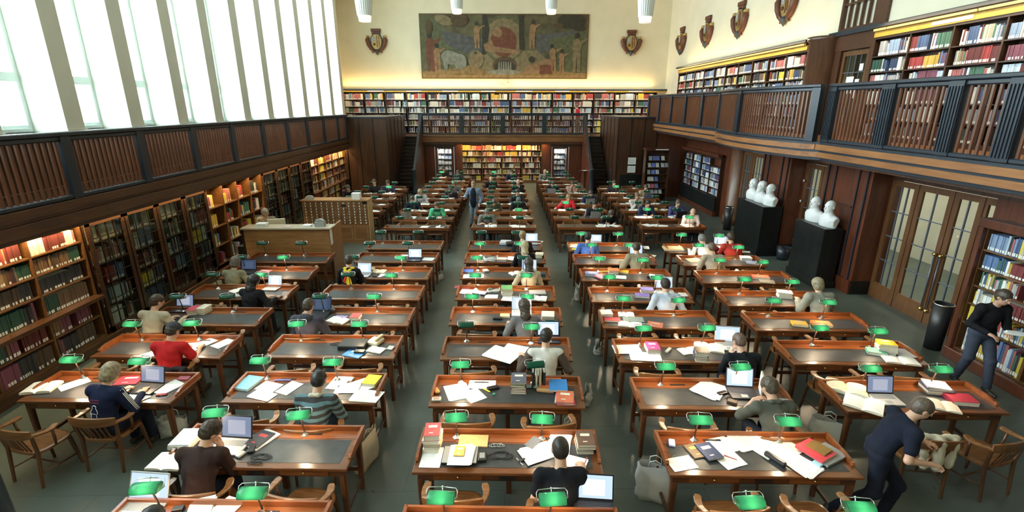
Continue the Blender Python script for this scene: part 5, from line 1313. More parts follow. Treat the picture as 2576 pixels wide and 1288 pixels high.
(-2.264, 24.896, 180, 'person in a dark top by the second farthest green lamp, second column', {'shirt': (0.05, 0.06, 0.06), 'hairc': (0.1, 0.07, 0.05), 'res': 0.02}),
(-3.124, 26.362, 180, 'person in black behind a lit standing page at the far shelves', {'shirt': (0.02, 0.02, 0.02), 'hairc': (0.1, 0.05, 0.03), 'res': 0.02}),
(-6.303, 20.206, 180, 'person in black and white behind the card catalogue', {'shirt': (0.03, 0.03, 0.035), 'hairc': (0.1, 0.08, 0.06), 'res': 0.02}),
(-5.561, 21.365, 180, 'person in a black jumper looking up, beside the panelled stair wall', {'shirt': (0.015, 0.015, 0.02), 'hair': 'bun', 'hairc': (0.08, 0.05, 0.03), 'fem': True, 'lean': 6, 'head': (4, 0, 0), 'res': 0.02}),
(-4.999, 21.595, 180, 'person in a navy shirt behind a lit green lamp near the stair wall', {'shirt': (0.035, 0.045, 0.1), 'hairc': (0.06, 0.05, 0.04), 'lean': 18, 'head': (24, 0, 0), 'res': 0.02}),
(-0.526, 15.699, 180, 'person in a grey T-shirt and cap at the first desk beyond the aisle', {'shirt': (0.2, 0.2, 0.18), 'sleeve': 'short', 'hairc': (0.16, 0.15, 0.14), 'lean': 24, 'head': (32, 0, 0), 'res': 0.014}),
(-0.341, 17.813, 180, 'person in a dark green jacket behind the grey T-shirt reader', {'shirt': (0.07, 0.085, 0.05), 'hairc': (0.09, 0.08, 0.07), 'lean': 34, 'head': (30, 10, 0), 'res': 0.014}),
(0.546, 17.782, 180, 'person in a black T-shirt with grey cap leaning on folded arms', {'shirt': (0.014, 0.016, 0.018), 'sleeve': 'short', 'hairc': (0.12, 0.12, 0.13), 'lean': 26, 'head': (30, 0, 0), 'res': 0.014}),
(0.557, 19.217, 180, 'person in dark clothes with a dark beard writing, middle column', {'shirt': (0.03, 0.03, 0.04), 'hairc': (0.03, 0.025, 0.02), 'lean': 20, 'head': (18, 0, 0), 'res': 0.02}),
(-0.553, 22.56, 180, 'bald person in a black jumper behind a black laptop', {'shirt': (0.012, 0.012, 0.016), 'hair': 'fringe', 'hairc': (0.1, 0.07, 0.05), 'lean': 14, 'head': (24, 0, 0), 'res': 0.02}),
(0.649, 21.583, 180, 'bald person in black resting the chin on a hand', {'shirt': (0.012, 0.014, 0.018), 'hair': 'none', 'lean': 14, 'head': (10, 0, 0), 'hl': (-0.06, 0.3, 0.98), 'curl': 70, 'res': 0.02}),
(0.429, 25.146, 180, 'person in a navy jumper by the lamp at the far shelves', {'shirt': (0.02, 0.03, 0.06), 'hairc': (0.05, 0.03, 0.02), 'res': 0.02}),
(2.111, 25.181, 180, 'person in a patterned grey top by the farthest lamp, fourth column', {'shirt': (0.2, 0.19, 0.17), 'hair': 'fringe', 'hairc': (0.1, 0.08, 0.06), 'res': 0.02}),
(2.178, 21.623, 180, 'person in black hunched behind an open laptop, third column', {'shirt': (0.015, 0.015, 0.02), 'hairc': (0.05, 0.04, 0.03), 'lean': 26, 'head': (26, 0, 0), 'res': 0.02}),
(2.99, 21.345, 180, 'person in a pink top resting the face on both hands', {'shirt': (0.45, 0.3, 0.26), 'hairc': (0.07, 0.05, 0.04), 'sleeve': 'short', 'lean': 22, 'head': (18, 0, 0), 'hl': (-0.07, 0.26, 0.96), 'hr': (0.07, 0.26, 0.96), 'curl': 70, 'res': 0.02}),
(2.385, 18.061, 180, 'blond person in a bright red jumper stretching an arm along the desk', {'shirt': (0.55, 0.03, 0.05), 'hairc': (0.3, 0.2, 0.11), 'fem': True, 'hair': 'bob', 'lean': 20, 'head': (24, 0, 0), 'hr': (0.46, 0.36, 0.8), 'res': 0.014}),
(3.329, 18.963, 180, 'person in a navy fleece half hidden behind a grey laptop', {'shirt': (0.03, 0.03, 0.09), 'hairc': (0.06, 0.045, 0.035), 'lean': 24, 'head': (16, 20, 0), 'res': 0.02}),
(3.102, 16.601, 180, 'person with black hair in a black and white jacket behind a laptop', {'shirt': (0.025, 0.025, 0.03), 'hairc': (0.012, 0.01, 0.01), 'lean': 14, 'head': (18, 0, 0), 'extras': 'STRIPES', 'res': 0.014}),
(3.43, 15.654, 180, 'person with long brown hair in black reading low over the desk', {'shirt': (0.012, 0.012, 0.014), 'hair': 'wavy', 'hairc': (0.07, 0.05, 0.035), 'fem': True, 'lean': 30, 'head': (30, 0, 0), 'res': 0.014}),
(4.799, 21.372, 180, 'person in black reading behind a pale box, under the notices', {'shirt': (0.015, 0.015, 0.02), 'hairc': (0.07, 0.05, 0.035), 'res': 0.02}),
(5.842, 20.15, 180, 'person in a tan jumper behind a blue grey laptop near the magazine rack', {'shirt': (0.4, 0.28, 0.17), 'hairc': (0.09, 0.05, 0.03), 'fem': True, 'lean': 14, 'head': (22, 0, 0), 'res': 0.02}),
(4.936, 18.062, 180, 'person in a white shirt with hands folded at the chin', {'shirt': (0.58, 0.54, 0.5), 'hairc': (0.16, 0.1, 0.06), 'lean': 14, 'head': (14, 0, 0), 'hl': (-0.02, 0.3, 0.96), 'hr': (0.03, 0.3, 0.96), 'curl': 70, 'res': 0.014}),
(4.983, 16.875, 180, 'person in a navy V-neck jumper reading, hand at an orange case', {'shirt': (0.015, 0.02, 0.055), 'hairc': (0.02, 0.015, 0.012), 'lean': 18, 'head': (26, 0, 0), 'res': 0.014}),
(6.004, 16.727, 180, 'person in a violet blue top behind a dark laptop near the journals', {'shirt': (0.07, 0.07, 0.2), 'hairc': (0.1, 0.07, 0.05), 'lean': 12, 'head': (20, 0, 0), 'res': 0.014}),
(6.002, 15.416, 180, 'balding person in a pale pink shirt reading a broad volume', {'shirt': (0.66, 0.58, 0.58), 'hair': 'fringe', 'hairc': (0.2, 0.16, 0.14), 'lean': 18, 'head': (24, 0, 0), 'res': 0.014})]
# ------------------------------------------------------------------ furnishing the hall
COLX = {'A': -5.28, 'B': -2.65, 'C': .03, 'D': 2.70, 'E': 5.28}
CNAME = {'A': 'window column', 'B': 'second column', 'C': 'middle column', 'D': 'fourth column', 'E': 'door column'}
ROWN = ['closest', 'second', 'third', 'fourth', 'fifth', 'sixth', 'seventh', 'eighth', 'ninth']
DROT = -.035
FY0, FST = 14.60, 1.185
FAR = [('A', k) for k in range(2, 7)] + [('B', k) for k in range(0, 10)] + [('C', k) for k in range(0, 10)] + [('D', k) for k in range(0, 10)] + [('E', k) for k in range(0, 7)]
def stack(x, y, z, rz, where, cols, w, h, ts, jit):
    n = len(cols); ts = ts or [.03] * n; zz = z
    for i in range(n):
        pos = 'single book' if n == 1 else ('top book, pile' if i == n - 1 else ('bottom book, pile' if i == 0 else '%s book up, pile' % ORD[i + 1]))
        j = random.Random(i * 7 + int(x * 100))
        book(x + j.uniform(-.008, .008), y + j.uniform(-.006, .006), zz, R(rz + j.uniform(-jit, jit)), '%s %s' % (pos, where), w * j.uniform(.88, 1.02), h * j.uniform(.9, 1.02), ts[i], cols[i], 'book piles on the desks', (.75, .72, .6) if (i == n - 1 and j.random() < .5) else None)
        zz += ts[i] + .0004
desk0 = make_desk(); first = True
def put_desk(x, y, rz, label, group):
    global first
    d = desk0 if first else copy_tree(desk0); first = False
    d.location = (x, y, 0); d.rotation_euler = (0, 0, rz)
    tag(d, label, 'desk', group)
for (c, r), f in NEAR_DESKS.items():
    nm = {('A', 7): 'reading desk pushed against the issue counter, two unlit lamps'}.get((c, r), 'leather topped reading desk, %s row from the camera, %s' % (ROWN[r], CNAME[c]))
    put_desk(COLX[c], f, DROT, nm, 'reading desks facing the far wall')
for c, k in FAR:
    put_desk(COLX[c], FY0 + FST * k + .66 - .035 * COLX[c] * .0, PI + DROT, 'reading desk turned to the camera, %s row past the cross aisle, %s' % (ORD[k + 1], CNAME[c]), 'reading desks beyond the cross aisle')
lamp_on, lamp_off = make_lamp(True), make_lamp(False)
seen = {}
for (r, x, y, q) in LAMPS:
    c = min(COLX, key=lambda k: abs(COLX[k] - x)); s = 'window' if x < COLX[c] - .05 else 'door'
    put_lamp(lamp_on if q else lamp_off, x, y, DH + .003, random.uniform(-.12, .12), '%s green desk lamp, %s end, %s row from the camera, %s' % ('lit' if q else 'unlit', s, ORD[r + 1], CNAME[c]), q * 1.0, 'green glass desk lamps')
for c, k in FAR:
    for s in (-.5, .47):
        x, y = COLX[c] + s, FY0 + FST * k + .085 - .035 * s
        lit = min(math.hypot(x - a, y - b) for a, b in FARLIT) < .45
        put_lamp(lamp_on if lit else lamp_off, x, y, DH + .003, PI + random.uniform(-.12, .12), '%s green lamp, %s end, %s row past the cross aisle, %s' % ('lit' if lit else 'unlit', 'window' if s < 0 else 'door', ORD[k + 1], CNAME[c]), .8 if lit else 0, 'green glass desk lamps')
for pr in (lamp_on, lamp_off):
    for ch in list(pr.children): bpy.data.objects.remove(ch)
    bpy.data.objects.remove(pr)
# chairs
chair0 = make_chair(); cfirst = True
def put_chair(x, y, rz, label, group='wooden armchairs'):
    global cfirst
    o = chair0 if cfirst else copy_tree(chair0); cfirst = False
    o.location = (x, y, 0); o.rotation_euler = (0, 0, R(rz)); o.scale = (1.06, 1.0, 1.02); tag(o, label, 'chair', group)
rc = random.Random(3)
SPEC = {('A', 2, -1): (-5.72, 5.22, -14), ('A', 2, 1): (-4.78, 5.36, -10), ('E', 2, -1): (4.93, 4.86, -8), ('E', 2, 1): (5.70, 4.82, 14), ('B', 1, 1): (-2.05, 4.14, -10), ('D', 1, -1): (2.20, 3.90, 3), ('D', 1, 1): (3.05, 3.88, 2)}
occ = [(p[0], p[1]) for p in PEOPLE]
for (c, r), f in NEAR_DESKS.items():
    for s in (-1, 1):
        if r == 0: continue
        x, y, rz = COLX[c] + .49 * s + rc.uniform(-.03, .03), f - .135 + rc.uniform(-.04, .02) - .035 * .49 * s, rc.uniform(-6, 6)
        if (c, r, s) in SPEC: x, y, rz = SPEC[(c, r, s)]
        for p in occ:
            if abs(p[0] - x) < .42 and abs(p[1] - y) < .45: x, y = p[0], p[1] + .07; rz = rz * .3
        put_chair(x, y, rz, 'wooden armchair, %s seat of the %s desk row from the camera, %s' % ('window' if s < 0 else 'door', ORD[r + 1], CNAME[c]))
for c, k in FAR:
    for s in (-1, 1):
        x, y, rz = COLX[c] + .49 * s + rc.uniform(-.03, .03), FY0 + FST * k + .66 + .135, 180 + rc.uniform(-8, 8)
        for p in occ:
            if abs(p[0] - x) < .42 and abs(p[1] - y) < .45: x, y = p[0], p[1] - .07
        if k > 8: continue
        put_chair(x, y, rz, 'wooden armchair, %s seat, %s row past the cross aisle, %s' % ('window' if s < 0 else 'door', ORD[k + 1], CNAME[c]))
# ---- things lying on the desks and the floor
open_book(-6.194,5.878,0.774,R(8),'thick open book on the desk of the reader in the navy tracksuit', t=0.05, w=0.36, h=0.26)
sheet(-5.861,5.99,0.774,R(-38),'loose white sheet between the thick open book and the blonde reader', h=0.32)
pen(-5.58,5.873,0.777,R(-25),'purple pen lying left of the blonde reader on bare desk leather',(0.15, 0.05, 0.35))
book(-5.175,6.07,0.774,R(6),'red magazine under the lamp beside the open black laptop', w=0.3, h=0.24, t=0.012, col=(0.5, 0.04, 0.07), mark=(0.8, 0.6, 0.6))
laptop(-4.797,5.836,0.774,R(-8),'open black laptop on the desk of the reader in the navy tracksuit',BLACKP,SCR_G,0.36,0.25,105,lidm=None)
book(-4.514,5.87,0.774,R(-28),'white ring binder lying open beside the black laptop of the blonde reader', w=0.24, h=0.32, t=0.012, col=(0.7, 0.7, 0.7))
sheet(-4.789,5.668,0.774,R(-35),'open white notebook under the hands of the blonde reader', n=2, w=0.3, h=0.22)
sheet(-5.062,5.84,0.774,R(-20),'small white slip between blonde reader and black laptop', w=0.12, h=0.16)
small_box('glasses_case',-4.492,5.699,0.774,R(10),'red spectacles lying in front of the white ring binder','glasses',0.13,0.045,0.018,cmat((.3,.03,.04)))
small_box('pouch',-4.449,6.1,0.774,R(0),'dark pink pouch at the rail corner of the tracksuit reader desk','pouch',0.16,0.09,0.02,cmat((.35,.08,.12)))
sheet(-4.777,7.177,0.774,R(-28),'white sheet under the lamp of the red shirt reader, inner one of two', h=0.3)
sheet(-4.484,7.159,0.774,R(-28),'white sheet at the aisle end of the red shirt reader desk', h=0.3)
sheet(-5.37,6.845,0.774,R(-40),'white page sticking out on the window side of the red shirt reader')
sheet(-4.894,7.058,0.774,R(10),'open notes in front of the red shirt reader', n=3, w=0.24, h=0.28)
pen(-4.407,6.926,0.777,R(-50),'pen lying at the aisle edge of the red shirt reader desk',(0.2, 0.18, 0.15))
laptop(-5.978,8.497,0.774,R(-4),'laptop with pale screen before the reader in the cream jumper',BLACKP,SCR_G,0.34,0.24,105,lidm=None)
stack(-5.667,8.401,0.774,4,'on the desk of the cream jumper reader',[(0.45, 0.42, 0.33), (0.4, 0.36, 0.28), (0.55, 0.06, 0.1)],0.17,0.24,[0.035, 0.035, 0.02],8)
stack(-5.495,8.417,0.774,-6,'beside the red topped pile on the cream jumper desk',[(0.42, 0.4, 0.3), (0.5, 0.46, 0.36), (0.48, 0.43, 0.32), (0.62, 0.58, 0.48)],0.17,0.24,[0.03, 0.03, 0.03, 0.02],8)
laptop(-4.793,9.588,0.774,R(-8),'white laptop of the black haired reader in black',SILVERP,SCR_W,0.3,0.23,105,lidm=None)
sheet(-5.467,9.552,0.774,R(-30),'white sheet on the desk of the black haired reader', h=0.3)
small_box('bag_pouch',-5.233,9.155,0.774,R(10),'grey pouch lying by the lamp of the black haired reader','pouch',0.24,0.12,0.04,GREYP)
laptop(-5.841,10.634,0.774,R(-3),'dark laptop of the grey haired reader in olive',BLACKP,SCR_D,0.36,0.25,105,lidm=None)
book(-5.456,10.712,0.774,R(-6),'pink folder on the desk before the issue counter', w=0.26, h=0.2, t=0.01, col=(0.62, 0.22, 0.24), mark=(0.8, 0.7, 0.7))
sheet(-5.409,10.438,0.774,R(12),'white card under the green lamp before the issue counter', w=0.15, h=0.1)
laptop(-3.426,3.728,0.774,R(-6),'silver laptop with bright blue screen on the nearest desk of the second column',SILVERP,SCR_W,0.4,0.27,112,lidm=None)
sheet(-2.855,3.756,0.774,R(15),'crumpled white sheets on the nearest desk of the second column', n=4)
sheet(-2.645,3.743,0.774,R(-20),'white sheets nearest the middle aisle on the closest second column desk', n=3)
small_box('power_adapter',-3.067,3.764,0.774,R(10),'black power adapter on the closest desk of the second column','adapter',0.1,0.06,0.03,BLACKP)
stack(-3.579,4.747,0.774,-2,'at the rail corner beside the brown shirt reader',[(0.62, 0.62, 0.62), (0.66, 0.66, 0.64), (0.62, 0.64, 0.7)],0.24,0.32,[0.03, 0.03, 0.012],3)
open_book(-3.567,4.417,0.774,R(-4),'open book hanging over the desk corner by the brown shirt reader', t=0.03, w=0.36, h=0.25)
laptop(-3.053,4.644,0.774,R(-6),'silver and black laptop in front of the brown shirt reader',SILVERP,SCR_G,0.37,0.27,105,lidm=BLACKP)
book(-2.763,4.775,0.774,R(-28),'white folder under the black and red magazines', w=0.24, h=0.32, t=0.012, col=(0.7, 0.7, 0.7))
book(-2.779,4.765,0.787,R(-20),'black magazine with a red patch on the white folder', w=0.2, h=0.27, t=0.012, col=(0.03, 0.03, 0.04), mark=(0.55, 0.05, 0.05))
small_box('computer_mouse',-2.863,4.511,0.774,R(-25),'pale computer mouse beside the silver laptop','mouse',0.06,0.1,0.03,SILVERP, bevel=0.012)
small_box('marker',-2.952,4.525,0.774,R(80),'yellow highlighter by the elbow of the brown shirt reader','pen',0.015,0.11,0.015,cmat((.75,.70,.05)), bevel=0.004)
small_box('power_adapter',-2.786,4.6,0.774,R(12),'black power adapter among cables beside the brown shirt reader','adapter',0.07,0.13,0.03,BLACKP)
coil(-2.67,4.483,0.774,'tangle of black cable on the leather beside the brown shirt reader',BLACKP,0.075)
coil(-2.693,4.391,0.774,'black headphone cable by the front edge near the brown shirt reader',BLACKP,0.045)
book(-3.489,5.952,0.774,R(-14),'light blue folder near the rail on the striped jumper desk', w=0.25, h=0.33, t=0.03, col=(0.14, 0.36, 0.5))
sheet(-3.176,5.878,0.774,R(-20),'white sheet nearest the blue folder', w=0.3, h=0.21)
sheet(-2.89,5.844,0.774,R(-24),'white sheet between blue folder and striped reader')
sheet(-3.173,5.678,0.774,R(-22),'white double page in front of the blue folder', w=0.34, h=0.18, n=2)
small_box('pencil_case',-3.057,6.026,0.774,R(0),'blue pen and slim case in the slot of the striped jumper desk','pencil case',0.22,0.03,0.02,cmat((.12,.14,.4)))
sheet(-2.279,5.962,0.774,R(-8),'pile of white papers behind the striped reader', n=5)
sheet(-2.101,5.821,0.774,R(4),'untidy white papers in the middle of the striped jumper desk', n=5, w=0.3, h=0.22)
sheet(-1.803,5.619,0.774,R(-8),'open exercise book at the aisle corner of the striped jumper desk', n=4, w=0.36, h=0.25)
sheet(-1.946,5.897,0.774,R(35),'tilted white page beside the yellow book', n=2)
book(-1.813,5.965,0.774,R(-12),'yellow book on the aisle side rail of the striped jumper desk', w=0.2, h=0.24, t=0.05, col=(0.62, 0.6, 0.04))
small_box('mobile_phone',-2.111,6.021,0.774,R(-10),'silver phone standing by the lamp of the striped jumper desk','phone',0.05,0.1,0.03,SILVERP)
small_box('document_scanner',-2.37,7.031,0.774,R(-3),'flat black scanner on the desk with the cream telephone','scanner',0.42,0.28,0.07,BLACKP, bevel=0.012)
small_box('desk_telephone',-2.052,7.134,0.774,R(-20),'cream desk telephone beside the flat black scanner','telephone',0.2,0.22,0.06,BEIGEP, bevel=0.015)
small_box('handset',-2.004,7.163,0.8360000000000001,R(-20),'cream telephone handset lying across the phone','handset',0.05,0.22,0.04,BEIGEP, bevel=0.018)
book(-2.287,6.783,0.774,R(-20),'blue and white magazine in front of the black scanner', w=0.3, h=0.22, t=0.01, col=(0.08, 0.28, 0.6), mark=(0.75, 0.8, 0.85))
small_box('wallet',-2.215,6.812,0.785,R(-6),'black wallet lying on the blue magazine','wallet',0.16,0.09,0.03,BLACKP)
open_book(-1.987,6.893,0.774,R(-20),'small open notebook in front of the cream telephone', t=0.012, w=0.26, h=0.18)
small_box('calculator',-1.772,6.955,0.774,R(-12),'pale calculator at the aisle end of the scanner desk','calculator',0.1,0.12,0.015,SILVERP)
coil(-2.687,7.103,0.774,'black cable coiled beside the scanner',BLACKP,0.08)
laptop(-3.364,8.241,0.774,R(-6),'large dark laptop of the reader in the hooded top',BLACKP,SCR_D,0.38,0.28,105,lidm=None)
small_box('camera',-3.173,8.399,0.774,R(50),'black camera between the hooded reader laptop and the lamp','camera',0.1,0.18,0.08,BLACKP, bevel=0.02)
book(-2.928,8.13,0.774,R(-10),'lilac leaflet under the open book of the hooded reader', w=0.22, h=0.16, t=0.006, col=(0.4, 0.3, 0.55))
open_book(-2.922,7.978,0.774,R(-22),'open book beside the hooded reader', w=0.36, h=0.22, t=0.035)
book(-2.641,8.091,0.774,R(-4),'thick red book alone on the hooded reader desk', w=0.17, h=0.2, t=0.06, col=(0.52, 0.1, 0.1))
laptop(-3.143,10.377,0.774,R(-6),'white laptop of the reader with the yellow scarf',SILVERP,SCR_W,0.32,0.24,105,lidm=None)
open_book(-2.855,10.645,0.774,R(-6),'open cream book beside the white laptop of the scarf reader', page=(0.66, 0.62, 0.5), w=0.32, h=0.22)
stack(-3.016,10.675,0.774,5,'behind the white laptop of the scarf reader',[(0.5, 0.45, 0.33), (0.6, 0.55, 0.42), (0.35, 0.28, 0.2)],0.14,0.2,[0.03, 0.03, 0.02],8)
small_box('mobile_phone',-2.842,10.373,0.774,R(-20),'black phone before the open cream book','phone',0.1,0.14,0.02,BLACKP)
sheet(-2.742,10.398,0.774,R(-30),'small white leaflet beside the black phone', w=0.14, h=0.2)
sheet(-3.559,10.357,0.774,R(20),'white page at the window side of the scarf reader', w=0.12, h=0.16)
laptop(-2.189,11.503,0.774,R(-2),'white screened black laptop standing alone on a desk of the second column',BLACKP,SCR_W,0.34,0.24,105,lidm=None)
sheet(-1.853,11.595,0.774,R(-14),'loose white papers beside the lone black laptop', n=3, w=0.26, h=0.2)
sheet(-2.498,12.009,0.774,R(20),'white page behind the lone black laptop')
laptop(0.838,3.666,0.774,R(-6),'black laptop on the closest middle desk with bright blue screen',BLACKP,SCR_W,0.38,0.26,108,lidm=None)
stack(-0.79,4.633,0.774,-2,'at the window side rail of the nearest full middle desk',[(0.6, 0.58, 0.5), (0.62, 0.6, 0.55), (0.16, 0.14, 0.12), (0.62, 0.45, 0.25), (0.66, 0.66, 0.64), (0.6, 0.1, 0.1)],0.19,0.25,[0.05, 0.025, 0.02, 0.025, 0.03, 0.07],6)
laptop(-0.478,4.453,0.774,R(-2),'closed grey laptop buried under papers on the nearest full middle desk',BLACKP,SCR_W,0.37,0.26,0,lidm=GREYP)
sheet(-0.467,4.435,0.809,R(-2),'thick pad of white papers on the closed grey laptop', n=6, w=0.24, h=0.3)
book(-0.487,4.478,0.8260000000000001,R(-3),'orange booklet lying on the white pad', w=0.11, h=0.16, t=0.008, col=(0.72, 0.36, 0.05), mark=(0.8, 0.78, 0.7))
sheet(-0.785,4.439,0.774,R(-3),'handwritten sheet in front of the tall pile of books', w=0.22, h=0.3, n=2)
book(-0.35,4.707,0.774,R(-3),'buff envelope lying below the desk slot', w=0.33, h=0.2, t=0.012, col=(0.68, 0.44, 0.18))
small_box('power_adapter',-0.24,4.43,0.774,R(2),'black power adapter beside the closed grey laptop','adapter',0.09,0.15,0.035,BLACKP, top=GREYP)
coil(-0.082,4.459,0.774,'loop of black cable on the leather of the nearest full middle desk',BLACKP,0.1)
coil(-0.128,4.622,0.774,'grey charging lead next to the buff envelope',GREYP,0.05)
small_box('wallet',0.323,4.655,0.774,R(-38),'grey wallet at the foot of the lamp on the nearest full middle desk','wallet',0.12,0.2,0.022,mat("slate_leather",(.12,.13,.15),.5))
sheet(0.361,4.483,0.774,R(20),'thick folder of papers beside the black shirt reader', n=8, w=0.33, h=0.25)
sheet(0.611,4.664,0.774,R(-18),'white papers behind the head of the black shirt reader', n=3, w=0.24, h=0.34)
sheet(0.715,4.268,0.774,R(-28),'written page under the pen hand of the black shirt reader', n=2, w=0.24, h=0.34)
pen(0.165,4.352,0.777,R(-60),'silver pen lying by the folder of the black shirt reader',(0.5, 0.5, 0.5))
small_box('earphones',0.187,4.374,0.774,R(-55),'black clip next to the silver pen','clip',0.03,0.08,0.02,BLACKP)
stack(0.892,4.592,0.774,-2,'at the aisle side rail of the nearest full middle desk',[(0.55, 0.52, 0.42), (0.05, 0.05, 0.05), (0.6, 0.58, 0.5), (0.13, 0.075, 0.055)],0.2,0.25,[0.03, 0.02, 0.03, 0.04],3)
sheet(-0.625,5.721,0.774,R(18),'largest white sheet on the desk with the toy shoe', w=0.3, h=0.36, n=2)
sheet(-0.398,5.624,0.774,R(32),'white sheet slipping out beside the largest sheet', w=0.24, h=0.28)
sheet(-0.294,5.89,0.774,R(-2),'printed page below the lamp of the toy shoe desk', w=0.36, h=0.2, n=2)
small_box('toy_shoe',-0.9,5.725,0.774,R(25),'small tan toy shoe by the rail','toy',0.07,0.13,0.035,cmat((.5,.28,.1)), bevel=0.015)
small_box('picture_tin',-0.875,5.532,0.774,R(2),'small tin with a picture lid on the front corner','tin',0.12,0.08,0.025,SILVERP, top=cmat((.45,.25,.12)))
small_box('marker',-0.234,5.734,0.774,R(50),'yellow highlighter beside the bunch of keys','pen',0.018,0.13,0.016,cmat((.7,.72,.05)))
small_box('keys',-0.15,5.78,0.774,R(20),'bunch of keys on the leather by the yellow highlighter','keys',0.16,0.07,0.03,DARKMET)
small_box('eraser',-0.132,5.638,0.774,R(0),'tiny green eraser in front of the keys','eraser',0.035,0.03,0.02,cmat((.05,.35,.2)))
stack(0.191,5.765,0.774,-2,'in the middle of the toy shoe desk',[(0.5, 0.46, 0.4), (0.2, 0.03, 0.07), (0.22, 0.04, 0.08), (0.12, 0.16, 0.1), (0.1, 0.22, 0.08), (0.1, 0.1, 0.14)],0.21,0.26,[0.03, 0.035, 0.035, 0.03, 0.025, 0.02],4)
book(0.389,5.869,0.774,R(86),'black binder upright next to the middle pile', w=0.18, h=0.24, t=0.03, col=(0.04, 0.04, 0.04), stand=True)
book(0.443,5.868,0.774,R(84),'cream file upright between the black binders', w=0.18, h=0.24, t=0.025, col=(0.62, 0.58, 0.48), stand=True)
book(0.487,5.868,0.774,R(88),'tan file upright beside the black binder', w=0.18, h=0.24, t=0.03, col=(0.55, 0.46, 0.3), stand=True)
book(0.535,5.867,0.774,R(92),'black binder upright by the orange folder', w=0.18, h=0.24, t=0.035, col=(0.03, 0.03, 0.035), stand=True)
book(0.638,5.865,0.774,R(-4),'orange folder leaning against the upright binders', w=0.28, h=0.3, t=0.045, col=(0.62, 0.13, 0.03))
book(0.722,5.749,0.8210000000000001,R(-3),'bright blue book on top of the orange folder', w=0.24, h=0.27, t=0.03, col=(0.03, 0.22, 0.6))
small_box('ruler',0.413,5.81,0.774,R(-4),'clear blue ruler strip in front of the upright binders','ruler',0.3,0.05,0.02,cmat((.45,.6,.7)))
small_box('pencil_case',0.548,5.692,0.774,R(-10),'tan pencil case below the blue book','pencil case',0.24,0.07,0.045,cmat((.5,.28,.12)), bevel=0.02)
stack(0.785,5.505,0.774,-6,'at the front corner of the toy shoe desk',[(0.6, 0.12, 0.2), (0.66, 0.6, 0.6), (0.62, 0.1, 0.15), (0.62, 0.16, 0.08)],0.24,0.26,[0.014, 0.014, 0.014, 0.014],5)
sheet(-0.035,6.735,0.774,R(-32),'wide spread of loose white papers on the raglan shirt reader desk', w=0.5, h=0.36, n=3)
sheet(0.168,6.872,0.774,R(-20),'white papers nearest the raglan shirt reader', w=0.36, h=0.3, n=2)
sheet(0.318,8.512,0.774,R(0),'white sheet behind the laptop of the long haired reader')
laptop(0.722,7.173,0.774,R(-2),'laptop with blue screen in front of the raglan shirt reader',BLACKP,SCR_W,0.36,0.25,105,lidm=None)
small_box('spectacle_case',-0.109,8.018,0.774,R(-8),'black spectacle case on the long haired reader desk','case',0.18,0.07,0.04,BLACKP, bevel=0.015)
book(0.019,8.136,0.774,R(-3),'small orange and cream book near the grey jumper reader', w=0.17, h=0.13, t=0.03, col=(0.62, 0.5, 0.3))
stack(0.78,7.987,0.774,-3,'beside the grey jumper reader',[(0.6, 0.6, 0.58), (0.45, 0.2, 0.18), (0.62, 0.62, 0.6), (0.6, 0.6, 0.58), (0.64, 0.64, 0.62)],0.22,0.24,[0.03, 0.02, 0.03, 0.02, 0.01],3)
small_box('pencil_case',0.827,7.886,0.774,R(-5),'teal pencil case before the pile next to the grey jumper reader','pencil case',0.2,0.07,0.045,cmat((.02,.16,.15)), bevel=0.02)
laptop(0.323,8.237,0.774,R(-2),'white laptop in front of the long haired grey jumper reader',SILVERP,SCR_W,0.36,0.26,100,lidm=None)
book(-0.864,9.62,0.774,R(-4),'dark red folder at the window side rail above the printed calendar', w=0.32, h=0.14, t=0.01, col=(0.35, 0.06, 0.09))
sheet(-0.706,9.367,0.774,R(-6),'printed calendar sheets on the busiest middle desk', n=3, w=0.34, h=0.24)
laptop(-0.475,9.254,0.774,R(-20),'closed lilac laptop between calendar and small sheet',BLACKP,SCR_W,0.26,0.18,0,lidm=cmat((.28,.27,.42)))
sheet(-0.247,9.1,0.774,R(-3),'small white sheet left of the tall stack of journals', w=0.26, h=0.2)
bag(-0.212,9.382,R(10),'crumpled clear film on the busiest middle desk', z=0.774, w=0.26, h=0.05, d=0.14, handles=False, name='crumpled_film', cat='film')
stack(0.063,9.202,0.774,0,'standing on the busiest middle desk',[(0.15, 0.12, 0.4), (0.5, 0.5, 0.5), (0.62, 0.6, 0.5), (0.6, 0.6, 0.6), (0.55, 0.5, 0.3), (0.15, 0.4, 0.15)],0.22,0.24,[0.025, 0.03, 0.025, 0.03, 0.02, 0.03],4)
sheet(0.116,8.989,0.774,R(-10),'large white sheet in front of the tall stack of journals', w=0.3, h=0.26, n=2)
laptop(0.682,9.258,0.774,R(2),'closed grey laptop at the aisle end of the busiest middle desk',GREYP,SCR_W,0.33,0.22,0,lidm=GREYP)
open_book(0.693,8.96,0.774,R(-12),'open white book under the second lamp of the busiest middle desk', w=0.3, h=0.22)
book(-0.819,10.671,0.774,R(-4),'bright blue folder at the window side end of a middle desk', w=0.26, h=0.2, t=0.015, col=(0.06, 0.14, 0.55))
sheet(-0.663,10.314,0.774,R(2),'wide open white pages under the lamp next to the blue folder', w=0.44, h=0.24, n=3)
small_box('mobile_phone',-0.408,10.637,0.774,R(20),'dark phone on a white sheet by the blue folder','phone',0.12,0.16,0.04,GREYP)
open_book(0.269,10.461,0.774,R(30),'open paperback held by the cream blouse reader', w=0.26, h=0.2, t=0.04)
laptop(0.58,10.566,0.774,R(-4),'white laptop before the cream blouse reader',SILVERP,SCR_W,0.34,0.24,105,lidm=None)
small_box('purse',0.844,10.344,0.774,R(0),'dark teal purse beside the cream blouse reader','purse',0.16,0.12,0.06,cmat((.03,.07,.09)))
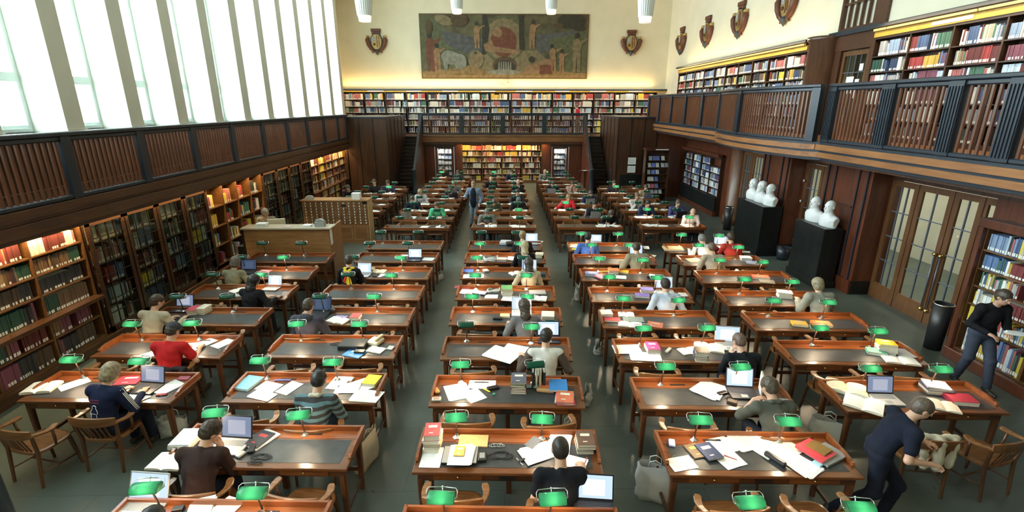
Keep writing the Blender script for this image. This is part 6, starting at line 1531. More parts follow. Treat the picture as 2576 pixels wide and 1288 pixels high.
bag(-0.32,11.476,R(0),'white plastic bag on the desk of the blonde reader in black', z=0.774, w=0.34, h=0.1, d=0.24, handles=False, m=mat("white_film",(.62,.62,.60),.4))
stack(-0.037,11.44,0.774,-3,'between the white bag and the blonde reader in black',[(0.1, 0.12, 0.35), (0.62, 0.62, 0.6), (0.35, 0.05, 0.06), (0.62, 0.62, 0.6)],0.26,0.2,[0.015, 0.02, 0.015, 0.01],8)
sheet(0.2,11.631,0.774,R(-10),'white papers by the arm of the blonde reader in black', n=4)
stack(0.89,11.754,0.774,-12,'at the aisle side of the blonde reader in black',[(0.5, 0.45, 0.3), (0.12, 0.35, 0.15), (0.6, 0.58, 0.5)],0.2,0.24,None,8)
small_box('handbag',0.231,12.822,0.774,R(10),'dark handbag on the rearmost desk of the nearer block, middle column','handbag',0.34,0.2,0.1,BLACKP, bevel=0.03)
small_box('paper_bundle',0.059,12.943,0.774,R(-10),'white and lilac bundle beside the dark handbag','papers',0.3,0.26,0.09,cmat((.62,.6,.66)), bevel=0.02)
laptop(0.768,12.973,0.774,R(-4),'white laptop on the rearmost desk of the nearer block, middle column',SILVERP,SCR_W,0.34,0.24,105,lidm=None)
sheet(0.94,13.093,0.774,R(-20),'red edged papers next to the rearmost white laptop', n=4)
small_box('computer_mouse',1.883,4.623,0.774,R(-15),'blue and white computer mouse by the window side rail','mouse',0.07,0.12,0.03,cmat((.45,.5,.75)), bevel=0.012)
sheet(1.886,4.309,0.774,R(12),'single white sheet at the front corner before the paper bag', w=0.28, h=0.2)
book(2.105,4.493,0.774,R(14),'brown notebook partly under the navy notebook', w=0.17, h=0.22, t=0.018, col=(0.14, 0.09, 0.05), mark=(0.6, 0.55, 0.1))
book(2.235,4.461,0.793,R(14),'navy notebook with a cream label', w=0.19, h=0.26, t=0.018, col=(0.02, 0.035, 0.09), mark=(0.7, 0.66, 0.55))
sheet(2.434,4.593,0.774,R(14),'upper page of the long notepad under the navy notebook', w=0.26, h=0.26)
sheet(2.425,4.361,0.774,R(16),'lower page of the long notepad with the red pen', w=0.26, h=0.24, n=2)
pen(2.441,4.379,0.78,R(-35),'thin red pen on the long notepad',(0.35, 0.05, 0.06))
sheet(2.741,4.643,0.774,R(20),'fanned white papers below the lamp of the paper bag desk', w=0.34, h=0.26, n=6)
sheet(2.873,4.573,0.774,R(28),'curled white papers in the centre of the paper bag desk', w=0.28, h=0.34, n=4)
sheet(3.134,4.582,0.774,R(30),'pink tinted sheet in the centre of the paper bag desk', w=0.24, h=0.32, col=(0.66, 0.5, 0.44), n=2)
sheet(3.136,4.276,0.774,R(32),'thick written pages at the front of the paper bag desk', w=0.26, h=0.36, n=6)
small_box('umbrella',2.896,4.329,0.774,R(28),'folded black umbrella between the fanned papers','umbrella',0.06,0.24,0.055,BLACKP, bevel=0.02)
laptop(3.496,4.4,0.774,R(26),'closed grey laptop at the aisle end of the paper bag desk',GREYP,SCR_W,0.36,0.25,0,lidm=GREYP)
book(3.391,4.43,0.808,R(28),'large red book with a brown cover picture', w=0.26, h=0.3, t=0.03, col=(0.55, 0.05, 0.07))
book(3.431,4.441,0.8400000000000001,R(30),'brown paperback lying on the large red book', w=0.16, h=0.2, t=0.015, col=(0.2, 0.12, 0.03))
small_box('tissue_pack',3.355,4.285,0.774,R(30),'light blue tissue pack in front of the closed grey laptop','tissues',0.16,0.09,0.03,cmat((.30,.55,.66)))
sheet(2.748,5.714,0.774,R(-45),'fanned loose sheets on the desk of the olive shirt reader', w=0.34, h=0.4, n=5)
laptop(3.143,5.594,0.774,R(-6),'black laptop with a white screen before the olive shirt reader',BLACKP,SCR_W,0.36,0.27,105,lidm=None)
book(3.407,5.656,0.774,R(70),'white book standing open beside the olive shirt reader', w=0.2, h=0.26, t=0.02, col=(0.6, 0.6, 0.58), stand=True)
small_box('keys',2.879,5.608,0.774,R(20),'keys and lead beside the fanned sheets','keys',0.14,0.06,0.03,DARKMET)
coil(2.92,5.497,0.774,'black lead in front of the olive shirt reader laptop',BLACKP,0.06)
small_box('wallet',2.922,5.408,0.774,R(-30),'brown purse by the front edge before the olive shirt reader','purse',0.12,0.08,0.03,cmat((.1,.05,.02)))
small_box('mobile_phone',3.619,5.423,0.774,R(-8),'flat dark phone at the aisle end of the olive shirt desk','phone',0.14,0.08,0.02,GREYP)
sheet(1.92,6.844,0.774,R(-4),'pile of papers by the window side rail on the pink book desk', n=6, w=0.4, h=0.26)
stack(2.301,6.825,0.774,-4,'on the white papers by the window side rail',[(0.6, 0.5, 0.5), (0.62, 0.55, 0.55), (0.62, 0.04, 0.2)],0.2,0.26,[0.03, 0.03, 0.02],3)
sheet(2.142,6.614,0.774,R(-6),'open white pages in front of the pink book', w=0.44, h=0.26, n=4)
small_box('stapler',2.546,6.795,0.774,R(-40),'grey stapler on the leather of the pink book desk','stapler',0.05,0.16,0.03,SILVERP)
open_book(2.862,6.778,0.774,R(14),'small open notebook on the pink book desk', w=0.3, h=0.2, t=0.02)
open_book(3.211,6.876,0.774,R(-20),'large open book behind the dark pile of books', w=0.44, h=0.28, t=0.04, page=(0.72, 0.68, 0.58))
stack(2.95,6.54,0.774,-12,'next to the bald reader in the dark jumper',[(0.55, 0.5, 0.42), (0.35, 0.1, 0.08), (0.03, 0.03, 0.035), (0.07, 0.08, 0.11), (0.5, 0.45, 0.4), (0.13, 0.08, 0.04)],0.2,0.22,[0.03, 0.025, 0.025, 0.03, 0.02, 0.025],5)
laptop(3.535,6.897,0.774,R(-10),'white screened laptop before the bald reader in the dark jumper',SILVERP,SCR_W,0.38,0.27,100,lidm=None)
stack(1.853,8.107,0.774,-4,'at the rail corner of the desk with the orange magazine',[(0.62, 0.62, 0.6), (0.15, 0.2, 0.5), (0.6, 0.6, 0.55), (0.62, 0.6, 0.55)],0.2,0.2,[0.02, 0.02, 0.03, 0.02],8)
book(1.917,7.936,0.774,R(-10),'red book before the white pile, orange magazine desk', w=0.28, h=0.16, t=0.03, col=(0.5, 0.06, 0.07))
open_book(2.217,8.154,0.774,R(-8),'open grey book below the unlit lamp, orange magazine desk', w=0.28, h=0.2)
book(2.299,7.963,0.774,R(-6),'slate green folder in the orange magazine desk centre', w=0.36, h=0.22, t=0.01, col=(0.2, 0.26, 0.25))
open_book(2.185,7.735,0.774,R(-14),'open book behind the lamp shade, orange magazine desk', w=0.4, h=0.2)
book(2.624,7.744,0.774,R(-22),'orange and red magazine at the front of its desk', w=0.26, h=0.22, t=0.008, col=(0.45, 0.14, 0.08), mark=(0.6, 0.4, 0.3))
stack(2.915,9.268,0.774,-8,'beside the laptop of the pale blue shirt reader',[(0.6, 0.55, 0.5), (0.55, 0.3, 0.2), (0.2, 0.17, 0.5)],0.26,0.2,[0.03, 0.025, 0.03],8)
book(2.752,9.054,0.774,R(-14),'violet book in front of the pile at the pale blue shirt reader', w=0.28, h=0.18, t=0.04, col=(0.16, 0.12, 0.42))
laptop(3.278,9.284,0.774,R(-6),'white laptop of the pale blue shirt reader',SILVERP,SCR_W,0.36,0.26,105,lidm=None)
sheet(3.629,9.126,0.774,R(-6),'grey booklets on the aisle side of the pale blue shirt reader', w=0.22, h=0.16, n=5)
stack(1.969,10.354,0.774,-14,'at the window side end of the colourful book desk',[(0.07, 0.18, 0.45), (0.08, 0.1, 0.3), (0.1, 0.15, 0.4)],0.3,0.2,[0.02, 0.02, 0.015],8)
book(2.154,10.162,0.794,R(30),'pink book tilted on the blue pile', w=0.22, h=0.24, t=0.03, col=(0.62, 0.16, 0.24))
book(2.306,10.568,0.774,R(10),'orange pencil wallet lying along the rail', w=0.24, h=0.06, t=0.02, col=(0.62, 0.28, 0.05))
stack(2.494,10.51,0.774,-6,'below the rail on the colourful book desk',[(0.5, 0.45, 0.4), (0.6, 0.17, 0.06), (0.6, 0.15, 0.05)],0.24,0.2,[0.03, 0.03, 0.02],8)
book(2.717,10.534,0.774,R(-20),'yellow book next to the orange pile', w=0.24, h=0.18, t=0.03, col=(0.6, 0.42, 0.04))
sheet(2.545,10.213,0.774,R(-8),'white page in front of the yellow book', w=0.32, h=0.2, n=3)
small_box('papers_tray',3.285,10.202,0.774,R(-20),'dark tray with small white cards','tray',0.2,0.24,0.05,BLACKP, top=LABELM)
open_book(3.245,11.521,0.774,R(-4),'open journal in front of the beige jacket reader', w=0.4, h=0.26)
laptop(3.365,11.752,0.774,R(0),'laptop with blue screen hidden by the beige jacket reader',BLACKP,SCR_W,0.34,0.24,105,lidm=None)
sheet(3.735,11.747,0.774,R(-30),'rolled white paper at the aisle side rail by the beige jacket reader', w=0.16, h=0.26, n=3)
book(1.958,12.876,0.774,R(-4),'buff folder at the corner by the blue shirt reader', w=0.34, h=0.2, t=0.02, col=(0.55, 0.42, 0.28))
sheet(1.984,12.679,0.774,R(-20),'white papers under the buff folder', n=3, w=0.36, h=0.26)
small_box('note_pad',1.867,12.377,0.774,R(-10),'yellow note pad by the blue shirt reader','note pad',0.14,0.1,0.02,cmat((.62,.62,.05)))
sheet(3.625,12.578,0.774,R(-10),'broad pages open beside the blue shirt reader', w=0.5, h=0.28, n=2)
laptop(2.556,12.988,0.774,R(-6),'white laptop just beyond the blue shirt reader',SILVERP,SCR_W,0.3,0.2,105,lidm=None)
open_book(4.583,5.684,0.774,R(-30),'big cream book open at the rail corner, walker side desk', w=0.46, h=0.3, t=0.07, page=(0.72, 0.64, 0.46))
open_book(4.58,5.346,0.774,R(-40),'curled journal hanging over the front corner, walker side desk', w=0.42, h=0.36, t=0.04)
laptop(4.923,5.42,0.774,R(-4),'grey laptop with a dark screen behind the walking man',SILVERP,SCR_G,0.34,0.25,105,lidm=BLACKP)
stack(5.738,5.618,0.774,-16,'below the rail behind the walking man',[(0.12, 0.07, 0.04), (0.5, 0.45, 0.4), (0.07, 0.06, 0.1), (0.5, 0.5, 0.52)],0.3,0.22,[0.03, 0.03, 0.03, 0.02],8)
book(5.868,5.386,0.774,R(-10),'thick dark red book at the aisle end, walker side desk', w=0.3, h=0.22, t=0.06, col=(0.3, 0.02, 0.04))
open_book(5.561,5.278,0.774,R(-26),'open cream book by the thick dark red book', w=0.3, h=0.24, t=0.03, page=(0.72, 0.62, 0.5))
stack(5.881,6.704,0.774,-20,'at the aisle corner under the tall lamp',[(0.62, 0.5, 0.5), (0.62, 0.6, 0.55), (0.66, 0.66, 0.62), (0.62, 0.58, 0.5), (0.7, 0.42, 0.02)],0.26,0.2,[0.04, 0.03, 0.03, 0.03, 0.04],5)
book(5.718,6.668,0.774,R(-24),'green and cream book before the yellow topped pile', w=0.26, h=0.18, t=0.05, col=(0.15, 0.4, 0.28))
sheet(6.186,6.674,0.774,R(-14),'white sheets beyond the yellow topped pile', w=0.3, h=0.26, n=2)
open_book(5.905,6.433,0.774,R(-16),'open white book at the front of the yellow pile desk', w=0.44, h=0.24, t=0.035)
book(5.124,7.705,0.774,R(-14),'yellow book with grey cover picture on an otherwise bare desk', w=0.24, h=0.18, t=0.04, col=(0.62, 0.36, 0.03), mark=(0.5, 0.5, 0.45))
book(5.501,7.683,0.774,R(-12),'orange topped book under the lamp shade, further one of two', w=0.3, h=0.2, t=0.045, col=(0.62, 0.2, 0.03), mark=(0.65, 0.45, 0.05))
stack(5.568,8.989,0.774,-14,'beside the reader in the grey jacket',[(0.66, 0.66, 0.64), (0.7, 0.7, 0.68), (0.7, 0.7, 0.7)],0.26,0.2,[0.05, 0.04, 0.03],4)
book(5.653,10.088,0.774,R(-14),'white book with red cover near the bust pedestal', w=0.34, h=0.2, t=0.05, col=(0.55, 0.1, 0.05))
book(5.676,9.859,0.774,R(-18),'grey book below the red covered one', w=0.3, h=0.2, t=0.02, col=(0.26, 0.22, 0.18))
sheet(4.684,11.402,0.774,R(8),'yellowish sheets beside the beige jumper reader', w=0.34, h=0.28, col=(0.66, 0.54, 0.34), n=3)
stack(5.945,11.384,0.774,-12,'near the busts beside the red jumper reader',[(0.6, 0.6, 0.58), (0.3, 0.35, 0.5), (0.66, 0.66, 0.64)],0.26,0.2,None,8)
book(6.003,11.161,0.774,R(-20),'blue book by the lit lamp near the busts', w=0.28, h=0.2, t=0.03, col=(0.25, 0.3, 0.48))
small_box('helmet',5.497,12.177,0.774,R(0),'shiny dark red helmet shaped bag on the desk','bag',0.2,0.18,0.14,cmat((.25,.01,.03),.2), bevel=0.06)
book(4.479,12.376,0.774,R(-6),'large buff drawing board on the desk end by the white shirt reader', w=0.5, h=0.36, t=0.04, col=(0.6, 0.42, 0.22))
laptop(5.854,12.546,0.774,R(-4),'white laptop seen from the front near the red jumper reader',SILVERP,SCR_W,0.34,0.25,105,lidm=None)
sheet(6.283,12.094,0.774,R(-8),'white card by the elbow of the red jumper reader', w=0.2, h=0.12, n=3)
bag(1.734,4.656,R(-20),'white paper bag with grey writing standing by a front desk leg', z=0, m=mat("paper_bag",(.62,.62,.62),.7,bump=.3,bscale=14), w=0.4, h=0.46, d=0.16, name='paper_bag')
bag(-1.764,5.298,R(70),'brown and white paper bag standing under the desk end in the aisle', z=0, m=mat("brown_paper_bag",(.52,.45,.34),.75,bump=.3,bscale=12), w=0.44, h=0.42, d=0.14, name='paper_bag')
bag(-4.632,5.947,R(10),'clear plastic bag full of papers under the tracksuit reader desk', z=0, w=0.36, h=0.26, d=0.2)
bag(1.299,6.624,R(70),'small clear plastic bag on the floor beside the toy shoe desk', z=0, w=0.3, h=0.22, d=0.12)
bag(0.903,5.769,R(20),'crumpled clear plastic bag between two middle desks', z=0, w=0.22, h=0.22, d=0.12)
bag(4.341,5.546,R(-40),'large clear plastic bag leaning on a chair behind the paper bag desk', z=0, w=0.4, h=0.4, d=0.18)
bag(1.75,10.848,R(80),'clear plastic bag with cord in the third aisle', z=0, w=0.3, h=0.3, d=0.14)
bag(1.766,8.228,R(70),'small white plastic bag on the floor of the third aisle', z=0, w=0.3, h=0.14, d=0.16)
bag(-1.725,12.265,R(60),'white plastic bag by the aisle end of the second column', z=0, w=0.3, h=0.14, d=0.2)

# ------------------------------------------------------------------ papers, books and laptops on the desks beyond the cross aisle
rf = random.Random(11)
for c, k in FAR:
    for s in (-1, 1):
        bx, by = COLX[c] + .49 * s, FY0 + FST * k
        dn_ = '%s seat, %s row past the aisle, %s' % ('window' if s < 0 else 'door', ORD[k + 1], CNAME[c])
        oc = any(abs(p[0] - bx) < .45 and 0 < p[1] - by < 1.2 and p[2] > 90 for p in PEOPLE)
        t = rf.random()
        if not oc and t < .28: continue
        if oc:
            open_book(bx + rf.uniform(-.1, .1), by + .42, DH + .004, R(rf.uniform(-20, 20)), 'open book at the %s' % dn_, .36, .25, .03, (.2, .15, .1))
        for q in range(rf.randint(1, 3)):
            sheet(bx + rf.uniform(-.34, .34), by + rf.uniform(.24, .50), DH + .004 + .004 * q, R(rf.uniform(-40, 40)), '%s at the %s' % (['top loose papers', 'loose papers', 'scattered papers'][q], dn_), .24, .32, None, rf.randint(1, 4), 'loose papers on the rear desks')
        if rf.random() < .30:
            cc = [tuple(rf.choice(FAB)) for _ in range(rf.randint(1, 2))]
            stack(bx + rf.choice((-.3, .28)), by + rf.uniform(.28, .42), DH + .004 + .012, rf.uniform(-20, 20), 'at the %s' % dn_, cc, .18, .25, None, 8)
def far_laptop(x, y, label, lid): laptop(x, y, DH + .004, PI, label, BLACKP, SCR_G, .35, .25, 105, lidm=lid)
for x, k, lb, ld in ((-3.22, 1, 'grey laptop lid seen from behind, second column, dark clothed reader', GREYP), (-.50, 6, 'black laptop before the bald reader in black, middle column', BLACKP), (3.30, 3, 'grey laptop before the navy fleece reader', GREYP), (3.08, 1, 'grey laptop before the reader in the black and white jacket', GREYP),
                      (2.05, 5, 'laptop with a violet mark on its lid, fourth column', GREYP), (5.85, 4, 'blue grey laptop before the tan jumper reader', cmat((.12, .16, .24))), (5.95, 1, 'dark laptop before the violet blue top reader', BLACKP)):
    far_laptop(x, FY0 + FST * k + .36, lb, ld)
# ------------------------------------------------------------------ people
STR_M = stripe_mat((.035, .032, .036), (.10, .19, .22))
def ex_pen(k):
    W_ = k['WR']; b = MB(); b.tube([tuple(W_ + np.array([.0, .05, .0])), tuple(W_ + np.array([.05, .13, .05]))], .005, 6); b.build('pen', cmat((.5, .1, .12)), k['r'])
EX = {'CAP': ex_cap((.055, .060, .070)), 'SCARF': ex_scarf((.66, .50, .03), (.55, .03, .02)), 'HOOD': ex_hood((.060, .060, .085)), 'PRINT': ex_print, 'STRIPES': ex_stripes((.75, .75, .75)), 'COLLARW': ex_collar((.55, .52, .42)), 'COLLARD': ex_collar((.085, .088, .072)), 'PEN': ex_pen}
for (x, y, rz, lb, k) in PEOPLE:
    k = dict(k); k['extras'] = [EX[q] for q in k.get('extras', '').split(',') if q]
    if k.get('shirtm') == 'STRIPED': k['shirtm'] = STR_M
    far_ = abs(rz) > 90
    if far_: k.setdefault('skin', (.60, .35, .25)); k.setdefault('hl', (-.15, .42, .80)); k.setdefault('hr', (.15, .40, .80))
    person(x, y, rz, lb, **k)
def ex_bag_w(k):
    sdf_mesh('held_paper', [('c', tuple(k['WL'] + np.array([-.06, .12, .03])), tuple(k['WL'] + np.array([.12, .10, .07])), .012, .012, .01), ('e', tuple(k['WL'] + np.array([.02, .13, .05])), (.15, .10, .008), None, .01)], .008, PAPER, k['r'])
# man striding past the nearest door side desk
person(3.97, 4.30, -114, 'person with cropped hair in a navy T-shirt striding past the paper bag desk', res=.007, s=.98, pose='walk', lean=24, head=(14, 4, 0), twist=14, hl=(-.20, .42, 1.02), hr=(.14, .40, .98),
       shirt=(.010, .014, .028), sleeve='short', pants=(.010, .013, .026), hair='crop', hairc=(.11, .08, .06), skin=(.58, .34, .24), curl=80, legs=((-.10, .28, .50, -.10, .20, .075), (.10, .02, .48, .10, -.36, .10)))
person(7.66, 7.02, 172, 'person in a black cardigan and jeans walking past the bookcase with papers in hand', res=.009, pose='walk', fem=True, lean=10, head=(16, 10, 0), hl=(-.10, .32, 1.10), hr=(.16, .30, 1.06),
       shirt=(.010, .010, .013), pants=(.045, .055, .085), hair='bun', hairc=(.07, .05, .035), extras=[ex_bag_w], legs=((-.10, .16, .50, -.12, .22, .075), (.10, .02, .50, .12, -.10, .075)))
def ex_book_h(k):
    b = MB(); p = k['WR']; mt = TM((p[0] + .02, p[1] + .10, p[2] + .03), (R(25), 0, R(-20))); b.box(-.11, -.08, 0, .11, .08, .012, cmat((.22, .03, .04)), mt); b.box(-.105, -.075, .012, .105, .075, .022, PAPER, mt); b.build('held_book', None, k['r'])
person(-1.10, 18.3, 168, 'person in an open denim jacket standing in the aisle with a dark red book', res=.012, pose='stand', s=1.02, lean=2, head=(8, 6, 0), hl=(-.24, .10, .90), hr=(.26, .34, 1.12), jacket=True, coat=.22,
       shirt=(.17, .23, .33), pants=(.18, .22, .28), hair='short', hairc=(.28, .15, .07), extras=[ex_book_h, lambda k: sdf_mesh('inner_shirt', [('e', tuple(k['Ch'] + np.array([0, .052, -.02])), (.125, .122, .24), None, .03), ('e', tuple(k['P'] + np.array([0, .085, -.02])), (.125, .112, .22), None, .05)], .012, cloth_mat((.012, .014, .025)), k['r'])])
person(4.42, 29.9, 70, 'person in a red jumper browsing the gallery bookcase under the painting', res=.02, pose='stand', z=2.72, lean=6, shirt=(.45, .02, .03), pants=(.16, .12, .09), hairc=(.16, .10, .06), hl=(-.2, .25, 1.15), hr=(.2, .1, .9))
person(-6.80, 13.95, 196, 'elderly person with curly grey hair in a floral blouse behind the issue counter', res=.012, fem=True, lean=14, head=(18, 0, 0), shirt=(.36, .30, .22), shirtm=mat('floral_cloth', (.32, .27, .20), .85, vary=.7, vscale=38), hair='bob', hairc=(.42, .36, .28), z=.30, hl=(-.15, .34, .80), hr=(.15, .34, .80))
# garments on chairs
def garment(x, y, z, rz, label, c, w=.46, h=.36):
    o = sdf_mesh('jacket', [('c', (-w / 2, 0, 0), (w / 2, 0, 0), .035, .035, .03), ('c', (-w / 2 + .02, -.05, -.03), (-w / 2 + .06, -.075, -h), .035, .045, .05), ('c', (0, -.06, -.03), (0, -.09, -h), .05, .06, .06), ('c', (w / 2 - .02, -.05, -.03), (w / 2 - .06, -.075, -h * .9), .035, .045, .05)], .011, cloth_mat(c), None, noise=.007)
    o.location = (x, y, z); o.rotation_euler = (0, 0, R(rz)); tag(o, label, 'jacket')
garment(-4.80, 6.32, .80, 0, 'black jacket hanging over the chair of the red T-shirt reader', (.010, .010, .014))
garment(4.95, 4.66, .80, -8, 'cream and blue jacket hung on the chair behind the walking man', (.50, .46, .36), .38, .34)
# ------------------------------------------------------------------ issue counter and card catalogue
cn = empty('issue_counter', (0, 0, 0)); tag(cn, 'long oak issue counter with a pale top behind an empty desk', 'counter')
def part(nm, boxes, m, par, bevel=0):
    b = MB()
    for q in boxes: b.box(*q)
    return b.build(nm, m, par, bevel=bevel)
part('front_panel', [(-6.62, 12.25, 0, -4.50, 12.29, 1.38)], OAK, cn); part('end_panel', [(-4.50, 12.25, 0, -4.46, 13.25, 1.38)], OAK, cn)
part('counter_top', [(-6.68, 12.2, 1.38, -4.40, 12.66, 1.42)], mat('counter_top', (.42, .36, .27), .35), cn, .004); part('work_surface', [(-6.6, 12.29, .74, -4.5, 13.25, .78)], mat('work_top', (.50, .44, .33), .4), cn)
part('side_block', [(-6.68, 12.25, 0, -6.62, 12.8, 1.38), (-7.2, 12.9, 0, -6.7, 13.5, .74)], BLACKST, cn)
bk_ = MB(); bk_.box(-4.455, 12.28, .95, -4.45, 12.45, 1.36); bk_.build('posted_list', WHITEM, cn)
mon = empty('computer_monitor', (-6.08, 12.95, .78), R(16)); tag(mon, 'pale computer monitor on the issue counter', 'monitor')
part('screen_back', [(-.22, -.03, .36, .22, .03, .72)], BEIGEP, mon, .01); part('neck', [(-.03, -.02, .03, .03, .03, .4)], BEIGEP, mon); part('foot', [(-.13, -.10, 0, .13, .10, .025)], BEIGEP, mon, .006)
def cpile(x, y, z, lb, n, w, d, m_=PAPER):
    b = MB()
    for q in range(n):
        j = random.uniform(-.008, .008); b.box(-w / 2 + j, -d / 2 + j, q * .012, w / 2 + j, d / 2 + j, q * .012 + .0105)
    o = b.build('leaflet_stack', m_, None, (x, y, z)); tag(o, lb, 'leaflets')
cpile(-6.22, 12.45, 1.42, 'stack of white leaflets at the window end of the issue counter', 7, .24, .2); cpile(-5.05, 12.42, 1.42, 'low white stack on the issue counter', 4, .20, .14); cpile(-5.55, 12.40, 1.42, 'two pale forms lying on the issue counter', 1, .18, .16, mat('pink_form', (.6, .45, .42), .8))
b = MB(); b.box(-.12, -.08, 0, .12, .08, .12); b.prism([(-.08, .12), (-.10, .17), (.02, .20), (.10, .16), (.12, .12)], -.06, .05, axis='Y'); o = b.build('card_box', GREYP, None, (-4.72, 12.42, 1.42)); tag(o, 'grey card box standing at the aisle end of the issue counter', 'box')
lp_ = make_lamp(True); lp_.location = (-5.90, 13.25, .78); lp_.rotation_euler = (0, 0, PI); tag(lp_, 'lit green lamp on the work surface behind the issue counter', 'lamp'); light('desk_lamp_light', 'POINT', (-5.90, 13.35, 1.10), 6, (1, .8, .55), radius=.03)
for i, c_ in enumerate(((.6, .5, .3), (.62, .56, .4), (.6, .58, .5))): book(-5.86 + i * .07, 13.1, .785, 0, '%s cream file upright under the counter lamp' % ORD[i + 1], .2, .28, .05, c_, 'files under the counter lamp', stand=True)
ct = empty('card_catalogue', (0, 0, 0)); tag(ct, 'oak card catalogue cabinet with rows of small drawers', 'cabinet')
part('body', [(-6.55, 15.88, .0, -4.43, 16.40, 1.42)], OAK, ct); part('top', [(-6.6, 15.84, 1.42, -4.40, 16.42, 1.45)], OAK, ct); part('end_panel', [(-4.43, 15.86, .0, -4.41, 16.40, 1.42)], mat('light_oak', (.5, .33, .16), .45), ct)
part('plinth', [(-6.55, 15.9, 0, -4.43, 16.38, .05)], BLACKST, ct)
cwid = 2.08 / 12; cc = 0
for i in range(12):
    for j in range(8):
        x0 = -6.53 + i * cwid + (.02 if i >= 6 else 0); z0 = .66 + j * .094
        if (i, j) in ((7, 6), (11, 7)):
            if cc < 100: part('drawer_gap', [(x0 + .006, 15.875, z0, x0 + cwid - .006, 15.879, z0 + .088)], BLACKST, ct)
            continue
        cc += 1
        if cc <= 95:
            d = part('drawer', [(x0 + .006, 15.862, z0, x0 + cwid - .01, 15.88, z0 + .086)], OAKD, ct)
            b = MB(); b.box(x0 + cwid * .32, 15.856, z0 + .052, x0 + cwid * .66, 15.862, z0 + .074, GREYP); b.lathe([(0, 0), (.022, .002), (.020, .014), (0, .022)], 8, m=CHROME, mt=TM((x0 + cwid * .49, 15.862, z0 + .024), (R(90), 0, 0))); b.build('label_pull', None, d)
for x0 in (-6.52, -5.99, -5.46, -4.95): part('door', [(x0, 15.86, .10, x0 + .49, 15.88, .60)], OAK, ct, .003); part('door_panel', [(x0 + .06, 15.855, .16, x0 + .43, 15.862, .54)], OAKD, ct)
b = MB(); b.box(-.12, -.07, 0, .12, .07, .08); b.prism([(-.11, .08), (-.07, .12), (.08, .12), (.11, .08)], -.05, .05, axis='Y'); tag(b.build('card_box', mat('grey_card', (.40, .40, .38), .6), None, (-6.35, 16.05, 1.45)), 'pale box on the window end of the card catalogue', 'box')
tag(part('card_rack', [(-4.95, 15.95, 1.45, -4.68, 16.15, 1.66)], WHITEM, None, .006), 'white box on the card catalogue near its aisle end', 'box')
# ------------------------------------------------------------------ busts and pedestals
for (x0, y0, x1, y1, z1, lb) in ((7.84, 11.50, 8.31, 12.72, 1.52, 'black stone pedestal carrying two marble busts'), (7.72, 14.22, 8.30, 15.85, 1.52, 'black stone pedestal carrying three marble busts')):
    b = MB(); b.box(x0 - .03, y0 - .03, 0, x1 + .03, y1 + .03, .18); b.box(x0, y0, .18, x1, y1, z1); tag(b.build('pedestal', BLACKST, bevel=.006), lb, 'pedestal')
for (x, y, rz, lb, bd, hv) in ((8.10, 11.82, 98, 'white marble bust on the nearer pedestal, closer to the glazed doors', False, 0), (8.10, 12.40, 100, 'white marble bust on the nearer pedestal, partly behind the other one', False, 0),
                           (8.03, 14.50, 98, 'white marble bust on the farther pedestal, closest of three', False, 0), (8.03, 15.04, 100, 'bearded white marble bust in the middle of three', True, 1), (8.03, 15.56, 98, 'white marble bust on the farther pedestal, rearmost of three', False, 1)):
    marble_bust(x, y, 1.52, rz, lb, bd, 1.02, hv)
# bins, rack, notices
def bin_(x, y, r_, h, lb, m, rim, nm='waste_bin', cat='bin'):
    t = empty(nm, (x, y, 0)); tag(t, lb, cat)
    b = MB(); b.lathe([(0, 0), (r_ * .85, 0), (r_, h), (r_ - .012, h), (r_ * .83, .02), (0, .02)], 20, close=False); b.build('body', m, t)
    b = MB(); b.lathe([(r_ - .015, h - .01), (r_ + .006, h - .01), (r_ + .006, h + .012), (r_ - .015, h + .012)], 20, close=False); b.build('rim', rim, t)
bin_(8.35, 13.9, .19, .38, 'small dark waste bin on the floor between the two pedestals', POST, DARKMET)
bin_(8.28, 17.55, .16, .85, 'tall black ash stand beside the round column', BLACKP, CHROME); bin_(8.15, 8.28, .16, .90, 'tall black bin with chrome rim beside the nearest door side bookcase', BLACKP, CHROME)
rk = empty('magazine_rack', (0, 0, 0)); tag(rk, 'tall dark magazine rack with slanted shelves beside the end panelling', 'rack')
part('side_panel', [(6.68, 23.2, 0, 6.72, 23.6, 2.45)], DESKD, rk); part('side_panel', [(7.78, 23.2, 0, 7.82, 23.6, 2.45)], DESKD, rk); part('back_panel', [(6.7, 23.56, 0, 7.8, 23.6, 2.45)], PANEL, rk); part('header', [(6.64, 23.14, 2.38, 7.86, 23.6, 2.50)], DESKD, rk); part('header_sign', [(7.1, 23.135, 2.41, 7.7, 23.14, 2.45)], LABELM, rk)
for q, z in enumerate((.35, .62, .95, 1.28, 1.60, 1.92)):
    part('shelf_board', [(6.72, 23.2, z - .02, 7.78, 23.56, z)], DESKD, rk)
    for i in range(rc.randint(3, 5)):
        x = 6.8 + i * .2 + rc.uniform(0, .06)
        if x > 7.65: continue
        mt = TM((x + .08, 23.26, z + .01), (R(62), 0, R(rc.uniform(-8, 8)))); b = MB(); b.box(-.08, 0, 0, .08, .21, .006, mt=mt)
        tag(b.build('magazine', cmat(rc.choice([(.6, .6, .6), (.5, .5, .55), (.15, .2, .5), (.6, .56, .5), (.5, .1, .1), (.35, .4, .45)]))), 'magazine %s from the panelling on the %s shelf up of the rack' % (ORD[i + 1], ORD[q + 1]), 'magazine', 'magazines on the tall rack')
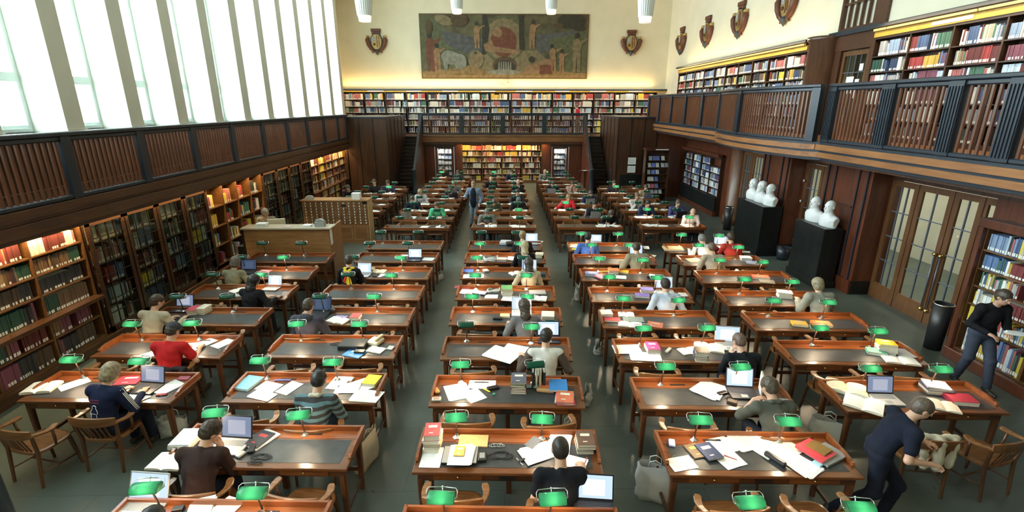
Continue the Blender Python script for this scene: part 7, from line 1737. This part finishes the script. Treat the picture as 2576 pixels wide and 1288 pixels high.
for z, lb in ((1.62, 'upper white notice on the dark stair panelling'), (1.22, 'lower white notice on the dark stair panelling')):
    b = MB(); b.box(6.08, 24.17, z, 6.50, 24.18, z + .36, BLACKP); b.box(6.095, 24.165, z + .012, 6.485, 24.17, z + .348, WHITEM)
    for q in range(4): b.box(6.13, 24.163, z + .07 + q * .06, 6.42 - .05 * (q % 2), 24.165, z + .078 + q * .06, GREYINK)
    tag(b.build('notice'), lb, 'notice')
tag(part('lectern_board', [(4.15, 26.6, .95, 4.75, 27.0, 1.0), (4.4, 26.75, 0, 4.5, 26.85, .95)], DESKD, None), 'small reading stand beside the foot of the farther stairs', 'stand')
sheet(4.45, 26.78, 1.003, .2, 'white papers on the small reading stand by the stairs', .3, .3, None, 4)
# ------------------------------------------------------------------ hanging lamps
for (x, y, z0, r0, r1, lb) in ((-4.32, 17, 7.08, .215, .40, 'pleated white hanging lamp before the crest on the window side of the painting'), (-1.93, 23, 8.28, .225, .37, 'pleated hanging lamp before the painting, window side one'), (2.08, 23, 8.28, .225, .37, 'pleated hanging lamp before the painting, door side one'), (4.52, 17, 7.08, .215, .40, 'pleated white hanging lamp before the crest on the door side of the painting')):
    t = empty('pendant_lamp', (x, y, z0)); tag(t, lb, 'lamp', 'hanging lamps')
    H = 1.5; b = MB(); prof = []; n = 48; vs = []; fs = []
    lv = [(0, 0), (.35, .3), (.7, .62), (1.0, 1.0)]
    for k, (u, _) in enumerate(lv):
        rr = r0 + (r1 - r0) * u ** 1.2
        for i in range(n): a = 2 * PI * i / n; q = rr * (1 + (.055 if i % 2 else 0) * (1 - u)); vs.append((q * math.cos(a), q * math.sin(a), u * H))
    for k in range(len(lv) - 1):
        for i in range(n): fs.append((k * n + i, k * n + (i + 1) % n, (k + 1) * n + (i + 1) % n, (k + 1) * n + i))
    fs.append(tuple(range(n))); fs.append(tuple(3 * n + i for i in range(n)))
    b.add(vs, fs); b.build('lamp_shade', LAMPM, t)
    b = MB(); vs = []
    for rr, zz in ((r0 * .92, 0), (r0 * .80, -.17)):
        for i in range(n): a = 2 * PI * i / n; q = rr * (1 + (.05 if i % 2 else 0)); vs.append((q * math.cos(a), q * math.sin(a), zz))
    b.add(vs, [(i, (i + 1) % n, n + (i + 1) % n, n + i) for i in range(n)] + [tuple(n + i for i in range(n))]); b.build('glass_collar', LAMPW, t)
    b = MB(); b.tube([(0, 0, H), (0, 0, ZC - z0)], .03, 8); b.build('rod', CHROME, t)
# ------------------------------------------------------------------ crests
GILTB = mat('old_gilt', (.45, .30, .10), .4, metal=.4, vary=.3); CRB = mat('crest_brown', (.13, .045, .025), .45, vary=.3); CRS = mat('crest_slate', (.05, .065, .07), .5, vary=.3); CRW = mat('crest_pale', (.36, .36, .34), .6, vary=.3)
def crest(loc, rot, label):
    r = empty('wall_crest', loc); r.rotation_euler = rot; tag(r, label, 'crest', 'carved crests on the walls')
    b = MB(); b.box(-.28, -.12, .50, .28, 0, .66); b.box(-.24, -.10, .36, .24, 0, .50); b.build('crown_block', CRB, r, bevel=.015)
    def plate(rx, rz_, y0, y1, nm, m):
        q = MB(); pts = [(rx * math.cos(2 * PI * i / 24), -.02 + rz_ * math.sin(2 * PI * i / 24) * (1.12 if math.sin(2 * PI * i / 24) < 0 else 1)) for i in range(24)]; q.prism(pts, y0, y1, axis='Y'); return q.build(nm, m, r, bevel=.012)
    plate(.36, .45, -.10, 0, 'shield_rim', CRS); s_ = plate(.30, .39, -.13, -.09, 'shield', GILTB)
    b = MB(); b.box(.02, -.145, -.34, .07, -.128, .30, CRB); b.box(.14, -.145, -.28, .18, -.128, .26, CRB); b.box(-.26, -.142, -.05, -.06, -.128, .22, CRW); b.lathe([(0, 0), (.07, .01), (.05, .05), (0, .06)], 10, m=CRB, mt=TM((-.12, -.13, -.18), (R(90), 0, 0))); b.build('shield_charge', None, s_)
    for s in (-1, 1):
        b = MB(); b.tube([(s * .46, -.08, .24), (s * .52, -.10, .06), (s * .46, -.10, -.18), (s * .33, -.09, -.40), (s * .17, -.08, -.55), (s * .28, -.07, -.62)], [.06, .13, .12, .10, .08, .04], 10); b.build('scroll', CRB, r)
        b = MB(); b.lathe([(0, -.08), (.09, -.05), (.10, .02), (.06, .08), (0, .09)], 10, mt=TM((s * .49, -.08, .22))); b.build('scroll_end', GILTB, r)
    b = MB(); b.lathe([(0, -.22), (.06, -.14), (.13, 0), (.10, .08), (0, .10)], 12, mt=TM((0, -.09, -.56))); b.build('pendant_boss', CRS, r)
crest((-7.33, 31.14, 7.95), (0, 0, 0), 'carved shield crest on the end wall between the windows and the painting')
crest((7.55, 31.14, 7.93), (0, 0, 0), 'carved shield crest on the end wall between the painting and the door side')
for y, lb in ((28.8, 'carved crest on the door side wall, farthest of four'), (25.3, 'carved crest on the door side wall, second from the end wall'), (21.9, 'carved crest on the door side wall, third from the end wall'), (18.4, 'carved crest on the door side wall, closest to the upper grille')):
    crest((9.79, y, 7.78), (0, 0, R(-90)), lb)
# small cameras under the painting
b = MB(); b.box(-.05, -.2, 0, .05, 0, .1); b.box(.25, -.12, -.02, .42, 0, .14); b.box(-.30, -.08, 0, -.2, 0, .08); tag(b.build('wall_camera', SILVERP, None, (.0, 31.12, 5.52)), 'small pale camera housings on the wall under the painting', 'camera')
# ------------------------------------------------------------------ painted mural
mu = empty('mural', (0, 0, 0)); tag(mu, 'wide brown and ochre figure painting on the end wall', 'painting')
MX0, MX1, MZ0, MZ1 = -4.76, 4.96, 5.95, 9.37
part('canvas', [(MX0, 31.09, MZ0, MX1, 31.14, MZ1)], mat('mural_ground', (.10, .088, .045), .7, vary=.4, vscale=2.2), mu); part('frame', [(MX0 - .05, 31.08, MZ0 - .05, MX1 + .05, 31.14, MZ0), (MX0 - .05, 31.08, MZ1, MX1 + .05, 31.14, MZ1 + .05), (MX0 - .05, 31.08, MZ0, MX0, 31.14, MZ1), (MX1, 31.08, MZ0, MX1 + .05, 31.14, MZ1)], mat('frame_brown', (.11, .06, .025), .5), mu)
mcol = lambda n_, c, v=.28: mat('mural_' + n_, tuple(.80 * q + .20 * w for q, w in zip(c, (.10, .085, .045))), .75, vary=v, vscale=4.5)
pb = MB(); lay = [0]
def blob(pts, m):
    """flat painted shape; pts in photograph-like units 0..427 across, 0..160 down the picture"""
    lay[0] += 1; y = 31.088 - lay[0] * .0006
    P_ = [(MX0 + u / 427 * (MX1 - MX0), y, MZ1 - v / 160 * (MZ1 - MZ0)) for u, v in pts]
    P_ = [(min(MX1, max(MX0, a)), b_, min(MZ1, max(MZ0, c_))) for a, b_, c_ in P_]
    pb.add(P_, [tuple(range(len(P_)))], m)
def ell(u, v, ru, rv, m, rot=0, n=16):
    blob([(u + ru * math.cos(a) * math.cos(rot) - rv * math.sin(a) * math.sin(rot), v + ru * math.cos(a) * math.sin(rot) + rv * math.sin(a) * math.cos(rot)) for a in [2 * PI * i / n for i in range(n)]], m)
cG, cS, cO, cR_, cF, cD, cB, cT, cL = mcol('green', (.10, .11, .055)), mcol('slate', (.085, .09, .095)), mcol('ochre', (.26, .165, .065)), mcol('red', (.16, .045, .025)), mcol('flesh', (.30, .17, .085)), mcol('dark', (.025, .022, .018)), mcol('brown', (.085, .05, .025)), mcol('tan', (.22, .17, .09)), mcol('pale', (.24, .24, .19))
blob([(0, 0), (50, 4), (75, 60), (110, 100), (120, 150), (0, 150)], cG); blob([(50, 38), (170, 62), (170, 100), (110, 96), (60, 70)], cS); blob([(290, 50), (400, 38), (400, 62), (300, 100)], cS); blob([(330, 60), (427, 40), (427, 150), (330, 150)], cG)
blob([(0, 143), (60, 138), (130, 128), (427, 148), (427, 160), (0, 160)], cO); blob([(155, 100), (200, 86), (300, 90), (330, 120), (325, 145), (120, 145)], cT)
ell(212, 60, 58, 60, cG); ell(212, 62, 50, 54, cT); ell(212, 68, 34, 38, cR_); ell(196, 44, 12, 12, cF); blob([(158, 0), (170, 0), (176, 40), (166, 100), (156, 100)], cD); blob([(250, 0), (264, 0), (266, 90), (252, 86)], cD)
ell(215, 128, 32, 24, cB); ell(215, 132, 27, 19, cD)
for i in range(6): blob([(198 + i * 6, 118 + abs(i - 2.5) * 2), (201 + i * 6, 116), (202 + i * 6, 142), (197 + i * 6, 142)], cL)
ell(212, 145, 42, 7, cL); blob([(160, 75), (180, 62), (186, 78), (255, 90), (250, 98), (165, 92)], cF)
def fig(u, v, h, m, lean=0, hair=cD):
    ell(u + lean * .5, v, h * .07, h * .09, hair); ell(u + lean * .3, v + h * .27, h * .13, h * .20, m); ell(u, v + h * .48, h * .12, h * .12, m)
    blob([(u - h * .11, v + h * .45), (u + h * .02, v + h * .45), (u - h * .02, v + h), (u - h * .09, v + h)], m); blob([(u, v + h * .45), (u + h * .12, v + h * .45), (u + h * .12, v + h), (u + h * .04, v + h)], m)
    blob([(u + h * .10, v + h * .14), (u + h * .32, v + h * .05), (u + h * .33, v + h * .1), (u + h * .12, v + h * .25)], m)
fig(22, 52, 92, cR_); fig(40, 78, 70, cF); fig(143, 22, 62, cF); fig(284, 18, 66, cF, 6); fig(400, 52, 92, cT); fig(340, 78, 66, cF, -8); fig(362, 92, 54, cF)
ell(22, 32, 9, 15, cB); ell(22, 17, 4, 5, cB)
ell(75, 108, 26, 18, cL, .2); ell(100, 120, 16, 22, cL); ell(62, 122, 6, 22, cL); ell(140, 112, 20, 24, cT); fig(140, 96, 40, cF); blob([(70, 150), (120, 128), (160, 138), (160, 150)], cO)
ell(288, 132, 26, 9, cF, -.3); ell(284, 112, 8, 8, cD); blob([(250, 150), (285, 140), (300, 120), (312, 150)], cF); ell(322, 122, 18, 11, cF); blob([(306, 126), (334, 126), (338, 150), (304, 150)], cR_)
ell(385, 14, 36, 20, cD); ell(352, 28, 14, 8, cB); ell(405, 32, 16, 8, cD); ell(60, 14, 24, 12, cT, .3); ell(100, 14, 22, 16, cB)
pb.build('painted_figures', None, mu)
# dark post at the camera's side of the hall
b = MB(); b.lathe([(.0, 0), (.30, 0), (.30, .2), (.26, .26), (.24, 1.6), (.29, 1.66), (.24, 1.72), (0, 1.74)], 20, mt=TM((-4.52, 3.40, 0))); tag(b.build('newel_post', POST), 'large dark newel post standing in front of the window side bookcase', 'post')
COL_CHILD = 0
